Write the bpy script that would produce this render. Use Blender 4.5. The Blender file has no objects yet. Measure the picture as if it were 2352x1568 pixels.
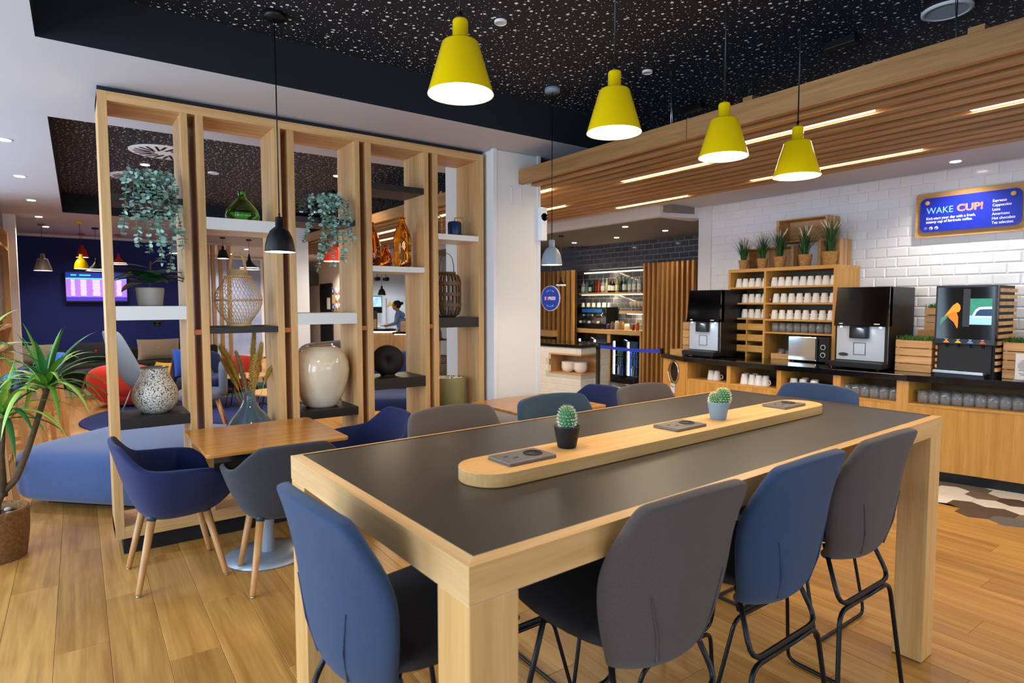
import bpy, bmesh, math, random
from mathutils import Vector, Matrix, Quaternion
R = random.Random(11)
SC = bpy.context.scene
COL = SC.collection
PI = math.pi
ORD = ['first', 'second', 'third', 'fourth', 'fifth', 'sixth', 'seventh', 'eighth', 'ninth', 'tenth', 'eleventh', 'twelfth', 'thirteenth', 'fourteenth', 'fifteenth', 'sixteenth', 'seventeenth', 'eighteenth', 'nineteenth', 'twentieth']
rad = math.radians

# ---------------------------------------------------------------- camera, exposure, world, large lights
cam = bpy.data.cameras.new('camera')
cam.sensor_width = 36.0
cam.lens = 36.0 * 1384.23 / 2352.0
cam.clip_start = 0.02
cam.dof.use_dof = True
cam.dof.focus_distance = 3.0
cam.dof.aperture_fstop = 4.0
cam_ob = bpy.data.objects.new('camera', cam)
COL.objects.link(cam_ob)
yaw, pitch, roll = 0.946271, -0.0634289, -0.00078882
fw = Vector((math.cos(yaw) * math.cos(pitch), math.sin(yaw) * math.cos(pitch), math.sin(pitch)))
rt = Vector((math.sin(yaw), -math.cos(yaw), 0))
up = rt.cross(fw)
rt2 = rt * math.cos(roll) + up * math.sin(roll)
up2 = up * math.cos(roll) - rt * math.sin(roll)
mw = Matrix((rt2, up2, -fw)).transposed().to_4x4()
mw.translation = Vector((0, 0, 1.52))
cam_ob.matrix_world = mw
SC.camera = cam_ob

SC.view_settings.view_transform = 'Standard'
SC.view_settings.look = 'None'
SC.view_settings.gamma = 1.0
SC.view_settings.use_curve_mapping = False
SC.view_settings.exposure = 0.30
SC.cycles.use_denoising = True
SC.cycles.max_bounces = 8
SC.cycles.sample_clamp_indirect = 6.0

w = bpy.data.worlds.new('sky')
SC.world = w
w.use_nodes = True
nt = w.node_tree
bg = nt.nodes['Background']
sky = nt.nodes.new('ShaderNodeTexSky')
sky.sky_type = 'HOSEK_WILKIE'
sky.turbidity = 4.0
sky.sun_direction = (-0.3, -0.6, 0.75)
nt.links.new(sky.outputs[0], bg.inputs[0])
bg.inputs[1].default_value = 0.6


def lamp(name, kind, loc, energy, color=(1, 1, 1), size=0.1, size_y=None, aim=None, spot=None, blend=0.6):
    l = bpy.data.lights.new(name, kind)
    l.energy = energy
    l.color = color
    if kind == 'AREA':
        l.size = size
        if size_y:
            l.shape = 'RECTANGLE'
            l.size_y = size_y
    else:
        l.shadow_soft_size = size
    if kind == 'SPOT':
        l.spot_size = rad(spot or 100)
        l.spot_blend = blend
    o = bpy.data.objects.new(name, l)
    COL.objects.link(o)
    o.location = loc
    if aim is not None:
        o.rotation_euler = Vector(aim).to_track_quat('-Z', 'Y').to_euler()
    return o


DAY = (0.62, 0.80, 1.0)
WARM = (1.0, 0.80, 0.55)
NEUT = (1.0, 0.90, 0.78)
# daylight through the windows of the left wall and the street front behind the camera
for yy, e in ((0.3, 75), (3.1, 95), (5.9, 75), (8.4, 55)):
    lamp('window_daylight', 'AREA', (-2.52, yy, 1.55), e, DAY, 2.0, 1.9, (1, 0, -0.22))
for xx, e in ((0.0, 30), (3.2, 60)):
    lamp('street_daylight', 'AREA', (xx, -3.0, 1.5), e, DAY, 2.6, 1.9, (0, 1, -0.3))


# light strips set between the slats of the ceiling raft: (slat gap, start, end)
LEDS = ((2, 1.52, 2.5), (4, 2.76, 3.6), (5, -.9, 1.22), (7, 4.82, 6.6), (10, 1.70, 2.95), (11, 3.7, 4.62), (3, 7.0, 9.0), (6, 8.4, 10.2), (9, 6.4, 8.2), (2, 4.2, 6.4))
for k_, y0_, y1_ in LEDS:
    lamp('raft_strip_light', 'AREA', (3.06 + .138 * k_ + .099, (y0_ + y1_) / 2, 2.527), 8 * (y1_ - y0_), WARM, .045, y1_ - y0_, (0, 0, -1))


# ---------------------------------------------------------------- helpers
def H(h, k=1.0):
    c = [int(h[i:i + 2], 16) / 255 for i in (0, 2, 4)]
    return tuple(k * (x / 12.92 if x <= .04045 else ((x + .055) / 1.055) ** 2.4) for x in c) + (1,)


def mat(name, col, rough=.5, metal=0, emit=0, trans=0, ior=1.45, coat=0, bump=0, bscale=200, var=0, vscale=8, stretch=(1, 1, 1), sheen=0, col2=None, thick=0, rand=0, spec=.5):
    m = bpy.data.materials.new(name)
    m.use_nodes = True
    n, l = m.node_tree.nodes, m.node_tree.links
    b = n['Principled BSDF']
    c = H(col) if isinstance(col, str) else tuple(col)
    b.inputs['Base Color'].default_value = c
    b.inputs['Roughness'].default_value = rough
    b.inputs['Metallic'].default_value = metal
    b.inputs['IOR'].default_value = ior
    b.inputs['Transmission Weight'].default_value = trans
    b.inputs['Coat Weight'].default_value = coat
    b.inputs['Sheen Weight'].default_value = sheen
    b.inputs['Specular IOR Level'].default_value = spec
    if emit:
        b.inputs['Emission Color'].default_value = c
        b.inputs['Emission Strength'].default_value = emit
    if bump or var or col2:
        tc = n.new('ShaderNodeTexCoord')
        mp = n.new('ShaderNodeMapping')
        mp.inputs['Scale'].default_value = stretch
        l.new(tc.outputs['Object'], mp.inputs[0])
    if var or col2:
        nz = n.new('ShaderNodeTexNoise')
        nz.inputs['Scale'].default_value = vscale
        nz.inputs['Detail'].default_value = 5
        l.new(mp.outputs[0], nz.inputs['Vector'])
        mx = n.new('ShaderNodeMix')
        mx.data_type = 'RGBA'
        c2 = H(col2) if col2 else tuple(x * (1 - var) for x in c[:3]) + (1,)
        mx.inputs[6].default_value = c2
        mx.inputs[7].default_value = c
        mr = n.new('ShaderNodeMapRange')
        mr.inputs[1].default_value = .35
        mr.inputs[2].default_value = .65
        l.new(nz.outputs[0], mr.inputs[0])
        l.new(mr.outputs[0], mx.inputs[0])
        last = mx.outputs[2]
        l.new(last, b.inputs['Base Color'])
    if rand:
        oi = n.new('ShaderNodeObjectInfo')
        hs = n.new('ShaderNodeHueSaturation')
        mr2 = n.new('ShaderNodeMapRange')
        mr2.inputs[3].default_value = 1 - rand
        mr2.inputs[4].default_value = 1 + rand
        l.new(oi.outputs['Random'], mr2.inputs[0])
        l.new(mr2.outputs[0], hs.inputs['Value'])
        if var or col2:
            l.new(last, hs.inputs['Color'])
        else:
            hs.inputs['Color'].default_value = c
        l.new(hs.outputs[0], b.inputs['Base Color'])
    if bump:
        nb = n.new('ShaderNodeTexNoise')
        nb.inputs['Scale'].default_value = bscale
        nb.inputs['Detail'].default_value = 2
        l.new(mp.outputs[0], nb.inputs['Vector'])
        bp = n.new('ShaderNodeBump')
        bp.inputs['Strength'].default_value = bump
        bp.inputs['Distance'].default_value = .004
        l.new(nb.outputs[0], bp.inputs['Height'])
        l.new(bp.outputs[0], b.inputs['Normal'])
    return m


def wood(name, light, dark, axis='z', rough=.45, rand=0.0, scale=1.0, island=False, knots=0):
    """straight grained timber; axis = grain direction in object space"""
    m = bpy.data.materials.new(name)
    m.use_nodes = True
    n, l = m.node_tree.nodes, m.node_tree.links
    b = n['Principled BSDF']
    b.inputs['Roughness'].default_value = rough
    tc = n.new('ShaderNodeTexCoord')
    mp = n.new('ShaderNodeMapping')
    s = [22 * scale] * 3
    s['xyz'.index(axis)] = 1.1 * scale
    mp.inputs['Scale'].default_value = s
    l.new(tc.outputs['Object'], mp.inputs[0])
    rnd = None
    if rand:
        if island:
            g = n.new('ShaderNodeNewGeometry')
            rnd = g.outputs['Random Per Island']
        else:
            oi = n.new('ShaderNodeObjectInfo')
            rnd = oi.outputs['Random']
        mu = n.new('ShaderNodeMath')
        mu.operation = 'MULTIPLY'
        mu.inputs[1].default_value = 37.0
        l.new(rnd, mu.inputs[0])
        ad = n.new('ShaderNodeVectorMath')
        ad.operation = 'ADD'
        l.new(mp.outputs[0], ad.inputs[0])
        l.new(mu.outputs[0], ad.inputs[1])
        vec = ad.outputs[0]
    else:
        vec = mp.outputs[0]
    n1 = n.new('ShaderNodeTexNoise')
    n1.inputs['Scale'].default_value = 1.0
    n1.inputs['Detail'].default_value = 6
    n1.inputs['Roughness'].default_value = .6
    n1.inputs['Distortion'].default_value = .4 + knots
    l.new(vec, n1.inputs['Vector'])
    n2 = n.new('ShaderNodeTexNoise')
    n2.inputs['Scale'].default_value = 6.0
    n2.inputs['Detail'].default_value = 3
    l.new(vec, n2.inputs['Vector'])
    a = n.new('ShaderNodeMath')
    a.operation = 'MULTIPLY_ADD'
    a.inputs[1].default_value = .35
    l.new(n2.outputs[0], a.inputs[0])
    l.new(n1.outputs[0], a.inputs[2])
    mr = n.new('ShaderNodeMapRange')
    mr.inputs[1].default_value = .48
    mr.inputs[2].default_value = .88
    l.new(a.outputs[0], mr.inputs[0])
    mx = n.new('ShaderNodeMix')
    mx.data_type = 'RGBA'
    mx.inputs[6].default_value = H(dark)
    mx.inputs[7].default_value = H(light)
    l.new(mr.outputs[0], mx.inputs[0])
    out = mx.outputs[2]
    if rand:
        hs = n.new('ShaderNodeHueSaturation')
        m2 = n.new('ShaderNodeMapRange')
        m2.inputs[3].default_value = 1 - rand
        m2.inputs[4].default_value = 1 + rand
        l.new(rnd, m2.inputs[0])
        l.new(m2.outputs[0], hs.inputs['Value'])
        l.new(out, hs.inputs['Color'])
        out = hs.outputs[0]
    l.new(out, b.inputs['Base Color'])
    bp = n.new('ShaderNodeBump')
    bp.inputs['Strength'].default_value = .12
    bp.inputs['Distance'].default_value = .002
    l.new(n2.outputs[0], bp.inputs['Height'])
    l.new(bp.outputs[0], b.inputs['Normal'])
    return m


class MB:
    def __init__(s):
        s.v, s.f, s.m, s.s = [], [], [], []

    def add(s, vs, fs, mi=0, sm=False):
        o = len(s.v)
        s.v += [tuple(p) for p in vs]
        s.f += [tuple(i + o for i in f) for f in fs]
        s.m += [mi] * len(fs)
        s.s += [sm] * len(fs)
        return s

    def box(s, x0, x1, y0, y1, z0, z1, mi=0, mx=None):
        vs = [Vector((x, y, z)) for z in (z0, z1) for x, y in ((x0, y0), (x1, y0), (x1, y1), (x0, y1))]
        if mx:
            vs = [mx @ v for v in vs]
        return s.add(vs, [(3, 2, 1, 0), (4, 5, 6, 7), (0, 1, 5, 4), (1, 2, 6, 5), (2, 3, 7, 6), (3, 0, 4, 7)], mi)

    def cb(s, c, d, mi=0, mx=None):
        return s.box(c[0] - d[0] / 2, c[0] + d[0] / 2, c[1] - d[1] / 2, c[1] + d[1] / 2, c[2] - d[2] / 2, c[2] + d[2] / 2, mi, mx)

    def bar(s, p, q, w, h, mi=0, upv=(0, 0, 1)):
        p, q = Vector(p), Vector(q)
        d = (q - p)
        L = d.length
        d.normalize()
        u = Vector(upv)
        x = d.cross(u)
        if x.length < 1e-4:
            x = d.cross(Vector((1, 0, 0)))
        x.normalize()
        y = x.cross(d)
        vs = [a + x * i * w / 2 + y * j * h / 2 for a in (p, q) for i, j in ((-1, -1), (1, -1), (1, 1), (-1, 1))]
        return s.add(vs, [(3, 2, 1, 0), (4, 5, 6, 7), (0, 1, 5, 4), (1, 2, 6, 5), (2, 3, 7, 6), (3, 0, 4, 7)], mi)

    def tube(s, pts, r, n=8, closed=False, mi=0):
        pts = [Vector(p) for p in pts]
        N = len(pts)
        rs = r if isinstance(r, (list, tuple)) else [r] * N
        if len(rs) != N:
            k_ = len(rs) - 1
            rs = [rs[min(k_, int(i * k_ / (N - 1)))] + (rs[min(k_, int(i * k_ / (N - 1)) + 1)] - rs[min(k_, int(i * k_ / (N - 1)))]) * (i * k_ / (N - 1) % 1) for i in range(N)]
        tan = []
        for i in range(N):
            a = pts[i - 1] if (i > 0 or closed) else pts[i]
            b = pts[(i + 1) % N] if (i < N - 1 or closed) else pts[i]
            tan.append((b - a).normalized())
        u = tan[0].orthogonal().normalized()
        vs = []
        for i in range(N):
            if i:
                u = tan[i - 1].rotation_difference(tan[i]) @ u
            w_ = tan[i].cross(u)
            for k in range(n):
                a = 2 * PI * k / n
                vs.append(pts[i] + (u * math.cos(a) + w_ * math.sin(a)) * rs[i])
        fs = []
        for i in range(N if closed else N - 1):
            j = (i + 1) % N
            for k in range(n):
                k2 = (k + 1) % n
                fs.append((i * n + k, i * n + k2, j * n + k2, j * n + k))
        if not closed:
            fs.append(tuple(range(n - 1, -1, -1)))
            fs.append(tuple((N - 1) * n + k for k in range(n)))
        return s.add(vs, fs, mi, True)

    def lathe(s, prof, n=24, c=(0, 0, 0), mi=0, axis="z", closed=False, sm=True, cap=True):
        vs = []
        for r, z in prof:
            for k in range(n):
                a = 2 * PI * k / n
                p = (r * math.cos(a), r * math.sin(a), z)
                if axis == 'x':
                    p = (p[2], p[0], p[1])
                elif axis == 'y':
                    p = (p[1], p[2], p[0])
                vs.append((p[0] + c[0], p[1] + c[1], p[2] + c[2]))
        fs = []
        M = len(prof)
        for i in range(M if closed else M - 1):
            j = (i + 1) % M
            for k in range(n):
                k2 = (k + 1) % n
                fs.append((i * n + k, i * n + k2, j * n + k2, j * n + k))
        if not closed and cap:
            if prof[0][0] > 1e-5:
                fs.append(tuple(range(n - 1, -1, -1)))
            if prof[-1][0] > 1e-5:
                fs.append(tuple((M - 1) * n + k for k in range(n)))
        return s.add(vs, fs, mi, sm)

    def prism(s, poly, z0, z1, mi=0, mx=None, sm=False):
        n = len(poly)
        vs = [Vector((x, y, z0)) for x, y in poly] + [Vector((x, y, z1)) for x, y in poly]
        if mx:
            vs = [mx @ v for v in vs]
        s.add(vs, [tuple(range(n - 1, -1, -1)), tuple(range(n, 2 * n))], mi)
        o = len(s.v) - 2 * n
        for i in range(n):
            j = (i + 1) % n
            s.f.append((o + i, o + j, o + n + j, o + n + i))
            s.m.append(mi)
            s.s.append(sm)
        return s

    def grid(s, P, cu=False, mi=0, sm=True, flip=False):
        n, m_ = len(P), len(P[0])
        fs = []
        for i in range(n - 1):
            for j in range(m_ if cu else m_ - 1):
                k = (j + 1) % m_
                f = (i * m_ + j, i * m_ + k, (i + 1) * m_ + k, (i + 1) * m_ + j)
                fs.append(f[::-1] if flip else f)
        return s.add([p for r in P for p in r], fs, mi, sm)

    def mesh(s, name, mats):
        me = bpy.data.meshes.new(name)
        me.from_pydata(s.v, [], s.f)
        for m_ in (mats if isinstance(mats, (list, tuple)) else [mats]):
            me.materials.append(m_)
        me.polygons.foreach_set('material_index', s.m)
        me.polygons.foreach_set('use_smooth', s.s)
        me.update()
        return me

    def obj(s, name, mats, parent=None, loc=None, rz=0, bevel=0, sub=0, solid=0, seg=2, off=0, fix=False):
        me = s.mesh(name, mats)
        if fix:
            bm = bmesh.new()
            bm.from_mesh(me)
            bmesh.ops.remove_doubles(bm, verts=bm.verts, dist=1e-4)
            bmesh.ops.recalc_face_normals(bm, faces=bm.faces)
            bm.to_mesh(me)
            bm.free()
        return link(name, me, parent, loc, rz, bevel, sub, solid, seg, off)


def link(name, me, parent=None, loc=None, rz=0, bevel=0, sub=0, solid=0, seg=2, off=0):
    o = bpy.data.objects.new(name, me)
    COL.objects.link(o)
    if parent:
        o.parent = parent
    if loc is not None:
        o.location = loc
    if rz:
        o.rotation_euler[2] = rz
    if solid:
        md = o.modifiers.new('solid', 'SOLIDIFY')
        md.thickness = solid
        md.offset = off
    if sub:
        md = o.modifiers.new('sub', 'SUBSURF')
        md.levels = sub
        md.render_levels = sub
    if bevel:
        md = o.modifiers.new('bevel', 'BEVEL')
        md.width = bevel
        md.segments = seg
        md.limit_method = 'ANGLE'
        md.harden_normals = False
    return o


def T(name, label, cat, loc=(0, 0, 0), rz=0, group=None):
    o = bpy.data.objects.new(name, None)
    COL.objects.link(o)
    o.empty_display_size = .1
    o.location = loc
    o.rotation_euler[2] = rz
    return tag(o, label, cat, group)


def tag(o, label, cat, group=None):
    o['label'] = label
    o['category'] = cat
    if group:
        o['group'] = group
    return o


def ST(o, lab=None):
    o['kind'] = 'structure'
    if lab:
        o['label'] = lab
    return o


def stuff(o):
    o['kind'] = 'stuff'
    return o


def dup(root, loc=None, rz=None, label=None, group=None, swap=None):
    def cp(o, par):
        c = o.copy()
        COL.objects.link(c)
        if par:
            c.parent = par
        if swap and c.type == 'MESH':
            for k, v in swap.items():
                if o.name.split('.')[0] == k:
                    c.data = c.data.copy()
                    c.data.materials[0] = v
        for ch in o.children:
            cp(ch, c)
        return c
    r = cp(root, None)
    if loc is not None:
        r.location = loc
    if rz is not None:
        r.rotation_euler[2] = rz
    if label:
        r['label'] = label
    if group:
        r['group'] = group
    return r


def rrect(w, d, r, n=6, cx=0, cy=0):
    out = []
    for sx, sy, a0 in ((1, 1, 0), (-1, 1, PI / 2), (-1, -1, PI), (1, -1, 1.5 * PI)):
        for k in range(n + 1):
            a = a0 + PI / 2 * k / n
            out.append((cx + sx * (w / 2 - r) + r * math.cos(a), cy + sy * (d / 2 - r) + r * math.sin(a)))
    return out


def text(body, size, m, parent=None, loc=(0, 0, 0), rot=(0, 0, 0), align='LEFT', ext=.0008, name='lettering', bold=0, sx=1, fit=0):
    c = bpy.data.curves.new(name, 'FONT')
    c.body = body
    c.size = size
    c.align_x = align
    c.extrude = ext
    c.offset = bold
    c.resolution_u = 3
    c.materials.append(m)
    tmp = bpy.data.objects.new(name + '_curve', c)
    me = bpy.data.meshes.new_from_object(tmp)
    bpy.data.objects.remove(tmp)
    bpy.data.curves.remove(c)
    me.name = name
    if not me.materials:
        me.materials.append(m)
    o = bpy.data.objects.new(name, me)
    COL.objects.link(o)
    if parent:
        o.parent = parent
    o.location = loc
    o.rotation_euler = rot
    if fit:
        xs = [v.co.x for v in me.vertices]
        sx = fit / (max(xs) - min(xs))
    o.scale = (sx, 1, 1)
    return o


def fillet(pts, r, n=4, closed=False):
    """round the corners of a polyline"""
    pts = [Vector(p) for p in pts]
    out = []
    N = len(pts)
    for i, p in enumerate(pts):
        if not closed and i in (0, N - 1):
            out.append(p)
            continue
        a, b = pts[i - 1] - p, pts[(i + 1) % N] - p
        t = min(r, a.length * .45, b.length * .45)
        a0, b0 = p + a.normalized() * t, p + b.normalized() * t
        for k in range(n + 1):
            q = k / n
            out.append(a0 * (1 - q) ** 2 + p * 2 * q * (1 - q) + b0 * q * q)
    return out


# ---------------------------------------------------------------- materials
oak_z = wood('oak_upright', 'deb27a', 'bf9259', 'z')
oak_x = wood('oak_along_x', 'deb27a', 'bf9259', 'x')
oak_y = wood('oak_along_y', 'deb27a', 'bf9259', 'y')
oakp = wood('pale_oak', 'e0b174', 'c89653', 'x')
oakpz = wood('pale_oak_upright', 'e0b174', 'c89653', 'z')
honey = wood('honey_table', 'c98d45', 'a86f30', 'x', .2)
cab_z = wood('cabinet_oak', 'dca552', 'c08a3a', 'z', .4)
cab_y = wood('cabinet_oak_y', 'dca552', 'c08a3a', 'y', .4)
legw = wood('beech', 'cf9a60', 'b47f48', 'z', .4)
slat_y = wood('slat_oak', 'b68650', '8c6236', 'y', .5, .12)
slat_z = wood('slat_oak_up', 'd09a58', 'ab763a', 'z', .5, .08)
pine = wood('pine', 'e0b47c', 'bd8850', 'y', .55, .16)
pine_z = wood('pine_z', 'e0b47c', 'bd8850', 'z', .55, .16)
white = mat('white_paint', 'e6e6ea', .6, bump=.02, bscale=150)
colw = mat('column_paint', 'e8e6e2', .55)
wshelf = mat('white_laminate', 'e4e2de', .4)
bshelf = mat('dark_brown_laminate', '261f1a', .45, var=.15, vscale=40)
blk = mat('black_plastic', '0b0b0d', .35)
blkm = mat('black_matt', '101114', .6)
blkg = mat('black_gloss', '050507', .08)
blkmet = mat('black_steel', '15161a', .35, metal=.3)
navyc = mat('navy_coffer', '131a24', .75)
steel = mat('brushed_steel', 'b9c0c6', .28, metal=1, bump=.03, bscale=60, stretch=(1, 1, 30))
chrome = mat('chrome', 'd5d8dc', .12, metal=1)
greyst = mat('grey_powder_coat', '97a3b1', .4, metal=.5)
glassm = mat('clear_glass', (1, 1, 1, 1), .02)
_n, _l = glassm.node_tree.nodes, glassm.node_tree.links
_tr, _go, _mx, _lw = _n.new('ShaderNodeBsdfTransparent'), _n.new('ShaderNodeBsdfGlossy'), _n.new('ShaderNodeMixShader'), _n.new('ShaderNodeLayerWeight')
_tr.inputs[0].default_value = (.93, .95, .96, 1)
_go.inputs[1].default_value = .03
_lw.inputs[0].default_value = .35
_l.new(_lw.outputs['Facing'], _mx.inputs[0])
_l.new(_tr.outputs[0], _mx.inputs[1])
_l.new(_go.outputs[0], _mx.inputs[2])
_df, _m2 = _n.new('ShaderNodeBsdfDiffuse'), _n.new('ShaderNodeMixShader')
_df.inputs[0].default_value = (.85, .9, .95, 1)
_m2.inputs[0].default_value = .10  # pale diffuse share stands in for bright reflections on the glass
_l.new(_mx.outputs[0], _m2.inputs[1])
_l.new(_df.outputs[0], _m2.inputs[2])
_l.new(_m2.outputs[0], _n['Material Output'].inputs[0])
china = mat('white_china', 'f1eee9', .15, coat=.3)
lit = mat('lamp_glow', (1, .95, .85, 1), .5, emit=14)
litd = mat('downlight_glow', (1, .96, .9, 1), .5, emit=10)
navyf = mat('navy_felt', '17255a', .95, bump=.35, bscale=600, var=.25, vscale=300, sheen=.12)
charf = mat('charcoal_felt', '3a3d45', .95, bump=.35, bscale=600, var=.35, vscale=300, sheen=.12)
bluegf = mat('slate_blue_fabric', '2f4567', .95, bump=.35, bscale=700, var=.25, vscale=400, sheen=.12)
taupef = mat('taupe_grey_fabric', '574c48', .95, bump=.35, bscale=700, var=.25, vscale=400, sheen=.12)
tealf = mat('petrol_blue_fabric', '2a4152', .95, bump=.35, bscale=700, var=.25, vscale=400, sheen=.12)
darkseat = mat('dark_seat_fabric', '3a3433', .95, bump=.3, bscale=700, var=.2, vscale=300)

# ================================================================ STRUCTURE
# ---- floor
floor = ST(MB().box(-2.6, 9.2, -3.2, 19.5, -.2, -.02).obj('floor', mat('screed', '4a3a28', .8)))
plank_m = wood('plank_oak', 'c8964f', '9c6a2e', 'y', .36, .13, .55, knots=.5)
plank_mi = wood('plank_oak_rest', 'c8964f', '9c6a2e', 'y', .36, .13, .55, island=True, knots=.5)


def plank_mesh(L):
    b = MB()
    x, y, e = .0995, L / 2 - .0005, .0015
    o = [(-x, -y), (x, -y), (x, y), (-x, y)]
    i = [(-x + e, -y + e), (x - e, -y + e), (x - e, y - e), (-x + e, y - e)]
    vs = [(a, c, -.02) for a, c in o] + [(a, c, -.0012) for a, c in o] + [(a, c, 0) for a, c in i]
    fs = [(8, 9, 10, 11)] + [(k, (k + 1) % 4, (k + 1) % 4 + 4, k + 4) for k in range(4)] + [(k + 4, (k + 1) % 4 + 4, (k + 1) % 4 + 8, k + 8) for k in range(4)]
    return b.add(vs, fs)


PL = 1.28
pm = plank_mesh(PL).mesh('plank', plank_m)
cells = []
for k in range(-12, 27):
    xc = -.136 + .2 * k + .1
    off = (k * .47) % PL
    for j in range(-4, 15):
        yc = off + j * PL
        a = math.atan2(yc, xc)
        d = math.hypot(xc, yc)
        inview = abs(a - yaw) < .78 and d > 1.3
        cells.append(((0 if inview else 100) + d, xc, yc))
cells.sort()
rest = MB()
for n_, (d, xc, yc) in enumerate(cells):
    if n_ < 290:
        link('plank', pm, floor, (xc, yc, 0))
    elif yc < 19:
        q = plank_mesh(PL)
        rest.add([(x + xc, y + yc, z) for x, y, z in q.v], q.f)
stuff(rest.obj('plank_rest', plank_mi, floor))

# ---- hexagon tiles in front of and behind the coffee counter
hexc = [mat('hex_white', 'f2ede6', .25), mat('hex_taupe', '75685e', .35, rand=.06), mat('hex_brown', '4c3f3e', .35, rand=.06), mat('hex_grey', '5f6468', .35, rand=.06)]


def hex_mesh(m_):
    b = MB()
    ring = lambda r, z: [(r * math.cos(PI / 3 * k), r * math.sin(PI / 3 * k), z) for k in range(6)]
    vs = ring(.1158, -.004) + ring(.1158, .0012) + ring(.1145, .002)
    fs = [tuple(range(12, 18))] + [(k, (k + 1) % 6, (k + 1) % 6 + 6, k + 6) for k in range(6)] + [(k + 6, (k + 1) % 6 + 6, (k + 1) % 6 + 12, k + 12) for k in range(6)]
    return b.add(vs, fs)


hexme = [hex_mesh(0).mesh('tile', m_) for m_ in hexc]
hx = []
for i in range(0, 20):
    for j in range(-4, 60):
        x = 5.205 + .1755 * i
        y = 1.31 + .2026 * j + (.1013 if i % 2 else 0)
        if y > 10.4 or (x > 6.15 and y < 5.3) or (x > 5.3 and y < .2) or x > 8.5:
            continue
        if i == 0 and R.random() < .25:
            continue
        a = math.atan2(y, x)
        hx.append((math.hypot(x, y) + (0 if (x < 6.1 and y < 2.7) or (x > 6.3 and 6.2 < y < 8.8) else 50), x, y))
hx.sort()
hrest = MB()
for n_, (d, x, y) in enumerate(hx):
    c = R.choice([0, 0, 0, 1, 1, 2, 2, 3])
    if n_ < 280:
        link('tile', hexme[c], floor, (x, y, 0))
    else:
        q = hex_mesh(0)
        hrest.add([(a + x, b_ + y, z) for a, b_, z in q.v], q.f, c)
stuff(hrest.obj('tile_rest', hexc, floor))

# ---- ceilings
CZ = 2.78
cb = MB()
for x0, x1, y0, y1 in ((-2.6, -.113, -3.2, 19.5), (-.113, 5.0, 3.70, 5.20), (5.0, 6.73, -3.2, 5.27), (-.113, 5.0, 10.5, 19.5), (5.0, 6.15, 5.27, 19.5), (6.15, 9.2, 13.3, 19.5), (-.113, 5.0, -3.2, -2.6)):
    cb.box(x0, x1, y0, y1, CZ, CZ + .3)
ceil = ST(cb.obj('ceiling', mat('ceiling_paint', 'c6c6cf', .7)))
dots = bpy.data.materials.new('starry_panel')
dots.use_nodes = True
n, l = dots.node_tree.nodes, dots.node_tree.links
b = n['Principled BSDF']
b.inputs['Roughness'].default_value = .7
tc = n.new('ShaderNodeTexCoord')
mp = n.new('ShaderNodeMapping')
l.new(tc.outputs['Object'], mp.inputs[0])
last = None
for sc_, rmin, rmax in ((17, .03, .165), (27, .02, .10)):
    vo = n.new('ShaderNodeTexVoronoi')
    vo.voronoi_dimensions = '2D'
    vo.inputs['Scale'].default_value = sc_
    l.new(mp.outputs[0], vo.inputs['Vector'])
    sp = n.new('ShaderNodeSeparateColor')
    l.new(vo.outputs['Color'], sp.inputs[0])
    mr = n.new('ShaderNodeMapRange')
    mr.inputs[3].default_value = rmin
    mr.inputs[4].default_value = rmax
    l.new(sp.outputs[0], mr.inputs[0])
    lt = n.new('ShaderNodeMath')
    lt.operation = 'LESS_THAN'
    l.new(vo.outputs['Distance'], lt.inputs[0])
    l.new(mr.outputs[0], lt.inputs[1])
    if last:
        mxx = n.new('ShaderNodeMath')
        mxx.operation = 'MAXIMUM'
        l.new(last, mxx.inputs[0])
        l.new(lt.outputs[0], mxx.inputs[1])
        last = mxx.outputs[0]
    else:
        last = lt.outputs[0]
mx = n.new('ShaderNodeMix')
mx.data_type = 'RGBA'
mx.inputs[6].default_value = H('10141f')
mx.inputs[7].default_value = H('f2f5fb')
l.new(last, mx.inputs[0])
l.new(mx.outputs[2], b.inputs['Base Color'])
for y0, y1 in ((-2.6, 3.70), (5.20, 10.5)):
    q = MB()
    q.box(-.113, 5.0, y0, y1, 3.05, 3.1, 1)
    q.box(-.125, -.112, y0, y1, CZ + .001, 3.05)
    q.box(4.99, 5.01, y0, y1, CZ + .001, 3.05)
    q.box(-.113, 5.0, y0 - .012, y0 + .001, CZ + .001, 3.05)
    q.box(-.113, 5.0, y1 - .001, y1 + .012, CZ + .001, 3.05)
    ST(q.obj('ceiling_coffer', [navyc, dots]))
# bar soffit and grey bar ceiling
ST(MB().prism([(6.15, 5.27), (6.73, 5.1), (6.9, 5.1), (6.9, 5.35), (6.25, 5.35), (6.25, 13.3), (6.15, 13.3)], 2.64, 2.9).obj('trim_1', white))
ST(MB().box(6.2, 9.2, 5.12, 13.3, 2.69, 2.95).obj('ceiling_bar', mat('bar_ceiling_paint', '8d8580', .8)))
ST(MB().box(-1.3, 5.3, 13.95, 14.1, 2.735, 2.9).obj('trim_added_lintel', white))  # lintel added to mark where only the ceiling's lighting changes

# ---- walls
wt = MB()
ST(MB().box(6.745, 6.95, -3.2, 5.1, 0, 2.9).obj('wall_right', white))
wall_r = bpy.data.objects['wall_right']
tile_m = mat('white_tile', 'f2f5fb', .12, coat=.2, rand=.03)
tdark = mat('dark_tile', '5b5f69', .10, coat=.3, rand=.18)


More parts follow.
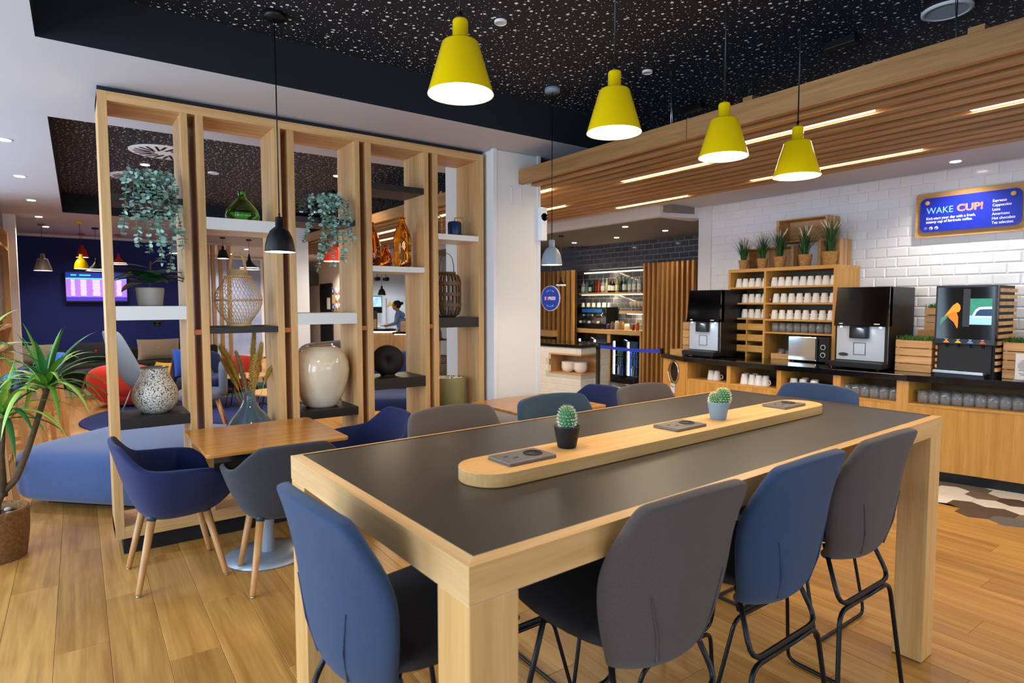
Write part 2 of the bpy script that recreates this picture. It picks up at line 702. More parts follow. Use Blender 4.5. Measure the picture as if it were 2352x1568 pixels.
def tile_mesh(m_, w_=.1985, h_=.0985, e=.012, d=.006):
    b = MB()
    o = [(-w_ / 2, -h_ / 2), (w_ / 2, -h_ / 2), (w_ / 2, h_ / 2), (-w_ / 2, h_ / 2)]
    i = [(x - math.copysign(e, x), y - math.copysign(e, y)) for x, y in o]
    # tile lies in the local y-z plane and looks along -x
    vs = [(.003, -a, c) for a, c in o] + [(-.002, -a, c) for a, c in o] + [(-d, -a, c) for a, c in i]
    fs = [(8, 9, 10, 11)] + [(k, (k + 1) % 4, (k + 1) % 4 + 4, k + 4) for k in range(4)] + [(k + 4, (k + 1) % 4 + 4, (k + 1) % 4 + 8, k + 8) for k in range(4)]
    return b.add(vs, fs)


def tiles(parent, me_obj, m_, org, ud, nu, z0, nz, skip, key, w_=.2, h_=.1, limit=290, clip=None):
    """running bond tiling; org = left foot, ud = unit vector along the wall"""
    ang = math.atan2(ud[1], ud[0]) - PI / 2
    lst = []
    for r in range(nz):
        for c in range(-1, nu):
            u = (c + .5) * w_ + (w_ / 2 if r % 2 else 0)
            lo, hi = u - w_ / 2, u + w_ / 2
            if clip:
                lo, hi = max(lo, 0), min(hi, clip)
            if hi - lo < .03:
                continue
            u, k = (lo + hi) / 2, (hi - lo) / w_
            z = z0 + (r + .5) * h_
            x, y = org[0] + ud[0] * u, org[1] + ud[1] * u
            if skip and skip(x, y, z):
                continue
            lst.append((key(x, y, z), x, y, z, k))
    lst.sort()
    rr = MB()
    for n_, (d, x, y, z, k) in enumerate(lst):
        if n_ < limit:
            o = link('tile', me_obj, parent, (x, y, z), ang)
            o.scale = (1, k, 1)
        else:
            q = tile_mesh(None)
            mx_ = Matrix.Translation((x, y, z)) @ Matrix.Rotation(ang, 4, 'Z') @ Matrix.Diagonal((1, k, 1, 1))
            rr.add([mx_ @ Vector(p) for p in q.v], q.f)
    if rr.f:
        stuff(rr.obj('tile_rest', m_, parent))


tme = tile_mesh(0).mesh('tile', tile_m)
tdm = tile_mesh(0, .192, .092, .004, .006).mesh('tile', tdark)
tiles(wall_r, tme, tile_m, (6.744, .9), (0, 1), 21, .88, 19, None, lambda x, y, z: (0 if z > 1.4 else 5) + (0 if y < 4.4 else 3) + abs(y - 2.2), clip=4.2)
ST(MB().box(8.71, 9.0, 5.0, 15.6, 0, 2.9).obj('wall_bar', mat('grout', 'c4c2be', .8)))
wall_b = bpy.data.objects['wall_bar']
tiles(wall_b, tdm, tdark, (8.709, 5.6), (0, 1), 37, .92, 18, None, lambda x, y, z: (0 if 6.3 < y < 10.5 else 9) + (0 if z > 1.85 or z < 1.7 else 3) + abs(y - 8))
ST(MB().box(6.73, 8.9, 4.9, 5.1, 0, 2.9).obj('wall_bar_end', white))
navyw = mat('navy_wall', '222f7c', .75)
ST(MB().box(-1.4, 2.28, 14.0, 14.2, 0, 2.9).obj('wall_lounge', navyw))
ST(MB().box(-1.5, -1.3, 9.4, 14.2, 0, 2.9).obj('wall_left_far', mat('grey_wall', '5a5656', .8)))
ST(MB().box(-2.6, -1.3, 9.3, 9.4, 0, 2.9).obj('wall_left_return', white))
q = MB()
q.box(-2.6, -2.5, -3.2, 9.4, 0, .5)
q.box(-2.6, -2.5, -3.2, 9.4, 2.55, 2.9)
for y0, y1 in ((-3.2, -.8), (1.4, 2.0), (4.2, 4.8), (7.0, 7.4), (9.2, 9.4)):
    q.box(-2.6, -2.5, y0, y1, .5, 2.55)
ST(q.obj('wall_left', white))
q = MB()
q.box(-2.6, 6.9, -3.2, -3.1, 0, .5)
q.box(-2.6, 6.9, -3.2, -3.1, 2.55, 2.9)
for x0, x1 in ((-2.6, -1.4), (1.4, 1.8), (4.6, 6.9)):
    q.box(x0, x1, -3.2, -3.1, .5, 2.55)
ST(q.obj('wall_back', white))
# far spaces beyond the lounge
ST(MB().box(2.2, 4.16, 17.55, 17.7, 0, 2.9).obj('wall_far', white))
beige = mat('beige_wall', 'cdbfb4', .8)
ST(MB().box(6.0, 6.15, 15.6, 19.5, 0, 2.9).obj('wall_corridor', beige))
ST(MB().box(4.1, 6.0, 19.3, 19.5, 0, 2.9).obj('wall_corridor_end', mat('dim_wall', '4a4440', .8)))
ST(MB().box(2.0, 2.2, 14.2, 19.5, 0, 2.9).obj('wall_far_left', white))
ST(MB().box(6.0, 9.2, 15.6, 15.75, 0, 2.9).obj('wall_reception', mat('reception_wall', 'dfe3e8', .7)))
ST(MB().box(8.9, 9.2, 13.0, 19.5, 0, 2.9).obj('wall_far_right', white))

# mural panel: pale blue map print in a white frame
mur = T('mural_panel', 'pale blue wall panel with faint map lines in a white frame at the far end', 'wall art', (3.3, 17.54, 0))
mp_m = mat('mural_print', '8298cc', .6, var=.35, vscale=1.2, col2='aebfe6')
MB().box(-.9, .82, -.02, 0, .12, 2.70).obj('panel', mp_m, mur)
q = MB()
q.box(.82, .89, -.035, 0, .05, 2.74)
q.box(-.95, .82, -.035, 0, .05, .12)
q.box(-.95, .82, -.035, 0, 2.70, 2.74)
q.obj('frame', white, mur)
q = MB()
for k in range(9):
    x, z = R.uniform(-.4, .6), R.uniform(.5, 1.6)
    pts = []
    for s_ in range(6):
        pts.append((max(-.85, min(.8, x)), -.022, z))
        x += R.uniform(-.2, .25)
        z += R.uniform(-.22, .2)
    q.tube(pts, .004, 4)
q.obj('map_line', white, mur)

# ---- column between the divider and the coffee bar
COLX0, COLX1, COLY = 2.805, 3.29, 4.15
colo = ST(MB().box(COLX0, COLX1, COLY, 4.95, 0, CZ).obj('wall_column', colw, bevel=.012))
q = MB()
q.box(COLX0 - .004, COLX0 + .03, COLY - .006, COLY + .03, 0, CZ)
q.box(COLX1 - .03, COLX1 + .004, COLY - .006, COLY + .03, 0, CZ)
ST(q.obj('trim_3', white))
q = MB()
for x0, x1, z0, z1 in ((2.985, 3.085, 2.49, 2.495), (2.985, 3.085, 2.345, 2.35), (2.985, 2.99, 2.345, 2.495), (3.08, 3.085, 2.345, 2.495)):
    q.box(x0, x1, COLY - .003, COLY + .01, z0, z1)
ST(q.obj('trim_4', white))
cam_box = T('camera_box', 'white wall camera with a black dome lens on the edge of the white column', 'camera', (3.295, 4.12, 2.06))
MB().prism(rrect(.075, .06, .02), 0, .28).obj('body', mat('camera_white', 'eef0f4', .3), cam_box, bevel=.006)
MB().lathe([(.001, .03), (.02, .027), (.032, .015), (.034, 0)], 16, (0, -.03, .20), 0, 'y').obj('lens', blkg, cam_box).rotation_euler[2] = PI * 0

# dark rail above the divider
ST(MB().box(.14, 2.79, 4.30, 4.42, 2.735, CZ).obj('trim_5', mat('dark_rail', '1a2028', .6)))

# ---- downlights
k = 0
dl_me = MB().lathe([(.052, -.004), (.052, .004)], 20).mesh('ring', white)
gl_me = MB().lathe([(.042, -.007), (.042, -.003)], 20).mesh('diffuser', litd)


def downlight(x, y, z, label, e=14, color=NEUT, spot=True):
    t = T('downlight', label, 'downlight', (x, y, z), 0, 'recessed downlights')
    link('ring', dl_me, t)
    link('diffuser', gl_me, t)
    if spot:
        lamp('downlight_beam', 'SPOT', (x, y, z - .02), e, color, .05, aim=(0, 0, -1), spot=130, blend=.8)
    return t


ords = ['nearest', 'second', 'third', 'fourth', 'farthest']
for i, (x, y) in enumerate(((-.404, 6.116), (-.408, 7.76), (-.401, 9.459), (-.399, 11.183), (-.365, 12.562))):
    downlight(x, y, CZ, '%s round downlight in the row above the wooden bar stools' % ords[i], 75)
downlight(6.4, 2.119, CZ, 'round downlight in white ceiling above the blue coffee sign', 60)
downlight(6.4, .2, CZ, 'added unseen downlight in white ceiling past the right frame edge', 60)  # unseen fitting, added to brighten the coffee wall
for i, (px_, lab) in enumerate((((6.857, 6.546, 2.690), 'front right'), ((7.752, 6.521, 2.690), 'right end'), ((7.858, 7.711, 2.690), 'front middle'), ((8.785, 7.696, 2.690), 'rear right'), ((8.794, 8.835, 2.690), 'rear middle'), ((7.865, 8.846, 2.690), 'front left'), ((8.788, 9.926, 2.690), 'rear left'))):
    downlight(px_[0], px_[1], 2.69, 'small downlight in grey bar ceiling, %s one of seven' % lab, 22)
for i, (x, y, lab) in enumerate((((3.253, 15.084, 2.780)[0], (3.253, 15.084, 2.780)[1], 'left'), ((3.265, 16.749, 2.780)[0], (3.265, 16.749, 2.780)[1], 'farther'))):
    downlight(x, y, CZ, '%s downlight before the pale blue wall panel' % lab, 160)
downlight(5.35, 16.3, CZ, 'downlight added to brighten the corridor by the black door', 220)  # extra downlight added because the corridor was too dark
downlight(.67, 7.85, 3.05, 'downlight between the two round air vents in dotted ceiling', 90)
downlight(1.45, 9.6, 3.05, 'downlight in dotted ceiling above the green bottle vase', 90)

for i, (x, y, lab) in enumerate(((3.2, 7.2, 'near'), (4.2, 9.4, 'far'))):  # hidden downlights added as fill for the lounge
    downlight(x - .6, y, 3.05, '%s added unseen downlight in dotted lounge ceiling past the divider' % lab, 80)
for i, (x, y, lab) in enumerate(((7.0, 14.4, 'right'), (6.3, 14.2, 'left'))):
    downlight(x, y, CZ, '%s downlight over the reception desk' % lab, 110, (.9, .95, 1))

# ceiling speakers and air vents
spk_m = mat('speaker_grille', 'c9cdd6', .6, bump=.2, bscale=900)


def speaker(x, y, r, label):
    t = T('ceiling_speaker', label, 'speaker', (x, y, 3.05))
    MB().lathe([(r, -.001), (r, -.012), (r * .85, -.016), (r * .82, -.008)], 32, cap=False).obj('rim', white, t)
    MB().lathe([(.001, -.011), (r * .84, -.011)], 32, cap=False).obj('grille', spk_m, t)


speaker(1.926, 2.776, .034, 'small white ceiling disc beside the largest yellow pendant')
speaker(3.117, 2.792, .034, 'small white ceiling disc above the second yellow pendant')
speaker(3.75, 1.309, .115, 'large round ceiling speaker with cream rim above wooden slats')
speaker(1.356, 7.862, .06, 'round pale speaker in dotted lounge ceiling')
vm = mat('vent_slot', '08080a', .7)
for (x, y, lab) in ((.779, 7.10, 'nearer'), (.671, 8.65, 'farther')):
    t = T('air_vent', '%s round white swirl air vent in dotted lounge ceiling' % lab, 'air vent', (x, y, 3.05))
    MB().lathe([(.001, -.012), (.30, -.012), (.315, -.006), (.315, 0)], 40).obj('plate', white, t)
    for k in range(20):
        a = 2 * PI * k / 20
        c_ = MB()
        r0, r1 = (.09, .27) if k % 2 else (.13, .27)
        c_.bar((r0 * math.cos(a), r0 * math.sin(a), -.0135), (r1 * math.cos(a + .25), r1 * math.sin(a + .25), -.0135), .022, .004)
        c_.obj('slot', vm, t)
t = T('air_vent', 'round flush air vent in the grey bar ceiling', 'air vent', ((8.466, 9.413, 2.690)[0], (8.466, 9.413, 2.690)[1], 2.69))
MB().lathe([(.001, -.008), (.25, -.008), (.26, 0)], 32).obj('plate', mat('grey_vent', '8a837e', .7), t)
for k in range(12):
    a = 2 * PI * k / 12
    MB().bar((.1 * math.cos(a), .1 * math.sin(a), -.009), (.22 * math.cos(a + .3), .22 * math.sin(a + .3), -.009), .03, .004).obj('slot', vm, t)

# ---- slatted wooden ceiling raft
raft = T('slatted_ceiling_raft', 'hanging oak ceiling raft of long parallel slats with light strips between', 'ceiling raft', (3.06, 0, 2.52))
q = MB()
q.box(0, .045, -2.8, 2.42, 0, .12)
q.obj('fascia_board', slat_y, raft, bevel=.002)
MB().box(0, .045, 2.424, 12.6, 0, .12).obj('fascia_board', slat_y, raft, bevel=.002)
sme = MB().box(0, .06, -2.8, 12.6, 0, .09).mesh('slat', slat_y)
for k in range(1, 13):
    link('slat', sme, raft, (.138 * k, 0, 0))
MB().box(.02, 1.74, -2.8, 12.6, .092, .10).obj('backing', mat('raft_backing', '3a2a1a', .9), raft)
for yb in (.98, 2.05, -.9, 5.6, 8.0, 10.4):
    MB().box(.06, 1.7, yb - .03, yb + .03, .10, .165).obj('bearer', slat_y, raft)
led = mat('led_strip', (1, .85, .58, 1), .5, emit=5)
for k, y0, y1 in LEDS:
    MB().box(.138 * k + .068, .138 * k + .130, y0, y1, .010, .02).obj('light_strip', led, raft)
for xh, yh in ((.5, 1.2), (.45, .3), (.6, 2.4), (.25, 2.75), (.9, 3.3)):
    q = MB()
    q.tube([(xh, yh, .1), (xh, yh, .53)], .003, 5)
    q.tube([(xh + .03, yh, .1), (xh, yh + .01, .53)], .002, 5)
    q.obj('hanger', steel, raft)
for x, y, lab in ((3.65, 1.80, 'right'), (3.93, 3.05, 'left')):
    t = T('ceiling_spotlight', '%s black box spotlight on dotted ceiling above the raft' % lab, 'spotlight', (x, y, 3.05))
    MB().box(-.03, .03, -.09, .09, -.05, -.005).obj('body', blk, t, bevel=.004)
    MB().box(-.02, .02, -.03, .03, -.006, 0).obj('mount', blk, t)

# ================================================================ BAR TABLE AND STOOLS
tb = T('bar_table', 'long high oak bar table with dark laminate top and raised power strip', 'table', (1.738, 1.453, 0), .030)
HL, HW, TZ = 1.195, .508, 1.046
q = MB()
o = [(-HL, -HW), (HL, -HW), (HL, HW), (-HL, HW)]
i_ = [(-HL + .028, -HW + .028), (HL - .028, -HW + .028), (HL - .028, HW - .028), (-HL + .028, HW - .028)]
vs = [(x, y, TZ - .004) for x, y in o] + [(x, y, TZ) for x, y in i_] + [(x, y, TZ - .077) for x, y in o] + [(x * .9, y * .9, TZ - .077) for x, y in o]
for a, b_ in ((0, 1), (2, 3)):
    q = MB()
    q.add([vs[a], vs[b_], vs[b_ + 4], vs[a + 4], vs[a + 8], vs[b_ + 8]], [(0, 1, 2, 3), (4, 5, 1, 0)])
    q.obj('long_rail', oakp, tb)
MB().add(vs[8:], [(1, 0, 4, 5), (2, 1, 5, 6), (3, 2, 6, 7), (0, 3, 7, 4)]).obj('rail_underside', oakp, tb)
er_m = wood('pale_oak_y', 'e0b983', 'c69a62', 'y', .45, 0, .7, knots=1.2)
for a, b_ in ((1, 2), (3, 0)):
    q = MB()
    q.add([vs[a], vs[b_], vs[b_ + 4], vs[a + 4], vs[a + 8], vs[b_ + 8]], [(0, 1, 2, 3), (4, 5, 1, 0)])
    q.obj('end_rail', er_m, tb)
lam = mat('black_laminate', '35302b', .34, var=.10, vscale=6, bump=.03, bscale=900)
MB().box(-HL + .027, HL - .027, -HW + .027, HW - .027, TZ - .03, TZ - .0015).obj('laminate_top', lam, tb)
lg = MB().box(-.0575, .0575, -.0575, .0575, .004, TZ - .078).mesh('leg', oakpz)
for sx in (-1, 1):
    for sy in (-1, 1):
        link('leg', lg, tb, (sx * (HL - .0585), sy * (HW - .0585), 0), bevel=.003)
        MB().cb((sx * (HL - .0585), sy * (HW - .0585), .002), (.1, .1, .004)).obj('foot_pad', blk, tb)
MB().prism(rrect(1.84, .185, .0924, 10), TZ - .001, TZ + .036).obj('power_strip', oakp, tb, (-.012, -.085, 0), bevel=.002)
sock_m = mat('socket_grey', '6b6661', .35, metal=.4)
for sx in (-.735, -.02, .69):
    MB().box(-.083, .083, -.052, .052, 0, .010).obj('socket_plate', sock_m, tb, (sx, -.085, TZ + .036), bevel=.002)
    q = MB()
    q.lathe([(.0285, .0106), (.027, .0125), (.024, .0103), (.001, .0103)], 24, (.038, 0, 0))
    q.obj('power_socket', mat('socket_black', '111113', .4), tb, (sx, -.085, TZ + .0362))
    q = MB()
    for ux, uy in ((-.048, .013), (-.030, -.010)):
        q.cb((ux, uy, .0102), (.014, .006, .001))
    q.obj('usb_port', blk, tb, (sx, -.085, TZ + .036))


def stool(label, back_m, seat_m, loc, rz):
    """wire framed bar stool; local +y is the way the sitter faces"""
    t = T('bar_stool', label, 'bar stool', loc, rz, 'bar stools at the high table')
    # backrest: curved shell, wide at the hips
    P = []
    zs = [.672, .685, .71, .76, .82, .88, .925, .98, 1.045, 1.09, 1.105]
    ws = [.12, .152, .172, .197, .217, .229, .230, .223, .210, .198, .172]
    ys = [-.150, -.178, -.198, -.211, -.219, -.226, -.231, -.240, -.250, -.258, -.262]
    for z, w_, y in zip(zs, ws, ys):
        row = []
        for k in range(-6, 7):
            u = k / 6
            cu = (.07 if z < .95 else .07 - .045 * (z - .95) / .138) * abs(u) ** 2.4
            row.append((w_ * u, y + cu, z - .012 * u * u * (z > 1.0)))
        P.append(row)
    MB().grid(P).obj('backrest', back_m, t, solid=.034, sub=2, off=0)
    for sx in (-1, 1):
        q = MB()
        q.tube([(sx * .078, -.201, .70), (sx * .100, -.220, .78), (sx * .130, -.226, .88)], [.0035, .0028, .0012], 5)
        q.obj('dart_seam', back_m, t)
    q = MB()
    sec = []
    for y, w_, zc in ((-.175, .15, .752), (-.15, .198, .756), (-.05, .215, .748), (.08, .222, .75), (.17, .218, .762), (.205, .205, .760)):
        th = .034 if abs(y) < .17 else .024
        sec.append([(w_ * math.cos(a), y, zc + th * math.sin(a)) if abs(math.cos(a)) < .9 else (w_ * math.copysign(1, math.cos(a)), y, zc + th * math.sin(a)) for a in [2 * PI * k / 16 for k in range(16)]])
    q.grid(sec, cu=True)
    q.f.append(tuple(range(15, -1, -1)))
    q.f.append(tuple(len(sec) * 16 - 16 + k for k in range(16)))
    q.m += [0, 0]
    q.s += [True, True]
    q.obj('seat', seat_m, t, sub=1, fix=True)
    # frame: two upper hoops (crossbar at the foot), one lower hoop each with the runners
    r = .0078
    for sy, zk in ((-1, .545), (1, .36)):
        yt, yk, yf = (-.11, -.185, -.225) if sy < 0 else (.12, .19, .225)
        q = MB()
        q.tube(fillet([(-.14, yt, .72), (-.178, yk, zk), (.178, yk, zk), (.14, yt, .72)], .05), r, 8)
        q.obj('leg_hoop', blkmet, t)
    path = []
    for sx in (-1, 1):
        q = MB()
        path = [(0, -.185, .527), (sx * .178, -.185, .527), (sx * .262, -.225, .0095), (sx * .262, .225, .0095), (sx * .178, .19, .342), (0, .19, .342)]
        q.tube(fillet(path, .045), r, 8)
        q.obj('sled_leg', blkmet, t)
    return t


st1 = stool('taupe grey bar stool, nearest of the three along the near long side', taupef, darkseat, (1.122, 1.085, 0), 0)
st2 = dup(st1, (1.628, 1.09, 0), .02, 'slate blue bar stool between two grey stools on the near side', swap={'backrest': bluegf, 'dart_seam': bluegf})
st3 = dup(st1, (2.135, 1.095, 0), 0, 'grey bar stool by the far right table leg', swap={})
st0 = dup(st1, (.64, 1.325, 0), -PI / 2 + .08, 'blue grey bar stool at the near short end of the high table', swap={'backrest': bluegf, 'dart_seam': bluegf})
st4 = dup(st1, (1.225, 1.88, 0), PI, 'grey bar stool on the far side, closest to the low square table by the divider')
st5 = dup(st1, (1.75, 1.88, 0), PI - .03, 'petrol blue bar stool, middle of the far side', swap={'backrest': tealf, 'dart_seam': tealf})
st6 = dup(st1, (2.37, 1.88, 0), PI + .02, 'brown grey bar stool on the far side in front of the round bin hole')
st7 = dup(st1, (2.84, 1.575, 0), PI / 2, 'blue bar stool at the far short end facing the coffee counter', swap={'backrest': bluegf, 'dart_seam': bluegf})


# cacti on the power strip
def cactus(label, x, y, pot_m, balls, spine):
    t = T('potted_cactus', label, 'potted cactus', (x, y, TZ + .036))
    MB().lathe([(.001, 0), (.027, 0), (.029, .003), (.040, .062), (.041, .066), (.037, .066), (.034, .052), (.001, .052)], 24).obj('pot', pot_m, t)
    MB().lathe([(.001, .056), (.0345, .0545)], 20, cap=False).obj('soil', mat('soil', '5a3a26', .95, bump=.5, bscale=300), t)
    g = mat('cactus_green', '3f7a48', .7)
    for cx_, cy_, rr, hh in balls:
        q = MB()
        prof = []
        for k in range(13):
            a = -PI / 2 + PI * k / 12
            prof.append((max(.0006, rr * math.cos(a) ** .8 if math.cos(a) > 0 else .0006), .05 + hh / 2 + hh / 2 * math.sin(a)))
        N = 32
        P = []
        for k, (pr, pz_) in enumerate(prof):
            P.append([(cx_ + pr * (1 + (.07 if m_ % 2 else -.05)) * math.cos(2 * PI * m_ / N + .25 * k), cy_ + pr * (1 + (.07 if m_ % 2 else -.05)) * math.sin(2 * PI * m_ / N + .25 * k), pz_) for m_ in range(N)])
        q.grid(P, cu=True)
        q.obj('cactus_body', g, t)
        q = MB()
        for k in range(1, 12):
            for m_ in range(0, N, 2):
                p = Vector(P[k][m_ + 1])
                d = (p - Vector((cx_, cy_, .05 + hh * .45))).normalized()
                for _ in range(5):
                    dd = (d + Vector((R.uniform(-.7, .7), R.uniform(-.7, .7), R.uniform(-.5, .7)))).normalized()
                    e = p + dd * .0085
                    s_ = dd.orthogonal().normalized() * .0009
                    q.add([p - s_, p + s_, e], [(0, 1, 2)])
        stuff(q.obj('spines', spine, t))
    return t


cactus('small cactus in a black pot between the first two sockets', *(1.198, 1.376, 1.082)[:2], blkm, [(0, 0, .0245, .075)], mat('spine_white', 'f2ead8', .8))
cactus('double headed round cactus in a grey blue pot near the last socket', *(1.953, 1.376, 1.082)[:2], mat('pot_greyblue', '7f97a3', .6), [(-.008, .006, .022, .05), (.012, -.010, .026, .066)], mat('spine_cream', 'f4ecc0', .8))

# floor socket plate under the table
fs = T('floor_box', 'square steel floor socket plate beneath the long table', 'floor box', (1.50, 1.28, .0005))
MB().box(-.13, .13, -.13, .13, 0, .004).obj('cover', mat('floor_box_grey', 'a9aaa8', .5, metal=.5), fs)
q = MB()
for x0, x1, y0, y1 in ((-.145, .145, -.145, -.13), (-.145, .145, .13, .145), (-.145, -.13, -.13, .13), (.13, .145, -.13, .13)):
    q.box(x0, x1, y0, y1, 0, .006)
q.obj('rim', mat('rim_dark', '3a3c40', .4, metal=.6), fs)
q = MB()
for k in range(3):
    q.cb((-.07 + .03 * k, -.1, .0045), (.008, .008, .001))
q.obj('screw', blk, fs)


# ================================================================ LOW TABLES WITH TUB CHAIRS
def low_table(label, loc, rz):
    t = T('low_table', label, 'table', loc, rz, 'square cafe tables')
    MB().prism(rrect(.76, .76, .03, 5), .722, .742).obj('table_top', honey, t, bevel=.004)
    MB().box(-.24, .24, -.24, .24, .712, .722).obj('under_plate', blkm, t)
    MB().lathe([(.042, .02), (.04, .03), (.04, .712)], 24).obj('pedestal', greyst, t)
    MB().lathe([(.001, .002), (.24, .002), (.242, .008), (.12, .024), (.06, .03), (.001, .03)], 40).obj('base_plate', greyst, t)
    return t


low_table('square low honey oak table against the open divider, first from the left', (.885, 3.765, 0), .01)
low_table('square low honey oak table beside the white column', (2.88, 3.655, 0), .03)


def tub(label, m_, loc, rz):
    """upholstered tub chair; local +y is the way the sitter faces"""
    t = T('tub_chair', label, 'armchair', loc, rz, 'tub chairs at the low tables')
    N = 40
    P = []
    prof = [(.02, 0), (.34, 0), (.52, .01), (.63, .07), (.74, .24), (.85, .5), (.94, .78), (.985, .94), (1.0, 1.0)]

    def rim(a):  # angle from the back
        a = abs(a)
        pts = [(0, .80), (.45, .795), (.8, .73), (1.05, .672), (1.5, .66), (2.0, .645), (2.3, .595), (2.55, .49), (PI, .455)]
        for (a0, z0), (a1, z1) in zip(pts, pts[1:]):
            if a <= a1:
                k = (a - a0) / (a1 - a0)
                k = k * k * (3 - 2 * k)
                return z0 + (z1 - z0) * k
        return .455

    for fr, fz in prof:
        row = []
        for k in range(N):
            a = -PI + 2 * PI * k / N
            ca, sa = -math.cos(a), math.sin(a)
            e = .72
            x = .295 * math.copysign(abs(sa) ** e, sa)
            y = (.255 if ca < 0 else .265) * math.copysign(abs(ca) ** e, ca)
            z = .385 + (rim(a) - .385) * fz
            lean = -.02 * max(0, (z - .5) / .3) * max(0, math.cos(a))
            row.append((x * fr, y * fr + lean, z))
        P.append(row)
    MB().grid(P, cu=True, flip=True).obj('shell', m_, t, solid=.03, sub=1, off=-1)
    sec = []
    for z, k in ((.40, .78), (.43, .86), (.455, .87), (.475, .80), (.485, .45), (.487, .02)):
        sec.append([(.25 * k * math.copysign(abs(math.sin(2 * PI * j / 24)) ** .7, math.sin(2 * PI * j / 24)), .02 + .24 * k * math.copysign(abs(math.cos(2 * PI * j / 24)) ** .7, math.cos(2 * PI * j / 24)), z) for j in range(24)])
    MB().grid(sec, cu=True).obj('seat_cushion', m_, t)
    for sx in (-1, 1):
        for sy in (-1, 1):
            a, b_ = Vector((sx * .15, sy * .13, .385)), Vector((sx * .212, sy * .212, .008))
            q = MB()
            q.tube([a, b_ + (a - b_) * .03, b_], [.021, .0145, .013], 12)
            lo = q.obj('leg', legw, t)
            q = MB()
            q.tube([a + (a - b_) * .03, a - (a - b_) * .04], .0225, 12)
            q.obj('collar', mat('collar_dark', '26384c', .5), lo)
            q = MB()
            q.lathe([(.011, 0), (.011, .008)], 10, tuple(Vector((b_.x, b_.y, 0))))
            q.obj('glide', steel, lo)
    return t


c1 = tub('navy felt tub chair on tapered wooden legs left of first low table', navyf, (.405, 3.815, 0), -PI / 2 + .04)
dup(c1, (.905, 3.44, 0), -.06, 'charcoal felt tub chair with its back toward the viewer at first low table', swap={'shell': charf, 'seat_cushion': charf})
dup(c1, (1.50, 3.78, 0), PI / 2 + .05, 'navy felt tub chair right of first low table near the grass plant')
dup(c1, (2.36, 3.60, 0), -PI / 2 + .2, 'navy felt tub chair tucked left of the table by the column')
dup(c1, (3.50, 3.80, 0), PI / 2 + .15, 'navy felt tub chair right of the table by the column')

# ================================================================ OPEN DIVIDER SHELF
FY, BY = 4.247, 4.60
dv = T('divider_shelf', 'tall open oak room divider with dark and white shelves on black plinth', 'shelf unit', (.136, FY, 0))
DX = .136
MB().box(0, 2.634, 0, .353, 2.688, 2.742).obj('top_board', oak_x, dv, bevel=.002)
MB().box(0, 2.634, 0, .353, .103, .175).obj('bottom_board', oak_x, dv, bevel=.002)
MB().box(.04, 2.60, .03, .32, 0, .102).obj('plinth', blkm, dv)
bays = [(.137, .184, .556, .594), (.639, .683, 1.105, 1.148), (1.193, 1.236, 1.662, 1.70), (1.745, 1.789, 2.22, 2.259), (2.298, 2.342, 2.72, 2.77)]
for n_, (a, b_, c, d) in enumerate(bays):
    z0, z1 = (.103, 2.742) if n_ == 0 else (.175, 2.688)
    MB().box(a - DX - (0 if n_ else .001), b_ - DX, -.001, .3535, z0, z1).obj('upright', oak_z, dv, bevel=.0015)
    z0, z1 = (.103, 2.742) if n_ == 4 else (.175, 2.688)
    MB().box(c - DX, d - DX + (.001 if n_ == 4 else 0), -.001, .3535, z0, z1).obj('upright', oak_z, dv, bevel=.0015)
for a, b_ in ((.594, .639), (1.148, 1.193), (1.70, 1.745), (2.259, 2.298)):
    MB().box(a - DX, b_ - DX, .004, .06, 1.322, 1.354).obj('spacer_block', mat('spacer_orange', 'b0622f', .5), dv)
shelves = [(0, 2.126, 2.163, 1), (0, 1.420, 1.504, 0), (0, .765, .830, 1), (1, 1.990, 2.066, 0), (1, 1.326, 1.366, 1), (1, .42, .485, 1),
           (2, 2.080, 2.119, 1), (2, 1.372, 1.452, 0), (2, .700, .760, 1), (3, 2.362, 2.408, 1), (3, 1.757, 1.799, 0), (3, .867, .949, 1),
           (4, 2.028, 2.072, 0), (4, 1.324, 1.405, 1), (4, .545, .612, 1)]
for n_, z0, z1, k in shelves:
    a, b_, c, d = bays[n_]
    MB().box(b_ - DX, c - DX, -.0005, .352, z0, z1).obj('shelf_board', bshelf if k else wshelf, dv, bevel=.0015)
SH = {(n_, i): z1 for i, (n_, z0, z1, k) in enumerate(shelves)}

# --- things on the divider
eu1 = mat('eucalyptus_leaf', 'a3c6b8', .7, rand=.1, var=.25, vscale=30)
eu2 = mat('eucalyptus_leaf_dark', '6f978a', .7, var=.25, vscale=30)
stem_m = mat('thin_stem', '6f7f66', .8)


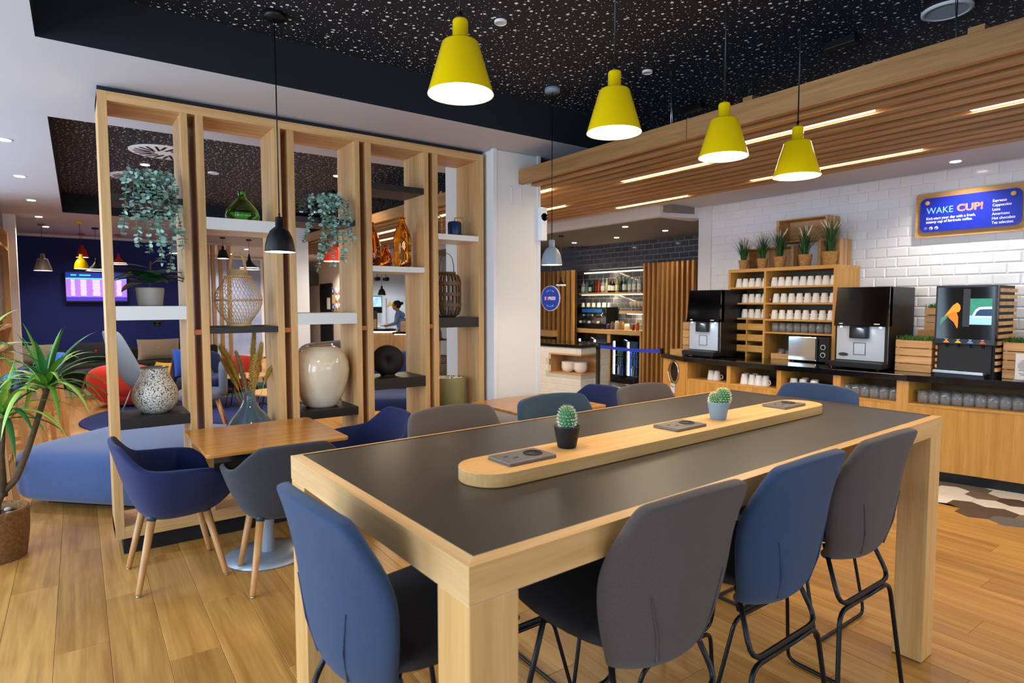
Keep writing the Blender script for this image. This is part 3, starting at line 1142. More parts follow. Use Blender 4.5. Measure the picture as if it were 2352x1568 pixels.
def trailing(label, x, y, z, strands, pot_m, pr=.06, ph=.10, front=FY, n_up=8):
    t = T('trailing_plant', label, 'potted plant', (x, y, z))
    MB().lathe([(.001, 0), (pr * .85, 0), (pr, ph), (pr * .93, ph), (pr * .9, ph - .012), (.001, ph - .012)], 24).obj('pot', pot_m, t)
    for (sx, drop, bend) in strands:
        drop *= .56
        q = MB()
        dx = sx
        fy = front - y - .035 - R.uniform(0, .025)
        zb = ph + R.uniform(.01, .04)
        pts = fillet([(dx * .25, -pr * .4, ph - .01), (dx * .6, fy * .45, zb + .03), (dx * .95, fy * .9, zb - .02), (dx, fy, -.05), (dx + bend * .5, fy - .004, -drop * .5), (dx + bend, fy + .004, -drop)], .05, 4)
        q.tube(pts, .0016, 4, mi=2)
        # opposite leaf pairs along the strand
        acc, last = 0, pts[0]
        for a, b_ in zip(pts, pts[1:]):
            L = (b_ - a).length
            s_ = 0
            while acc + L - s_ > .020:
                s_ += .020 - acc
                acc = 0
                p = a + (b_ - a) * min(1, s_ / L)
                d = (b_ - a).normalized()
                ang = R.uniform(0, PI)
                for sg in (-1, 1):
                    o_ = d.orthogonal().normalized()
                    o_.rotate(Quaternion(d, ang))
                    o_ = (o_ * sg + Vector((0, 0, -.25)) + d * .2).normalized()
                    wv = o_.cross(d).normalized()
                    wv.rotate(Quaternion(o_, R.uniform(-1.5, 1.5)))
                    ln = R.uniform(.022, .036)
                    wd = ln * .40
                    up_ = o_.cross(wv) * ln * .15
                    q.add([p, p + o_ * ln * .35 + wv * wd, p + o_ * ln * .8 + wv * wd * .75 + up_, p + o_ * ln + up_, p + o_ * ln * .8 - wv * wd * .75 + up_, p + o_ * ln * .35 - wv * wd],
                          [(0, 1, 2, 3), (0, 3, 4, 5)], R.choice([0, 0, 1]), True)
            acc += L - s_
        stuff(q.obj('strand', [eu1, eu2, stem_m], t))
    q = MB()
    for k in range(n_up * 9):
        a = R.uniform(0, 2 * PI)
        rr = R.uniform(.1, 1.5) * pr
        p = Vector((rr * math.cos(a), rr * math.sin(a), ph + R.uniform(-.015, .05)))
        o_ = Vector((math.cos(a), math.sin(a), R.uniform(-.2, .8))).normalized()
        wv = o_.cross(Vector((0, 0, 1))).normalized()
        ln = R.uniform(.024, .042)
        q.add([p, p + o_ * ln * .4 + wv * ln * .42, p + o_ * ln, p + o_ * ln * .4 - wv * ln * .42], [(0, 1, 2, 3)], R.choice([0, 0, 1]), True)
    stuff(q.obj('crown_leaves', [eu1, eu2], t))
    return t


trailing('trailing eucalyptus in a black pot on the top left shelf', .385, 4.40, 2.163,
         [(-.13, .42, -.02), (-.09, .56, .02), (-.06, .30, 0), (-.03, .62, .01), (.0, .35, .01), (.03, .75, .01), (.06, .5, -.01), (.09, .40, .02), (.115, .80, -.03), (.13, .55, .03)], blkg)
trailing('trailing eucalyptus in a silver pot on the third bay top shelf', 1.43, 4.40, 2.119,
         [(-.10, .32, -.06), (-.02, .5, -.02), (.02, .35, .01), (.05, .62, .0), (.08, .3, .0), (.11, .56, .02), (.14, .22, .03), (.17, .30, .02), (.06, .44, -.05), (.0, .70, -.07)], mat('silver_pot', '8d9298', .2, metal=1), .06, .11)
MB().lathe([(.001, 0), (.055, 0), (.062, .10), (.058, .10), (.05, .03), (.001, .03)], 20).obj('pot', mat('silver_pot2', '8d9298', .15, metal=1), T('metal_pot', 'shiny silver pot left of the trailing plant on third bay top shelf', 'pot', (1.315, 4.41, 2.119)))
stuff((lambda q: q.obj('trailing_leaves', [eu2], bpy.data.objects['metal_pot']))((lambda q: [q.add([(x, y, z), (x + .012, y, z + .008), (x + .02, y - .01, z)], [(0, 1, 2)]) for x, y, z in [(R.uniform(-.08, .06), R.uniform(-.08, .0), R.uniform(.05, .13)) for _ in range(60)]] and q)(MB())))

# broad leaved plant in ribbed stone pot
t = T('leafy_pot_plant', 'broad leaved green plant in ribbed stone pot on white shelf', 'potted plant', (.378, 4.43, 1.504))
q = MB()
P = []
for r_, z in ((.001, 0), (.060, 0), (.066, .006), (.077, .102), (.078, .115), (.073, .115), (.069, .095), (.001, .095)):
    P.append([((r_ + (.0022 if (k % 2 and .064 < r_ and z < .11) else 0)) * math.cos(2 * PI * k / 72), (r_ + (.0022 if (k % 2 and .064 < r_ and z < .11) else 0)) * math.sin(2 * PI * k / 72), z) for k in range(72)])
q.grid(P, cu=True)
q.obj('pot', mat('stone_pot', 'b5aca2', .8, bump=.2, bscale=120), t)
leaf_m = mat('dark_leaf', '1f4a2a', .35, rand=.25, var=.2, vscale=20)
leaf_l = mat('light_leaf', '5f9a3c', .4)


def leaf(par, base, az, el, L, Wd, m_, droop=.5, name='leaf', n=7, fold=.15):
    q = MB()
    rows = []
    p = Vector(base)
    d = Vector((math.cos(az) * math.cos(el), math.sin(az) * math.cos(el), math.sin(el)))
    side = Vector((-math.sin(az), math.cos(az), 0))
    for k in range(n + 1):
        s_ = k / n
        wv = Wd * (math.sin(PI * min(1, s_ ** .8 * .98 + .02)) ** .8 if name == 'leaf' else (min(1, s_ * 6 + .35) * (1 - s_ ** 2.2)))
        nn = side.cross(d).normalized()
        rows.append([p - side * wv + nn * fold * wv, p - side * wv * .5 + nn * fold * wv * .3, p.copy(), p + side * wv * .5 + nn * fold * wv * .3, p + side * wv + nn * fold * wv])
        p = p + d * (L / n)
        d = (d + Vector((0, 0, -droop / n * 1.6))).normalized()
    q.grid(rows)
    return q.obj(name, m_, par)


for k in range(17):
    az = k * 2.4 + R.uniform(-.3, .3)
    el = R.uniform(.15, .9)
    leaf(t, (.02 * math.cos(az), .02 * math.sin(az), .14 + .004 * k), az, el, R.uniform(.17, .25), R.uniform(.045, .065), leaf_m, R.uniform(.5, 1.1))
leaf(t, (.01, 0, .26), -.1, .75, .2, .032, leaf_l, .4)
leaf(t, (0, 0, .24), 2.9, .3, .22, .034, leaf_l, .3)
MB().tube([(0, 0, .1), (.005, 0, .2), (.01, 0, .28)], .005, 6).obj('stem', mat('reddish_stem', '6a4a3a', .7), t)

# mottled stone vase
t = T('mottled_vase', 'round black and white speckled vase on lowest dark shelf', 'vase', (.385, 4.42, .830))
sp = bpy.data.materials.new('speckle')
sp.use_nodes = True
n, l = sp.node_tree.nodes, sp.node_tree.links
b = n['Principled BSDF']
b.inputs['Roughness'].default_value = .35
tc = n.new('ShaderNodeTexCoord')
vo = n.new('ShaderNodeTexNoise')
vo.inputs['Scale'].default_value = 125
vo.inputs['Detail'].default_value = 2
l.new(tc.outputs['Object'], vo.inputs['Vector'])
cr = n.new('ShaderNodeValToRGB')
cr.color_ramp.elements[0].position = .38
cr.color_ramp.elements[0].color = H('2c2a2a')
cr.color_ramp.elements[1].position = .52
cr.color_ramp.elements[1].color = H('d8d2c8')
l.new(vo.outputs[0], cr.inputs[0])
l.new(cr.outputs[0], b.inputs['Base Color'])
MB().lathe([(.001, 0), (.075, 0), (.10, .025), (.124, .07), (.131, .11), (.122, .155), (.100, .20), (.082, .235), (.076, .26), (.079, .285), (.074, .285), (.070, .26), (.09, .20), (.11, .1), (.06, .02), (.001, .02)], 40).obj('body', sp, t)
MB().lathe([(.0795, .282), (.081, .288), (.074, .29), (.072, .284)], 40).obj('rim', mat('vase_rim', '6f6a66', .3), t)

# green bottle vase
def gl(name, col, rough=.03, ior=1.45):
    return mat(name, col, rough, trans=1, ior=ior)


t = T('green_glass_vase', 'squat green glass bottle vase on the white shelf of second bay', 'vase', (.935, 4.43, 2.066))
MB().lathe([(.001, .002), (.085, .002), (.105, .02), (.11, .045), (.098, .085), (.07, .125), (.035, .16), (.024, .178), (.026, .21), (.030, .213), (.024, .214), (.018, .18), (.03, .155), (.066, .12), (.094, .08), (.104, .045), (.08, .01), (.001, .008)], 40).obj('body', gl('green_glass', '8fd070'), t)

# bamboo lantern
t = T('bamboo_lantern', 'onion shaped pale bamboo lantern with loop handle on second bay shelf', 'lantern', (.895, 4.43, 1.366))
bam = mat('bamboo', 'e4c08a', .5, var=.15, vscale=40)
prof = [(.075, .015), (.105, .06), (.15, .13), (.166, .185), (.150, .24), (.112, .30), (.082, .335)]


def rad_at(z):
    for (r0, z0), (r1, z1) in zip(prof, prof[1:]):
        if z <= z1 + 1e-6:
            k = (z - z0) / (z1 - z0)
            return r0 + (r1 - r0) * k
    return prof[-1][0]


for k in range(36):
    a0 = 2 * PI * k / 36
    q = MB()
    pts = []
    for j in range(13):
        s_ = j / 12
        z = .015 + .32 * s_
        zz = s_ * PI
        r_ = .072 + .076 * math.sin(zz) ** 1.25 + .008 * s_
        a = a0 + 1.15 * s_
        pts.append(Vector((r_ * math.cos(a), r_ * math.sin(a), z)))
    for p, p2 in zip(pts, pts[1:]):
        q.bar(p, p2 + (p2 - p) * .08, .004, .0025, upv=Vector((p.x, p.y, 0)).normalized())
    q.obj('slat', bam, t)
MB().lathe([(.078, 0), (.078, .018), (.001, .018)], 32).obj('base_ring', bam, t)
MB().lathe([(.146, .170), (.150, .176), (.146, .182)], 40, closed=True).obj('hoop', bam, t)
MB().lathe([(.088, .332), (.088, .34), (.062, .34), (.062, .382), (.056, .382), (.056, .335)], 32, closed=True).obj('collar', bam, t)
q = MB()
pts = [Vector((.062 * math.cos(a), 0, .365 + .135 * math.sin(a) ** .75)) for a in [PI * k / 16 for k in range(17)]]
for p, p2 in zip(pts, pts[1:]):
    q.bar(p, p2, .022, .004, upv=(p2 - p).cross(Vector((0, 1, 0))))
q.obj('handle', bam, t, rz=-.9)

# blue glass vase with dried grasses
t = T('blue_glass_vase', 'large blue grey glass demijohn vase with dried pampas grasses', 'vase', (.945, 4.43, .485))
MB().lathe([(.001, .002), (.12, .002), (.15, .03), (.166, .10), (.160, .175), (.122, .245), (.07, .305), (.044, .355), (.035, .415), (.040, .445), (.042, .455), (.036, .455), (.029, .415), (.038, .355), (.064, .303), (.116, .241), (.154, .174), (.16, .1), (.13, .012), (.001, .01)], 44).obj('body', mat('bluegrey_glass', 'a9c6d6', .03, trans=.86), t)
pam1 = mat('pampas_gold', 'dcbc58', .9, var=.25, vscale=40)
pam2 = mat('pampas_tan', 'c2aa7c', .9, var=.25, vscale=40)


def plume(par, base, tip, bend, L, wd, m_, n=1500):
    q = MB()
    b0, b1 = Vector(base), Vector(tip)
    mid = (b0 + b1) / 2 + Vector(bend)
    f = lambda s_: b0 * (1 - s_) ** 2 + mid * 2 * s_ * (1 - s_) + b1 * s_ * s_
    q.tube([f(k / 8) for k in range(9)], .002, 4)
    for k in range(n):
        s_ = 1 - L * R.random()
        p = f(s_)
        d = (f(min(1, s_ + .02)) - f(s_ - .02)).normalized()
        k2 = (1 - s_) / L
        wv = wd * (math.sin(PI * min(1, .12 + k2 * .85)) ** .7)
        o_ = Vector((R.gauss(0, 1), R.gauss(0, 1), R.gauss(0, 1)))
        o_ = (o_ - d * o_.dot(d)).normalized()
        e = p + d * R.uniform(.02, .045) + o_ * wv * R.uniform(.5, 1)
        s2 = d.cross(o_) * .0022
        q.add([p - s2, p + s2, e], [(0, 1, 2)])
    return stuff(q.obj('dried_plume', m_, par))


plume(t, (0, 0, .05), (-.17, -.03, .735), (.07, 0, .1), .44, .042, pam1, 2600)
plume(t, (0, 0, .05), (-.15, .02, .64), (.06, 0, .05), .40, .036, pam1, 2200)
plume(t, (0, 0, .05), (-.08, -.05, .69), (.05, 0, 0), .45, .034, pam2, 2200)
plume(t, (.005, 0, .05), (.050, .02, .83), (-.02, 0, 0), .46, .034, pam1, 2600)
plume(t, (.005, 0, .05), (.085, -.02, .74), (-.02, 0, 0), .42, .036, pam1, 2200)
plume(t, (.005, .01, .05), (.15, .02, .57), (-.02, 0, .08), .3, .026, pam1)
q = MB()
q.tube([(.0, -.01, .05), (.02, -.03, .45), (.035, -.04, .64)], .003, 5)
for k in range(900):
    s_ = R.random()
    p = Vector((.012 + .03 * s_, -.03 - .012 * s_, -0 + .43 + .25 * s_))
    o_ = Vector((R.gauss(0, 1), R.gauss(0, 1), R.gauss(0, .7))).normalized() * .036 * (math.sin(PI * (.1 + .82 * s_)) ** .6) * R.uniform(.55, 1)
    c_ = p + o_
    r_ = .0035
    q.add([c_ + Vector((r_, 0, 0)), c_ + Vector((-r_, 0, 0)), c_ + Vector((0, r_, 0)), c_ + Vector((0, -r_, 0)), c_ + Vector((0, 0, r_)), c_ + Vector((0, 0, -r_))], [(0, 2, 4), (2, 1, 4), (1, 3, 4), (3, 0, 4), (2, 0, 5), (1, 2, 5), (3, 1, 5), (0, 3, 5)])
stuff(q.obj('dried_millet', mat('millet', 'd0ae58', .9), t))

# big cream vase
t = T('cream_vase', 'very large glossy cream jar on third bay lowest shelf', 'vase', (1.448, 4.43, .760))
crm = mat('cream_glaze', 'e8decd', .12, coat=.5, col2='d6c4a6', vscale=4)
MB().lathe([(.001, 0), (.105, 0), (.125, .02), (.165, .10), (.195, .19), (.206, .265), (.20, .33), (.178, .385), (.14, .425), (.10, .445), (.078, .452), (.078, .447), (.09, .43), (.12, .40), (.001, .39)], 48).obj('body', crm, t)
MB().lathe([(.076, .450), (.080, .458), (.071, .461), (.068, .452)], 40, closed=True).obj('rim', mat('tan_rim', 'b08a5c', .5), t)

# amber bottles
amb = gl('amber_glass', 'f59a24')
amb2 = gl('orange_glass', 'f07a18')


def organic(name, label, prof, m_, loc, dents, ph):
    t = T(name, label, 'glass bottle', loc, 0, 'amber glass bottles')
    P = []
    for r_, z in prof:
        P.append([(r_ * (1 + dents * (math.sin(3 * a + z * 40 + ph) * .5 + math.sin(2 * a - z * 55)) * (1 if r_ > .03 else 0)) * math.cos(a), r_ * (1 + dents * math.sin(2 * a + z * 60 + ph) * (1 if r_ > .03 else 0)) * math.sin(a), z) for a in [2 * PI * k / 28 for k in range(28)]])
    MB().grid(P, cu=True).obj('body', m_, t, sub=1, fix=True)
    MB().lathe([(prof[-1][0], prof[-1][1] - .004), (prof[-1][0] + .006, prof[-1][1]), (prof[-1][0], prof[-1][1] + .006), (prof[-1][0] - .004, prof[-1][1])], 20, closed=True).obj('rim', m_, t)


def solid_b(pr, th=.005):
    return [(.001, .002)] + pr + [(max(.004, r_ - th), z) for r_, z in reversed(pr)] + [(.001, .012)]


def bottle_p(pr):
    return [(.001, .002)] + pr


organic('amber_bottle', 'left tall amber glass bottle on fourth bay white shelf', bottle_p([(.06, .002), (.075, .04), (.08, .10), (.07, .17), (.055, .24), (.03, .29), (.019, .31), (.019, .335)]), amb2, (1.855, 4.42, 1.799), .03, 0)
organic('amber_bottle', 'right tall rippled amber glass bottle on fourth bay white shelf', bottle_p([(.07, .002), (.078, .04), (.068, .12), (.075, .2), (.068, .27), (.04, .33), (.022, .355), (.022, .39)]), amb, (2.115, 4.42, 1.799), .06, 1.5)
organic('amber_bottle', 'small round amber glass bottle between the two tall ones', bottle_p([(.045, .002), (.055, .04), (.05, .09), (.03, .13), (.015, .15), (.015, .17)]), amb2, (1.985, 4.45, 1.799), .03, 3)

# black wooden disc ornament
t = T('disc_ornament', 'black ridged disc shaped vase standing on edge on fourth bay shelf', 'ornament', (1.975, 4.42, .949))
q = MB()
P = []
for r_, yy in ((.003, -.03), (.012, -.032), (.02, -.048), (.06, -.056), (.10, -.046), (.118, -.02), (.122, 0), (.118, .02), (.10, .046), (.06, .056), (.02, .048), (.003, .03)):
    P.append([(((r_ + (.0015 if k % 2 and .02 < r_ < .12 else 0)) * 1.04) * math.cos(2 * PI * k / 72), yy, .122 + (r_ + (.0015 if k % 2 and .02 < r_ < .12 else 0)) * math.sin(2 * PI * k / 72)) for k in range(72)])
q.grid(P, cu=True)
q.obj('body', mat('charred_wood', '15110f', .7), t, rz=-.35)
MB().box(-.045, .045, -.04, .04, 0, .012).obj('foot', mat('charred_wood2', '15110f', .7), t)

# two navy storage jars with brass handles
for x, lab in ((2.395, 'left navy metal jar with brass loop handle, half behind the upright'), (2.605, 'right navy metal jar with brass loop handle beside the column')):
    t = T('handled_jar', lab, 'jar', (x, 4.44, 2.072), 0, 'navy jars on the last bay')
    MB().lathe([(.001, 0), (.056, 0), (.058, .004), (.058, .115), (.05, .13), (.044, .132), (.044, .01), (.001, .01)], 28).obj('body', mat('navy_enamel', '1b3466', .35), t)
    q = MB()
    q.tube(fillet([(.058, 0, .03), (.075, 0, .03), (.075, 0, .165), (-.0, 0, .165), (-.0, 0, .132)], .018), .0045, 8)
    q.obj('handle', mat('brass', 'c29a50', .3, metal=1), t, rz=-.3)

# dark wood-strip lantern
t = T('strip_lantern', 'dark cylindrical bent wood strip lantern with tall handle', 'lantern', (2.52, 4.43, 1.405))
dkw = mat('dark_bent_wood', '6b4f38', .5, var=.2, vscale=30)
for k in range(20):
    a = 2 * PI * k / 20
    q = MB()
    pts = []
    for r_, z in ((.07, .004), (.10, .02), (.116, .06), (.118, .18), (.116, .31), (.10, .345), (.07, .36)):
        pts.append(Vector((r_ * math.cos(a), r_ * math.sin(a), z)))
    for p, p2 in zip(pts, pts[1:]):
        q.bar(p, p2, .018, .003, upv=Vector((math.cos(a), math.sin(a), .01)))
    q.obj('strip', dkw, t)
for z in (.10, .19, .28):
    MB().lathe([(.1195, z - .014), (.1215, z - .014), (.1215, z + .014), (.1195, z + .014)], 40, closed=True, sm=False).obj('band', dkw, t)
MB().lathe([(.001, 0), (.075, 0), (.075, .01), (.001, .01)], 30).obj('base', blkm, t)
MB().lathe([(.06, .355), (.075, .355), (.075, .375), (.06, .375)], 30, closed=True).obj('collar', dkw, t)
q = MB()
pts = [Vector((.06 * math.cos(a), 0, .37 + .16 * math.sin(a) ** .7)) for a in [PI * k / 16 for k in range(17)]]
for p, p2 in zip(pts, pts[1:]):
    q.bar(p, p2, .02, .004, upv=(p2 - p).cross(Vector((0, 1, 0))))
q.obj('handle', dkw, t, rz=-.7)
MB().lathe([(.001, .01), (.045, .01), (.045, .14), (.041, .14), (.041, .02), (.001, .02)], 24).obj('glass_cup', glassm, t)

# concrete planter with pebbles
t = T('concrete_planter', 'olive concrete cylinder planter topped with white pebbles', 'planter', (2.53, 4.43, .612))
MB().lathe([(.001, 0), (.128, 0), (.135, .008), (.137, .28), (.135, .285), (.122, .285), (.12, .25), (.001, .25)], 40).obj('pot', mat('olive_concrete', '8f8a5a', .8, var=.2, vscale=6, bump=.2, bscale=60), t)
q = MB()
for k in range(170):
    a, r_ = R.uniform(0, 2 * PI), .115 * math.sqrt(R.random())
    c_ = Vector((r_ * math.cos(a), r_ * math.sin(a), .268 + R.uniform(0, .018)))
    s_ = R.uniform(.007, .013)
    q.lathe([(.001, -s_ * .6), (s_, 0), (.001, s_ * .6)], 6, c_)
stuff(q.obj('pebbles', mat('white_pebble', 'ece6da', .7), t))

# small dry grass plant on the floor behind the bar stools
t = T('dry_grass_plant', 'small tuft of reddish dry grass in black pot on the floor', 'potted plant', (2.490, 5.555, 0.000))
t.location = (2.02, 4.02, 0)
MB().lathe([(.001, 0), (.06, 0), (.085, .34), (.078, .34), (.07, .30), (.001, .30)], 20).obj('pot', blkm, t)
q = MB()
for k in range(160):
    a = R.uniform(0, 2 * PI)
    p = Vector((.04 * R.random() * math.cos(a), .04 * R.random() * math.sin(a), .3))
    L, ln = R.uniform(.14, .3), R.uniform(.15, .8)
    m1 = p + Vector((math.cos(a) * L * ln * .3, math.sin(a) * L * ln * .3, L * .6))
    e = m1 + Vector((math.cos(a) * L * ln * .6 + R.uniform(-.03, .03), math.sin(a) * L * ln * .6, L * .3))
    q.tube([p, m1, e], [.0016, .0013, .0006], 3)
stuff(q.obj('grass', mat('dry_grass', '9a5f42', .9), t))


# ================================================================ PENDANT LAMPS
def pendant(label, x, y, zrim, zceil, shape, R_, m_, cord_m, glow=14, e=10, canopy=None, group=None, color=WARM, lname='pendant_lamp'):
    t = T(lname, label, 'pendant lamp', (x, y, zrim), 0, group)
    if shape == 'cone':
        o_ = [(R_, 0), (R_ * .985, .004), (R_ * .555, R_ * 1.48), (R_ * .50, R_ * 1.535), (R_ * .235, R_ * 1.545), (R_ * .235, R_ * 2.12), (R_ * .2, R_ * 2.18), (.004, R_ * 2.19)]
        top = R_ * 2.19
    elif shape == 'dome':
        o_ = [(R_, 0), (R_ * .99, .004), (R_ * .95, R_ * .45), (R_ * .84, R_ * .95), (R_ * .62, R_ * 1.42), (R_ * .36, R_ * 1.66), (R_ * .27, R_ * 1.7), (R_ * .27, R_ * 2.3), (R_ * .24, R_ * 2.36), (.004, R_ * 2.38)]
        top = R_ * 2.38
    else:  # wide trumpet
        o_ = [(R_, 0), (R_ * .985, .004), (R_ * .72, R_ * .26), (R_ * .42, R_ * .56), (R_ * .22, R_ * .82), (R_ * .13, R_ * 1.1), (R_ * .1, R_ * 1.35), (.004, R_ * 1.37)]
        top = R_ * 1.37
    inn = [(max(.003, r_ - .0025), z - (.002 if z > .01 else 0)) for r_, z in o_]
    MB().lathe(o_, 40, cap=False).obj('shade', m_, t)
    iw = [p for p in inn if p[1] < top * .72]
    MB().lathe([(R_ - .0012, .0005)] + iw[1:] + [(.003, iw[-1][1])], 40, cap=False).obj('inner_shade', lampin, t)
    g = MB().lathe([(.001, R_ * .06), (R_ * .8, R_ * .10), (R_ * .86, R_ * .16)], 32)
    g.obj('glow_disc', mat('pendant_glow', (1, .95, .86, 1), .5, emit=glow), t)
    L = zceil - zrim
    MB().tube([(0, 0, top), (0, 0, L)], .0032, 6).obj('cord', cord_m, t)
    MB().tube([(0, 0, top - .002), (0, 0, top + R_ * .22)], [R_ * .09, .005], 8).obj('cord_grip', blk, t)
    cr = canopy or .045
    MB().lathe([(.001, L - .028), (cr, L - .028), (cr, L), (.001, L)], 28).obj('ceiling_rose', m_ if canopy else blk, t)
    if e:
        lamp('pendant_light', 'SPOT', (x, y, zrim - .012), e, color, R_ * .7, aim=(0, 0, -1), spot=150, blend=.5)
    return t


lampin = mat('lamp_inner_white', 'f4f2ee', .5)
yel = mat('yellow_lacquer', 'f4cc00', .22, coat=.3)
blkl = mat('black_lacquer', '17181a', .35)
gryl = mat('grey_lacquer', '8f9aa6', .35)
redl = mat('red_lacquer', 'd83014', .3)
tpl = mat('taupe_lacquer', '7d7268', .4)
YP = [(1058, 220, 151, 'largest yellow cone pendant nearest the viewer'), (1410, 305, 125, 'second yellow cone pendant over the bar table'), (1661, 361, 110, 'third yellow cone pendant over the bar table'), (1829, 406, 102, 'fourth yellow cone pendant over the far table end')]
for (x, y, z, lab) in ((.947, 1.573, 2.137, YP[0][3]), (1.585, 1.573, 2.128, YP[1][3]), (2.158, 1.522, 2.112, YP[2][3]), (2.585, 1.449, 2.073, YP[3][3])):
    pendant(lab, x, y, z, 3.05, 'cone', .0985, yel, blk, 12, 16, None, 'yellow pendants over the bar table')
pendant('black dome pendant hanging in front of the divider', .905, 3.405, 1.797, 3.05, 'dome', .0795, blkl, blk, 12, 10, .055)
pendant('pale grey dome pendant beside the white column', 2.815, 3.41, 1.797, 3.05, 'dome', .0765, gryl, blk, 12, 8, .055)

# ================================================================ COFFEE COUNTER
FP = [(5.876, 4.98), (5.64, 4.45), (5.66, 3.5), (5.78, 2.2), (6.0, 1.45), (6.0, .3)]
CT = .90


def fx(y):
    for (x0, y0), (x1, y1) in zip(FP[1:], FP[2:]):
        if y >= y1:
            return x0 + (x1 - x0) * (y - y0) / (y1 - y0)
    return FP[-1][0]


def off(p, d):
    return (p[0] + d, p[1])


stone = mat('black_stone', '0c0d10', .12, coat=.3, var=.3, vscale=60)
MBs = MB()
MBs.prism([(6.73, .3)] + [FP[5], FP[4], FP[3], FP[2], FP[1], FP[0]] + [(6.73, 4.98)], CT - .055, CT)
tag(MBs.obj('worktop', stone, bevel=.003), 'black polished stone worktop running along the white tiled wall', 'worktop')
NZ = .655
ys = [4.44, 4.058, 4.012, 3.49, 3.447, 2.945, 2.90, 2.315, 2.225, 1.40, 1.33, .32]
ulab = ['cabinet unit nearest the bin hole with two mugs in its niche', 'cabinet unit with four mugs in its niche', 'cabinet unit with mugs below the microwave', 'cabinet unit full of tumblers below the larger coffee machine', 'wide cabinet unit full of tumblers below the juice dispenser', 'cabinet unit at the frame edge below the paper notice']
niche = []
bounds = [((5.670, 4.429, 0.798)[1], (5.670, 3.885, 0.844)[1]), ((5.670, 3.885, 0.844)[1], (5.680, 3.324, 0.891)[1]), ((5.680, 3.324, 0.891)[1], (5.730, 2.788, 0.933)[1]), ((5.730, 2.788, 0.933)[1], (5.840, 2.240, 0.896)[1]), ((5.840, 2.240, 0.896)[1], 1.30), (1.30, .32)]
bounds[0] = (4.44, bounds[0][1])
for n_, (ya, yb) in enumerate(bounds):
    t = T('counter_cabinet', ulab[n_], 'cabinet', (0, 0, 0), 0, 'coffee counter cabinets')
    f = lambda y, d=.03: (fx(y) + d, y)
    w_ = .022 if n_ < 3 else .045
    for yy, s_ in ((ya, -1), (yb, 1)):
        if n_ == 4 and yy == yb:
            continue
        y2 = yy + s_ * w_
        MB().prism([f(yy), f(y2), (6.7, y2), (6.7, yy)][::s_], .09, CT - .056).obj('side_panel', cab_z, t, fix=True)
    a_, b_ = ya - w_, yb + w_
    MB().prism([f(b_, .034), f(a_, .034), (6.7, a_), (6.7, b_)][::-1], NZ - .02, NZ).obj('niche_floor', cab_y, t, fix=True)
    parts_ = [(b_, a_)] if n_ != 4 else [(b_, 1.74), (1.77, a_)]
    for q0, q1 in parts_:
        MB().prism([f(q0, .032), f(q1, .032), f(q1, .05), f(q0, .05)][::-1], .092, NZ - .021).obj('door', cab_z, t, fix=True)
    if n_ == 4:
        MB().prism([f(1.74, .031), f(1.77, .031), f(1.77, .05), f(1.74, .05)][::-1], .092, NZ - .021).obj('filler_strip', cab_z, t, fix=True)
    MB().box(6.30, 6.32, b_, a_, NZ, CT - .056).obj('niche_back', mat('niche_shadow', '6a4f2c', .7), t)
    MB().prism([f(yb, .09), f(ya, .09), f(ya, .12), f(yb, .12)][::-1], 0, .09).obj('plinth', mat('kick_black', '0e1016', .35), t, fix=True)
    niche.append((a_, b_))
# angled end panel with the bin hole
t = T('bin_cabinet', 'angled cabinet end panel with steel ringed waste hole and small notice', 'cabinet', (FP[1][0], FP[1][1], 0), math.atan2(FP[0][1] - FP[1][1], FP[0][0] - FP[1][0]))
Lb = math.hypot(FP[0][0] - FP[1][0], FP[0][1] - FP[1][1])
q = MB()
hz, hx_, hr = .695, Lb * .50, .125
NN = 40
inner = [(hx_ + hr * math.cos(2 * PI * k / NN), hz + hr * math.sin(2 * PI * k / NN)) for k in range(NN)]
outer = []
x0, x1, z0, z1 = .0, Lb, .09, CT - .056
for k in range(NN):
    a = 2 * PI * k / NN
    c_, s_ = math.cos(a), math.sin(a)
    m_ = min(((x1 - hx_) / c_ if c_ > 1e-6 else (x0 - hx_) / c_ if c_ < -1e-6 else 1e9), ((z1 - hz) / s_ if s_ > 1e-6 else (z0 - hz) / s_ if s_ < -1e-6 else 1e9))
    outer.append((hx_ + c_ * m_, hz + s_ * m_))
for cx_, cz_ in ((x0, z0), (x1, z0), (x1, z1), (x0, z1)):
    k = min(range(NN), key=lambda i: (outer[i][0] - cx_) ** 2 + (outer[i][1] - cz_) ** 2)
    outer[k] = (cx_, cz_)
q.grid([[(x, -.03, z) for x, z in outer], [(x, -.03, z) for x, z in inner], [(x, -.06, z) for x, z in inner]], cu=True, sm=False)
q.obj('front_panel', cab_z, t)
MB().lathe([(.122, -.025), (.140, -.025), (.140, -.017), (.132, -.012), (.122, -.016)], 48, (hx_, 0, hz), 0, 'y', closed=True).obj('steel_ring', chrome, t)
MB().lathe([(.124, -.26), (.124, -.05), (.122, -.05)], 40, (hx_, 0, hz), 0, 'y').obj('bin_chute', blk, t)
MB().box(.0, Lb, -.12, -.09, 0, .09).obj('plinth', blk, t)
MB().box(Lb - .02, Lb, -.58, -.06, .09, CT - .056).obj('end_panel', cab_z, t)
sg = MB().prism(rrect(.105, .115, .015), -.004, 0, 0, Matrix.Translation((hx_ + .01, -.026, .50)) @ Matrix.Rotation(PI / 2, 4, 'X')).obj('notice', white, t)
text('Please', .03, mat('notice_blue', '5a6fb0', .6), t, (hx_ + .01, -.0205, .51), (PI / 2, 0, PI), 'CENTER')
for o in list(t.children):
    pass

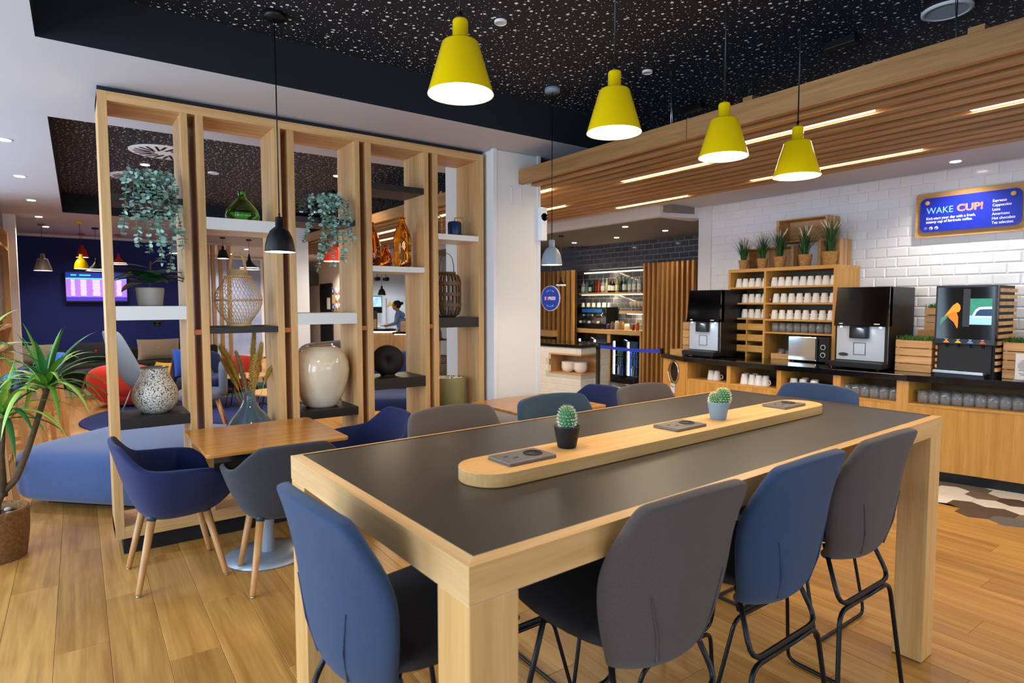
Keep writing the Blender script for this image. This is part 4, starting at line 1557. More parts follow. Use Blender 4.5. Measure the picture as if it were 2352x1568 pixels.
# ---- mugs and tumblers
mugm = MB()
mugm.lathe([(.040, 0), (.041, .002), (.041, .010), (.037, .045), (.0285, .098), (.025, .102), (.001, .102)], 20)
mugm = mugm.mesh('mug', china)
hme = MB()
hme.tube([(.036, 0, .058), (.052, 0, .056), (.061, 0, .042), (.060, 0, .026), (.050, 0, .017), (.038, 0, .020)], .005, 6)
hme = hme.mesh('handle', china)


def mug(x, y, z, label, group, s_=1.0, ang=None):
    o = link('mug', mugm, None, (x, y, z), (-PI / 2 + R.uniform(-.35, .5)) if ang is None else ang)
    o.scale = (s_, s_, s_)
    tag(o, label, 'mug', group)
    link('handle', hme, o)


tmb = MB()
tmb.lathe([(.001, .0), (.032, 0), (.036, .012), (.0385, .05), (.036, .098), (.0335, .098), (.0355, .05), (.032, .014), (.001, .01)], 18)
tmb = tmb.mesh('tumbler', glassm)


def tumbler(x, y, z, label, group, s_=1.0):
    o = link('tumbler', tmb, None, (x, y, z))
    o.scale = (s_, s_, s_)
    tag(o, label, 'glass', group)


# ---- cup shelf standing on the worktop
CX, CY0, CY1, CZT = 6.25, 3.045, 4.305, 1.91
t = T('cup_shelf', 'oak shelf unit of white mugs and small drawers on the worktop', 'shelf unit', (CX, CY0, CT))
W_, H_, D_ = CY1 - CY0, CZT - CT, 6.735 - CX - .01
MB().box(0, D_, 0, W_, H_ - .036, H_).obj('top_panel', cab_y, t)
MB().box(0, D_, 0, .036, 0, H_ - .036).obj('side_panel', cab_z, t)
MB().box(0, D_, W_ - .03, W_, 0, H_ - .036).obj('side_panel', cab_z, t)
DV = 3.835 - CY0
MB().box(.001, D_, DV - .012, DV + .012, 0, H_ - .036).obj('divider', cab_z, t)
MB().box(D_ - .01, D_, .036, W_ - .03, 0, H_ - .036).obj('back_panel', mat('shelf_back', '5d5a48', .5), t)
zl = [(6.250, 3.838, 1.702)[2], (6.250, 3.833, 1.522)[2], (6.250, 3.829, 1.348)[2]]
zr = [(6.250, 3.051, 1.704)[2], (6.250, 3.045, 1.523)[2], (6.250, 3.039, 1.342)[2], (6.250, 3.034, 1.200)[2]]
for z in zl:
    MB().box(.001, D_ - .01, DV + .012, W_ - .03, z - CT - .018, z - CT).obj('shelf_board', cab_y, t)
for z in zr:
    MB().box(.001, D_ - .01, .036, DV - .012, z - CT - .018, z - CT).obj('shelf_board', cab_y, t)
mid = (6.250, 4.050, 1.097)[1] - CY0
MB().box(.001, D_ - .01, mid - .008, mid + .008, 0, zl[2] - CT - .018).obj('divider', cab_z, t)
dh = (zl[2] - CT - .018) / 3.45
for k in range(4):
    zt = zl[2] - CT - .018 - dh * k
    for a_, b_ in ((DV + .014, mid - .010), (mid + .010, W_ - .032)):
        z0 = max(.002, zt - dh + .006)
        z1 = zt - dh * .36
        if z1 - z0 < .01:
            continue
        q = MB()
        q.box(.004, .016, a_, b_, z0, z1)
        d_ = q.obj('drawer', cab_y, t)
        MB().box(.016, D_ - .03, a_, b_, z0, z0 + .008).obj('drawer_floor', cab_y, d_)
        if k < 3:
            MB().box(.0, D_ - .011, a_, b_, z0 - .012, z0 - .004).obj('drawer_runner', mat('runner_dark', '2c2116', .8), d_)
for i, (z, nm) in enumerate(zip(zl, ('top', 'middle', 'lowest'))):
    for k in range(5):
        mug(6.34, 4.215 - .083 * k, z, 'white mug, %s from the left on the %s row of the narrow mug bay' % (ORD[k], nm), 'mugs, %s row, narrow bay' % nm)
for i, (z, nm, n_, yst) in enumerate(zip(zr[:3], ('top', 'middle', 'lowest'), (9, 8, 8), (3.765, 3.74, 3.755))):
    for k in range(n_):
        mug(6.33, yst - (.0815 if n_ == 9 else .089) * k, z, 'white mug, %s from the left on the %s row of the wide mug bay' % (ORD[k], nm), 'mugs, %s row, wide bay' % nm)
for k in range(9):
    tumbler(6.33, 3.74 - .083 * k, zr[3], 'clear tumbler, %s from the left on the shelf above the microwave' % ORD[k], 'tumblers above the microwave')
# mugs and tumblers in the counter niches
for k, (y, d, n_) in enumerate(((4.19, .13, 0), (4.115, .13, 0))):
    mug(fx(y) + d + .03, y, NZ, '%s white mug in the counter niche beside the bin hole' % ('left', 'right')[k], 'mugs in the first niche', 1.05)
for k, (y, d) in enumerate(((3.79, .22), (3.75, .12), (3.70, .24), (3.665, .13), (3.585, .12), (3.525, .15))):
    mug(fx(y) + d, y, NZ, 'white mug, %s from the left in the counter niche below the small drawers' % ORD[k], 'mugs in the second niche', 1.08)
for k, (y, d) in enumerate(((3.225, .13), (3.17, .24), (3.13, .12), (3.045, .18), (3.01, .09))):
    mug(fx(y) + d, y, NZ, 'white mug, %s from the left in the counter niche below the microwave' % ORD[k], 'mugs in the third niche', 1.12)
for k in range(7):
    y = 2.80 - .078 * k
    tumbler(fx(y) + .11, y, NZ, '%s tumbler from the left, front row of niche under larger coffee machine' % ORD[k], 'front tumblers, fourth niche', 1.08)
    if k < 6:
        tumbler(fx(y) + .20, y - .035, NZ, '%s tumbler from the left, back row of niche under larger coffee machine' % ORD[k], 'back tumblers, fourth niche', 1.08)
for k in range(12):
    y = 2.12 - .076 * k
    tumbler(fx(y) + .11, y, NZ, '%s tumbler from the left, front row of niche under juice dispenser' % ORD[k], 'front tumblers, fifth niche', 1.08)
    if k < 11:
        tumbler(fx(y) + .2, y - .035, NZ, '%s tumbler from the left, back row of niche under juice dispenser' % ORD[k], 'back tumblers, fifth niche', 1.08)

# ---- coffee machines (local: front faces -x, width along y)
panel_st = mat('brushed_panel', 'c6d0dc', .3, metal=.5)
glow_pan = mat('panel_light', (.75, .88, 1, 1), .5, emit=2.2)


def coffee_machine(label, loc, w_=.46, d_=.58, h_=.77, badge=False, rz=0):
    t = T('coffee_machine', label, 'coffee machine', loc, rz)
    MB().box(.06, d_, -w_ / 2, w_ / 2, .012, h_).obj('body', mat('machine_side', '141416', .4), t, bevel=.006)
    q = MB()
    hz0, hz1 = .40, h_ - .002
    q.add([(.012, -w_ / 2, hz0), (.012, w_ / 2, hz0), (.055, w_ / 2, hz1), (.055, -w_ / 2, hz1), (.12, -w_ / 2, hz0), (.12, w_ / 2, hz0), (.12, w_ / 2, hz1), (.12, -w_ / 2, hz1)],
          [(0, 1, 2, 3)[::-1], (0, 4, 5, 1), (3, 2, 6, 7), (0, 3, 7, 4), (1, 5, 6, 2)])
    q.obj('upper_door', blkg, t, fix=True, bevel=.004)
    MB().box(.0575, .062, -w_ / 2 - .001, -w_ / 2 + .003, .02, h_ - .01).obj('edge_trim', chrome, t)
    MB().box(.052, .0585, -w_ / 2 + .03, w_ / 2 - .015, .075, .398).obj('steel_panel', panel_st, t)
    for s_ in (-1, 1):
        MB().box(.045, .06, s_ * (w_ / 2 - .06) - .008 + .007, s_ * (w_ / 2 - .06) + .008 + .007, .385, .3985).obj('panel_lamp', glow_pan, t)
    lamp('dispenser_light', 'AREA', (loc[0] + .03, loc[1], loc[2] + .392), 1.5, (.72, .86, 1), .04, .3, aim=(.25, 0, -1))
    q = MB()
    q.prism(rrect(.17, .09, .03), .285, .40, 0, Matrix.Translation((.045, .01, 0)) @ Matrix.Rotation(PI / 2, 4, 'Z'))
    q.obj('nozzle_head', blk, t, bevel=.008)
    MB().box(.010, .03, .008, .012, .30, .395).obj('nozzle_split', mat('nozzle_line', '3a3f46', .4), t)
    q = MB()
    for y0, y1, z0, z1 in ((-.045, .065, .238, .243), (-.045, .065, .126, .131), (-.045, -.040, .126, .243), (.060, .065, .126, .243)):
        q.box(.0495, .0535, y0 - .0, y1, z0, z1)
    q.obj('cup_mark', blk, t)
    MB().box(-.07, .06, -w_ / 2, w_ / 2, .012, .062).obj('drip_tray', blkm, t, bevel=.005)
    MB().box(-.06, .05, -w_ / 2 + .03, w_ / 2 - .03, .0622, .067).obj('drip_grille', blk, t)
    for sx in (-.04, d_ - .05):
        for sy in (-1, 1):
            MB().lathe([(.018, 0), (.015, .013)], 12, (sx, sy * (w_ / 2 - .04), 0)).obj('foot', blk, t)
    for y0, ln in ((w_ / 2 - .05, .035), (-w_ / 2 + .11, .05)):
        MB().add([(.0135, y0, .418), (.0135, y0 - ln, .418), (.0148, y0 - ln, .428), (.0148, y0, .428)], [(0, 1, 2, 3)]).obj('door_mark', mat('mark_white', 'd0d4d8', .5), t)
    if badge:
        q = MB()
        q.prism([(.047 * math.cos(2 * PI * k / 28), .017 * math.sin(2 * PI * k / 28)) for k in range(28)], 0, .002)
        bo = q.obj('badge', mat('badge_dark', '2c3a32', .4), t, (.050, .155, .125))
        bo.rotation_euler = (PI / 2, 0, -PI / 2)
    return t


coffee_machine('black coffee machine between the bin end and the mug shelf', (5.88, 4.395, CT), .44, .56)
coffee_machine('larger black coffee machine with oval badge right of the microwave', (5.97, 2.695, CT), .475, .60, badge=True)

# ---- microwave
t = T('microwave', 'silver mirrored microwave with two round dials inside the shelf unit', 'microwave', (6.20, 3.285, CT))
MB().box(.02, .36, -.205, .23, .012, .265).obj('body', mat('microwave_grey', '2a2c30', .4), t, bevel=.004)
MB().box(0, .02, -.075, .228, .014, .263).obj('door', mat('mirror_door', 'c9d2da', .08, metal=1), t, bevel=.004)
MB().box(-.018, .0, -.095, -.072, .03, .25).obj('handle', mat('handle_blueblack', '1e2836', .3), t, bevel=.004)
MB().box(0, .02, -.205, -.096, .014, .263).obj('control_panel', blk, t, bevel=.003)
for z in (.165, .085):
    MB().lathe([(.019, 0), (.019, -.012), (.026, -.012), (.026, -.006), (.026, 0)], 24, (0, -.15, z), 0, 'x').obj('dial', mat('dial_ring', 'd8dadd', .3), t)
    MB().lathe([(.019, -.013), (.001, -.014)], 20, (0, -.15, z), 0, 'x').obj('dial_cap', blk, t)
for sy in (-.17, .19):
    MB().box(.03, .06, sy - .015, sy + .015, 0, .013).obj('foot', blk, t)

# small wicker tray with jars beside the microwave
t = T('condiment_tray', 'small wooden tray with glass jars left of the microwave', 'tray', (6.36, 3.66, CT))
for x0, x1, y0, y1, z1 in ((-.06, .06, -.11, .11, .008), (-.06, -.052, -.11, .11, .06), (.052, .06, -.11, .11, .06), (-.052, .052, -.11, -.102, .06), (-.052, .052, .102, .11, .06)):
    MB().box(x0, x1, y0, y1, .0005 if z1 < .01 else .008, z1).obj('panel', pine, t)
for y, h_, nm in ((.02, .10, 'dark jar of sticks in the condiment tray'), (-.065, .09, 'clear glass jar in the condiment tray')):
    o = T('glass_jar', nm, 'jar', (6.36, 3.66 + y, CT + .0085))
    MB().lathe([(.001, 0), (.035, 0), (.038, .02), (.034, h_), (.031, h_), (.035, .02), (.001, .006)], 20).obj('body', glassm, o)
    MB().lathe([(.001, .008), (.03, .008), (.03, h_ * .6), (.001, h_ * .6)], 14).obj('contents', mat('sachets', '4a3a30' if y > 0 else 'd8d0c4', .8), o)

# ---- crates
grass_m = [mat('grass_dark', '1f4a20', .7), mat('grass_mid', '356f2a', .7), mat('grass_light', '5a8f3a', .7)]


def grass_top(par, x0, x1, y0, y1, z, h_, n_):
    q = MB()
    for k in range(n_):
        p = Vector((R.uniform(x0, x1), R.uniform(y0, y1), z))
        a = R.uniform(0, 2 * PI)
        d = Vector((math.cos(a), math.sin(a), 0))
        hh = h_ * R.uniform(.55, 1.1)
        s_ = d.cross(Vector((0, 0, 1))) * .0022
        m1 = p + d * hh * .25 + Vector((0, 0, hh * .6))
        e = p + d * hh * R.uniform(.4, .8) + Vector((0, 0, hh))
        q.add([p - s_, p + s_, m1 + s_, m1 - s_, e], [(0, 1, 2, 3), (3, 2, 4)], R.choice([0, 1, 1, 2]))
    return stuff(q.obj('grass', grass_m, par))


def crate(label, loc, sx, sy, h_, rows, grass=0, rz=0, name='wooden_crate', gh=.06, group=None):
    """open slatted crate; local x depth, y width"""
    t = T(name, label, 'crate', loc, rz, group)
    rh = h_ / rows
    for k in range(rows):
        z0, z1 = k * rh + .004, (k + 1) * rh - .003
        MB().box(-sx / 2, -sx / 2 + .010, -sy / 2, sy / 2, z0, z1).obj('slat', pine, t)
        MB().box(sx / 2 - .010, sx / 2, -sy / 2, sy / 2, z0, z1).obj('slat', pine, t)
        for s_ in (-1, 1):
            MB().box(-sx / 2 + .010, sx / 2 - .010, s_ * sy / 2 - (.010 if s_ > 0 else 0), s_ * sy / 2 + (0 if s_ > 0 else .010), z0, z1).obj('slat', pine, t)
    for s_ in (-1, 1):
        for u in (-1, 1):
            MB().cb((s_ * (sx / 2 - .018), u * (sy / 2 - .018), h_ / 2 + .001), (.016, .016, h_ - .002)).obj('corner_post', pine_z, t)
    MB().box(-sx / 2 + .01, sx / 2 - .01, -sy / 2 + .01, sy / 2 - .01, .0005, .008).obj('base_board', pine, t)
    if grass:
        MB().box(-sx / 2 + .012, sx / 2 - .012, -sy / 2 + .012, sy / 2 - .012, h_ * .6, h_ - .012).obj('soil', mat('turf', '23301a', .95), t)
        grass_top(t, -sx / 2 + .0, sx / 2 - .0, -sy / 2 + .0, sy / 2 - .0, h_ - .015, gh, grass)
    return t


crate('front pine crate of green grass between coffee machine and juice dispenser', (6.19, 2.275, CT), .20, .29, .285, 4, 500)
crate('rear pine base crate carrying a smaller grass crate, left of juice dispenser', (6.525, 2.24, CT), .36, .30, .29, 4)
crate('small upper grass crate left of the juice dispenser', (6.62, 2.24, CT + .291), .16, .24, .285, 4, 350)
t = T('woven_tray', 'low woven tray in front of the small upper grass crate', 'tray', (6.45, 2.24, CT + .292))
MB().box(-.05, .05, -.12, .12, 0, .008).obj('base', pine, t)
wk = mat('wicker_tray', 'c79b62', .8, bump=.6, bscale=160, var=.3, vscale=80)
for x0, x1, y0, y1 in ((-.05, -.042, -.12, .12), (.042, .05, -.12, .12), (-.042, .042, -.12, -.112), (-.042, .042, .112, .12)):
    MB().box(x0, x1, y0, y1, .008, .075).obj('wall', wk, t)
crate('front pine crate of grass right of the juice dispenser', (6.26, 1.50, CT), .20, .29, .30, 4, 500)
crate('rear pine base crate right of the juice dispenser', (6.555, 1.43, CT), .34, .30, .31, 4)
crate('small upper grass crate right of the juice dispenser', (6.58, 1.43, CT + .312), .2, .26, .12, 2, 350)
crate('tall narrow grass crate behind the coffee machine at the bin end', (6.22, 4.80, CT), .13, .15, .385, 4, 160)
t = T('woven_tray', 'low woven tray on the worktop at the bin end', 'tray', (5.93, 4.74, CT))
MB().box(-.06, .06, -.095, .095, 0, .008).obj('base', pine, t)
for x0, x1, y0, y1 in ((-.06, -.052, -.095, .095), (.052, .06, -.095, .095), (-.052, .052, -.095, -.087), (-.052, .052, .087, .095)):
    MB().box(x0, x1, y0, y1, .008, .062).obj('wall', wk, t)

# paper notice in a clear holder at the frame edge
t = T('paper_notice', 'printed paper notice in clear stand right of the juice dispenser', 'notice', (6.10, 1.475, CT), rad(-4))
MB().box(-.03, .03, -.075, .075, 0, .004).obj('stand_base', glassm, t)
MB().box(-.006, -.002, -.075, .075, .004, .22).obj('holder', glassm, t)
MB().box(-.0085, -.0065, -.07, .07, .01, .215).obj('sheet', mat('paper', 'e8e6e6', .7), t)
q = MB()
q.lathe([(.001, -.0092), (.017, -.0092), (.017, -.0087)], 18, (0, -.01, .187), 0, 'x')
q.obj('logo_dot', mat('purple_ink', '5a4a8a', .6), t)
ink = mat('ink', '4a4a52', .7)
q = MB()
for k, wd in enumerate((.06, .08, .10, .11, .105, .11, .09, .10, 0, .09, .07)):
    q.box(-.0092, -.0088, -wd / 2, wd / 2, .158 - k * .0115, .162 - k * .0115)
q.obj('print_line', ink, t)

# ---- juice dispenser
t = T('juice_dispenser', 'black juice dispenser with lit fruit picture and slatted wooden sides', 'drink dispenser', (6.03, 1.88, CT))
Wd, Dp, Hh = .43, .47, .765
MB().box(.05, Dp, -Wd / 2 + .012, Wd / 2 - .012, .0, Hh).obj('body', blkm, t)
MB().box(.0, .05, -Wd / 2, Wd / 2, .27, Hh).obj('screen_frame', mat('screen_frame', '0c0f16', .25), t, bevel=.004)
MB().box(.028, .06, -Wd / 2 + .03, Wd / 2 - .03, .03, .27).obj('recess', mat('recess_grey', '20252b', .6), t)
MB().box(-.07, .05, -Wd / 2 + .05, Wd / 2 - .02, .025, .05).obj('drip_tray', steel, t, bevel=.003)
MB().box(-.05, .05, -Wd / 2 + .05, Wd / 2 - .03, 0, .025).obj('tray_base', blk, t)
scr = MB().box(-.002, .002, -Wd / 2 + .015, Wd / 2 - .015, .315, Hh - .015).obj('screen', mat('screen_black', '050407', .06), t)
MB().box(-.0035, -.0021, -.035, .015, .42, Hh - .03).obj('screen_band', mat('band_grey', '2a2a33', .4, emit=.3), t)
E_ = lambda h: mat('screen_' + h, h, .4, emit=.75)
# picture of the lit garden with a pale car
MB().box(-.0035, -.0021, -Wd / 2 + .03, -.035, .44, .655).obj('picture_green', mat('picture_green', '2f8a72', .4, emit=.7, var=.4, vscale=18), t)
MB().box(-.0042, -.0036, -Wd / 2 + .03, -.035, .44, .515).obj('picture_pale', E_('8fbfdc'), t)
q = MB()
q.prism([(-.17, .50), (-.05, .50), (-.06, .535), (-.075, .565), (-.10, .585), (-.185, .59), (-.185, .50)], 0, .0006, 0, Matrix(((0, 0, -1, -.0042), (1, 0, 0, 0), (0, 1, 0, 0), (0, 0, 0, 1))))
q.obj('picture_car', E_('c9e2f2'), t)
q = MB()
q.prism([(-.185, .512), (-.07, .512), (-.082, .545), (-.105, .566), (-.185, .57)], 0, .0006, 0, Matrix(((0, 0, -1, -.0049), (1, 0, 0, 0), (0, 1, 0, 0), (0, 0, 0, 1))))
q.obj('picture_window', E_('1b3a5c'), t)
MYZ = Matrix(((0, 0, -1, -.0036), (1, 0, 0, 0), (0, 1, 0, 0), (0, 0, 0, 1)))
MB().prism([(.145, .505), (.085, .60), (.055, .622), (.035, .60), (.03, .57), (.04, .545), (.085, .53)], 0, .001, 0, MYZ).obj('picture_fruit', mat('fruit_orange', 'f08a18', .4, emit=.9, var=.35, vscale=25), t)
MB().prism([(.125, .52), (.06, .545), (.045, .50), (.045, .42), (.05, .405), (.075, .455), (.11, .49)], 0, .001, 0, MYZ).obj('picture_fruit', mat('fruit_deep', 'ee6a14', .4, emit=.9), t)
MB().prism([(.145, .505), (.115, .51), (.155, .455), (.172, .425), (.175, .455), (.168, .49)], 0, .001, 0, MYZ).obj('picture_leaf', mat('fruit_leaf', '3f8f78', .4, emit=.5), t)
for k, (y, hexa) in enumerate(((.125, 'e88a2a'), (.04, 'e0b030'), (-.045, '5a86d0'), (-.13, 'd04a2a'))):
    q = MB()
    q.lathe([(.008, -.0008), (.011, -.0008), (.011, -.0003), (.008, -.0003)], 16, (0, y, .318), 0, 'x', closed=True)
    q.obj('tap_button', mat('button_white', 'e8ecf4', .4, emit=.6), t)
    MB().prism([(y + .024, .283), (y - .024, .283), (y - .018, .29), (y - .008, .301), (y + .006, .303), (y + .018, .29)], 0, .001, 0, Matrix(((0, 0, -1, -.0003), (1, 0, 0, 0), (0, 1, 0, 0), (0, 0, 0, 1)))).obj('flavour_picture', mat('flavour_' + hexa, hexa, .5, emit=.4), t)
    MB().lathe([(.011, .245), (.009, .27)], 12, (.03, y, 0)).obj('spout', blk, t)
for s_ in (-1, 1):
    for k in range(13):
        z0 = .055 + k * .0545
        MB().box(.055, Dp + .01, s_ * (Wd / 2 - .012) - (.018 if s_ < 0 else 0), s_ * (Wd / 2 - .012) + (.018 if s_ > 0 else 0), z0, z0 + .030).obj('side_slat', pine, t)

# ---- sign over the counter
t = T('coffee_sign', 'blue wall sign reading WAKE CUP on a wooden backing board', 'sign', (6.733, 2.095, 2.36))
RX = Matrix(((0, 0, -1, 0), (-1, 0, 0, 0), (0, 1, 0, 0), (0, 0, 0, 1)))  # board plane: x to the right as seen, y up
MB().prism(rrect(.875, .425, .03), .012, .030, 0, RX).obj('backing_board', wood('sign_board', 'd2a56c', 'ba8a52', 'y', .5), t)
blue = mat('sign_blue', '1329a6', .35)
MB().prism(rrect(.782, .322, .055, 8), .045, .050, 0, RX).obj('sign_panel', blue, t)
for x in (-.33, .33):
    MB().lathe([(.02, -.05), (.02, -.058), (.016, -.060), (.001, -.060)], 20, (0, -x, .115), 0, 'x').obj('fixing_knob', mat('knob_wood', 'c59a62', .5), t)
    MB().lathe([(.012, -.03), (.012, -.05)], 12, (0, -x, .115), 0, 'x').obj('fixing_peg', blk, t)
TR = (PI / 2, 0, -PI / 2)
lb, org, wht = mat('ink_lightblue', '86c5ff', .5), mat('ink_coral', 'ff7a5c', .5), mat('ink_white', 'e6ecff', .5)
tx = lambda s_, size, m_, x, z, **k: text(s_, size, m_, t, (-.0515, -x, z), TR, **k)
tx('WAKE', .085, lb, -.337, .010, bold=-.0004, fit=.217)
tx('CUP!', .088, org, -.090, .011, bold=.003, fit=.200)
tx('Kick-start your day with a fresh,', .034, wht, -.337, -.045, bold=.0004, fit=.393)
tx('steamy cup of fairtrade coffee.', .034, wht, -.337, -.078, bold=.0004, fit=.372)
for k, s_ in enumerate(('Espresso', 'Cappuccino', 'Latte', 'Americano', 'Hot chocolate', 'Tea selection')):
    tx(s_, .034, wht, .180, .059 - k * .0388, bold=.0003, sx=.85)
for k, (x, m_) in enumerate(((-.34, mat('ink_dim', '5a66c0', .5)), (-.295, wht), (-.25, wht))):
    q = MB()
    q.lathe([(.010 if k == 0 else .001, -.0512), (.0155, -.0512), (.0155, -.0506)], 20, (0, -x, -.127), 0, 'x')
    q.obj('emblem', m_, t)
    if k:
        q = MB()
        q.prism([(-.006, -.006), (.003, -.007), (.007, 0), (.001, .003), (-.003, .008)], .0514, .0518, 0, Matrix.Translation((0, -x, -.127)) @ RX)
        q.obj('emblem_detail', blue, t)

# ---- pots and crates on top of the cup shelf
bask = mat('seagrass', 'c08f52', .85, bump=.8, bscale=110, var=.35, vscale=60)
plume_w = mat('plume_white', 'efe6d6', .9)


def grass_pot(label, y, s_, x=6.34):
    t = T('grass_pot', label, 'potted plant', (x, y, CZT), 0, 'grasses on the mug shelf')
    P = []
    for k, (r_, z) in enumerate([(.043, 0)] + [(.044 + .017 * j / 11, .004 + .104 * j / 11) for j in range(12)] + [(.062, .112), (.054, .112), (.052, .09)]):
        P.append([((r_ + (.0022 if (k + m_) % 2 else 0)) * s_ * math.cos(2 * PI * m_ / 36), (r_ + (.0022 if (k + m_) % 2 else 0)) * s_ * math.sin(2 * PI * m_ / 36), z * s_) for m_ in range(36)])
    q = MB()
    q.grid(P, cu=True)
    q.obj('basket', bask, t)
    MB().lathe([(.001, .095 * s_), (.053 * s_, .092 * s_)], 20, cap=False).obj('soil', mat('soil_dark', '2c2018', .95), t)
    q = MB()
    for k in range(150):
        a = R.uniform(0, 2 * PI)
        d = Vector((math.cos(a), math.sin(a), 0))
        p = d * R.uniform(0, .03) + Vector((0, 0, .09 * s_))
        L = R.uniform(.18, .36) * s_
        sp_ = R.uniform(.05, .75) ** 1.3
        s2 = d.cross(Vector((0, 0, 1))) * .0026
        pts = [p + d * L * sp_ * u ** 1.8 + Vector((0, 0, L * (u - .35 * sp_ * u * u))) for u in (0, .35, .7, 1)]
        q.add([pts[0] - s2, pts[0] + s2, pts[1] + s2, pts[1] - s2, pts[2] + s2 * .7, pts[2] - s2 * .7, pts[3]], [(0, 1, 2, 3), (3, 2, 4, 5), (5, 4, 6)], R.choice([0, 0, 1]))
    stuff(q.obj('grass', grass_m, t))
    for k in range(7):
        a = R.uniform(0, 2 * PI)
        sp_ = R.uniform(.05, .35)
        b0 = Vector((math.cos(a) * sp_ * .2, math.sin(a) * sp_ * .2, R.uniform(.28, .34) * s_))
        e = b0 + Vector((math.cos(a) * sp_ * .12, math.sin(a) * sp_ * .2, .075))
        q = MB()
        q.tube([b0, b0 + (e - b0) * .25, b0 + (e - b0) * .7, e], [.002, .0075, .0065, .001], 6)
        q.obj('seed_head', plume_w, t)


for i, (px_, s_, lab) in enumerate((((6.340, 4.164, 1.915), .95, 'first grass pot from the left on the mug shelf'), ((6.340, 3.927, 1.923), 1.0, 'second grass pot from the left on the mug shelf'), ((6.340, 3.717, 1.923), 1.08, 'third grass pot on the mug shelf, before the leaning crate'), ((6.340, 3.431, 1.927), 1.12, 'fourth grass pot on the mug shelf, below the raised crate'), ((6.340, 3.173, 1.923), 1.25, 'largest grass pot at the right end of the mug shelf'))):
    grass_pot(lab, px_[1], s_)


def box_crate(label, x0, x1, y0, y1, z0, z1, lay, tilt=0):
    """crate lying on a side, its opening facing the room (-x)"""
    t = T('display_crate', label, 'crate', ((x0 + x1) / 2, (y0 + y1) / 2, z0), 0, 'pine crates on the mug shelf')
    X, Y, Z = (x1 - x0) / 2, (y1 - y0) / 2, z1 - z0
    th = .012
    # bottom of the crate = the wall side, made of boards
    nb = 4
    for k in range(nb):
        if lay == 'h':
            MB().box(X - th, X, -Y + th, Y - th, Z * k / nb + .003, Z * (k + 1) / nb - .003).obj('slat', pine, t)
        else:
            MB().box(X - th, X, -Y + th + (2 * Y - 2 * th) * k / nb + .003, -Y + th + (2 * Y - 2 * th) * (k + 1) / nb - .003, .003, Z - .003).obj('slat', pine_z, t)
    n3 = 3
    for k in range(n3):
        a, b_ = -X + 2 * X * k / n3 + .004, -X + 2 * X * (k + 1) / n3 - .004
        for s_ in (-1, 1):
            MB().box(a, b_, s_ * Y - (th if s_ > 0 else 0), s_ * Y + (0 if s_ > 0 else th), .0, Z).obj('slat', pine_z, t)
        MB().box(a, b_, -Y + th, Y - th, 0, th).obj('slat', pine, t)
        MB().box(a, b_, -Y + th, Y - th, Z - th, Z).obj('slat', pine, t)
    for sy in (-1, 1):
        MB().cb((0, sy * (Y - th - .01), Z / 2), (2 * X - .004, .02, Z - 2 * th - .002)).obj('corner_batten', pine, t)
    return t


ca = [(6.500, 4.212, 1.953), (6.500, 3.637, 1.953), (6.500, 3.853, 2.486), (6.500, 3.270, 2.465), (6.500, 3.140, 1.936), (6.500, 3.388, 1.940), (6.500, 3.149, 2.217), (6.500, 3.845, 2.211), (6.500, 4.219, 2.221)]
box_crate('left pine crate on the mug shelf behind the grass pots', 6.47, 6.725, ca[1][1], ca[0][1], CZT, CZT + .245, 'v')
box_crate('right pine crate standing on the mug shelf end', 6.47, 6.725, ca[4][1] - .005, ca[5][1] - .02, CZT, CZT + .285, 'v')
box_crate('raised pine crate bridging two crates below', 6.48, 6.725, ca[3][1], ca[2][1], CZT + .286, CZT + .286 + .255, 'h')

# ================================================================ BAR
BX = 8.30
yR, yL, yM = (8.300, 7.508, 0.950)[1], (8.300, 9.321, 1.036)[1], (8.300, 8.339, 0.941)[1]
bz = (8.300, 8.282, 1.010)[2]
t = T('back_bar', 'honey oak back bar counter framing two under counter fridges', 'counter', (BX, yR, 0))
LB = yL - yR + .05
MB().box(0, .395, 0, LB, bz - .085, bz).obj('worktop', oak_y, t, bevel=.003)
for a, b_ in ((0, .04), (yM - yR - .04, yM - yR + .04), (LB - .09, LB)):
    MB().box(.01, .395, a, b_, 0, bz - .086).obj('upright', oak_z, t)
MB().box(.38, .395, .04, LB - .09, .0, bz - .086).obj('back_panel', blkm, t)
fr_in = mat('fridge_inside', '20303c', .5)
cool = mat('fridge_led', (.72, .88, 1, 1), .5, emit=9)
btl_cols = [('1d5c33', 'green'), ('2b58c8', 'blue'), ('c8d4dc', 'clear'), ('6a4426', 'brown'), ('c23a2a', 'red')]
bme = [MB().lathe([(.001, 0), (.028, 0), (.03, .01), (.03, .12), (.012, .17), (.011, .21), (.013, .212), (.001, .213)], 12).mesh('bottle', mat('drink_' + n_, c_, .15, trans=.3)) for c_, n_ in btl_cols]


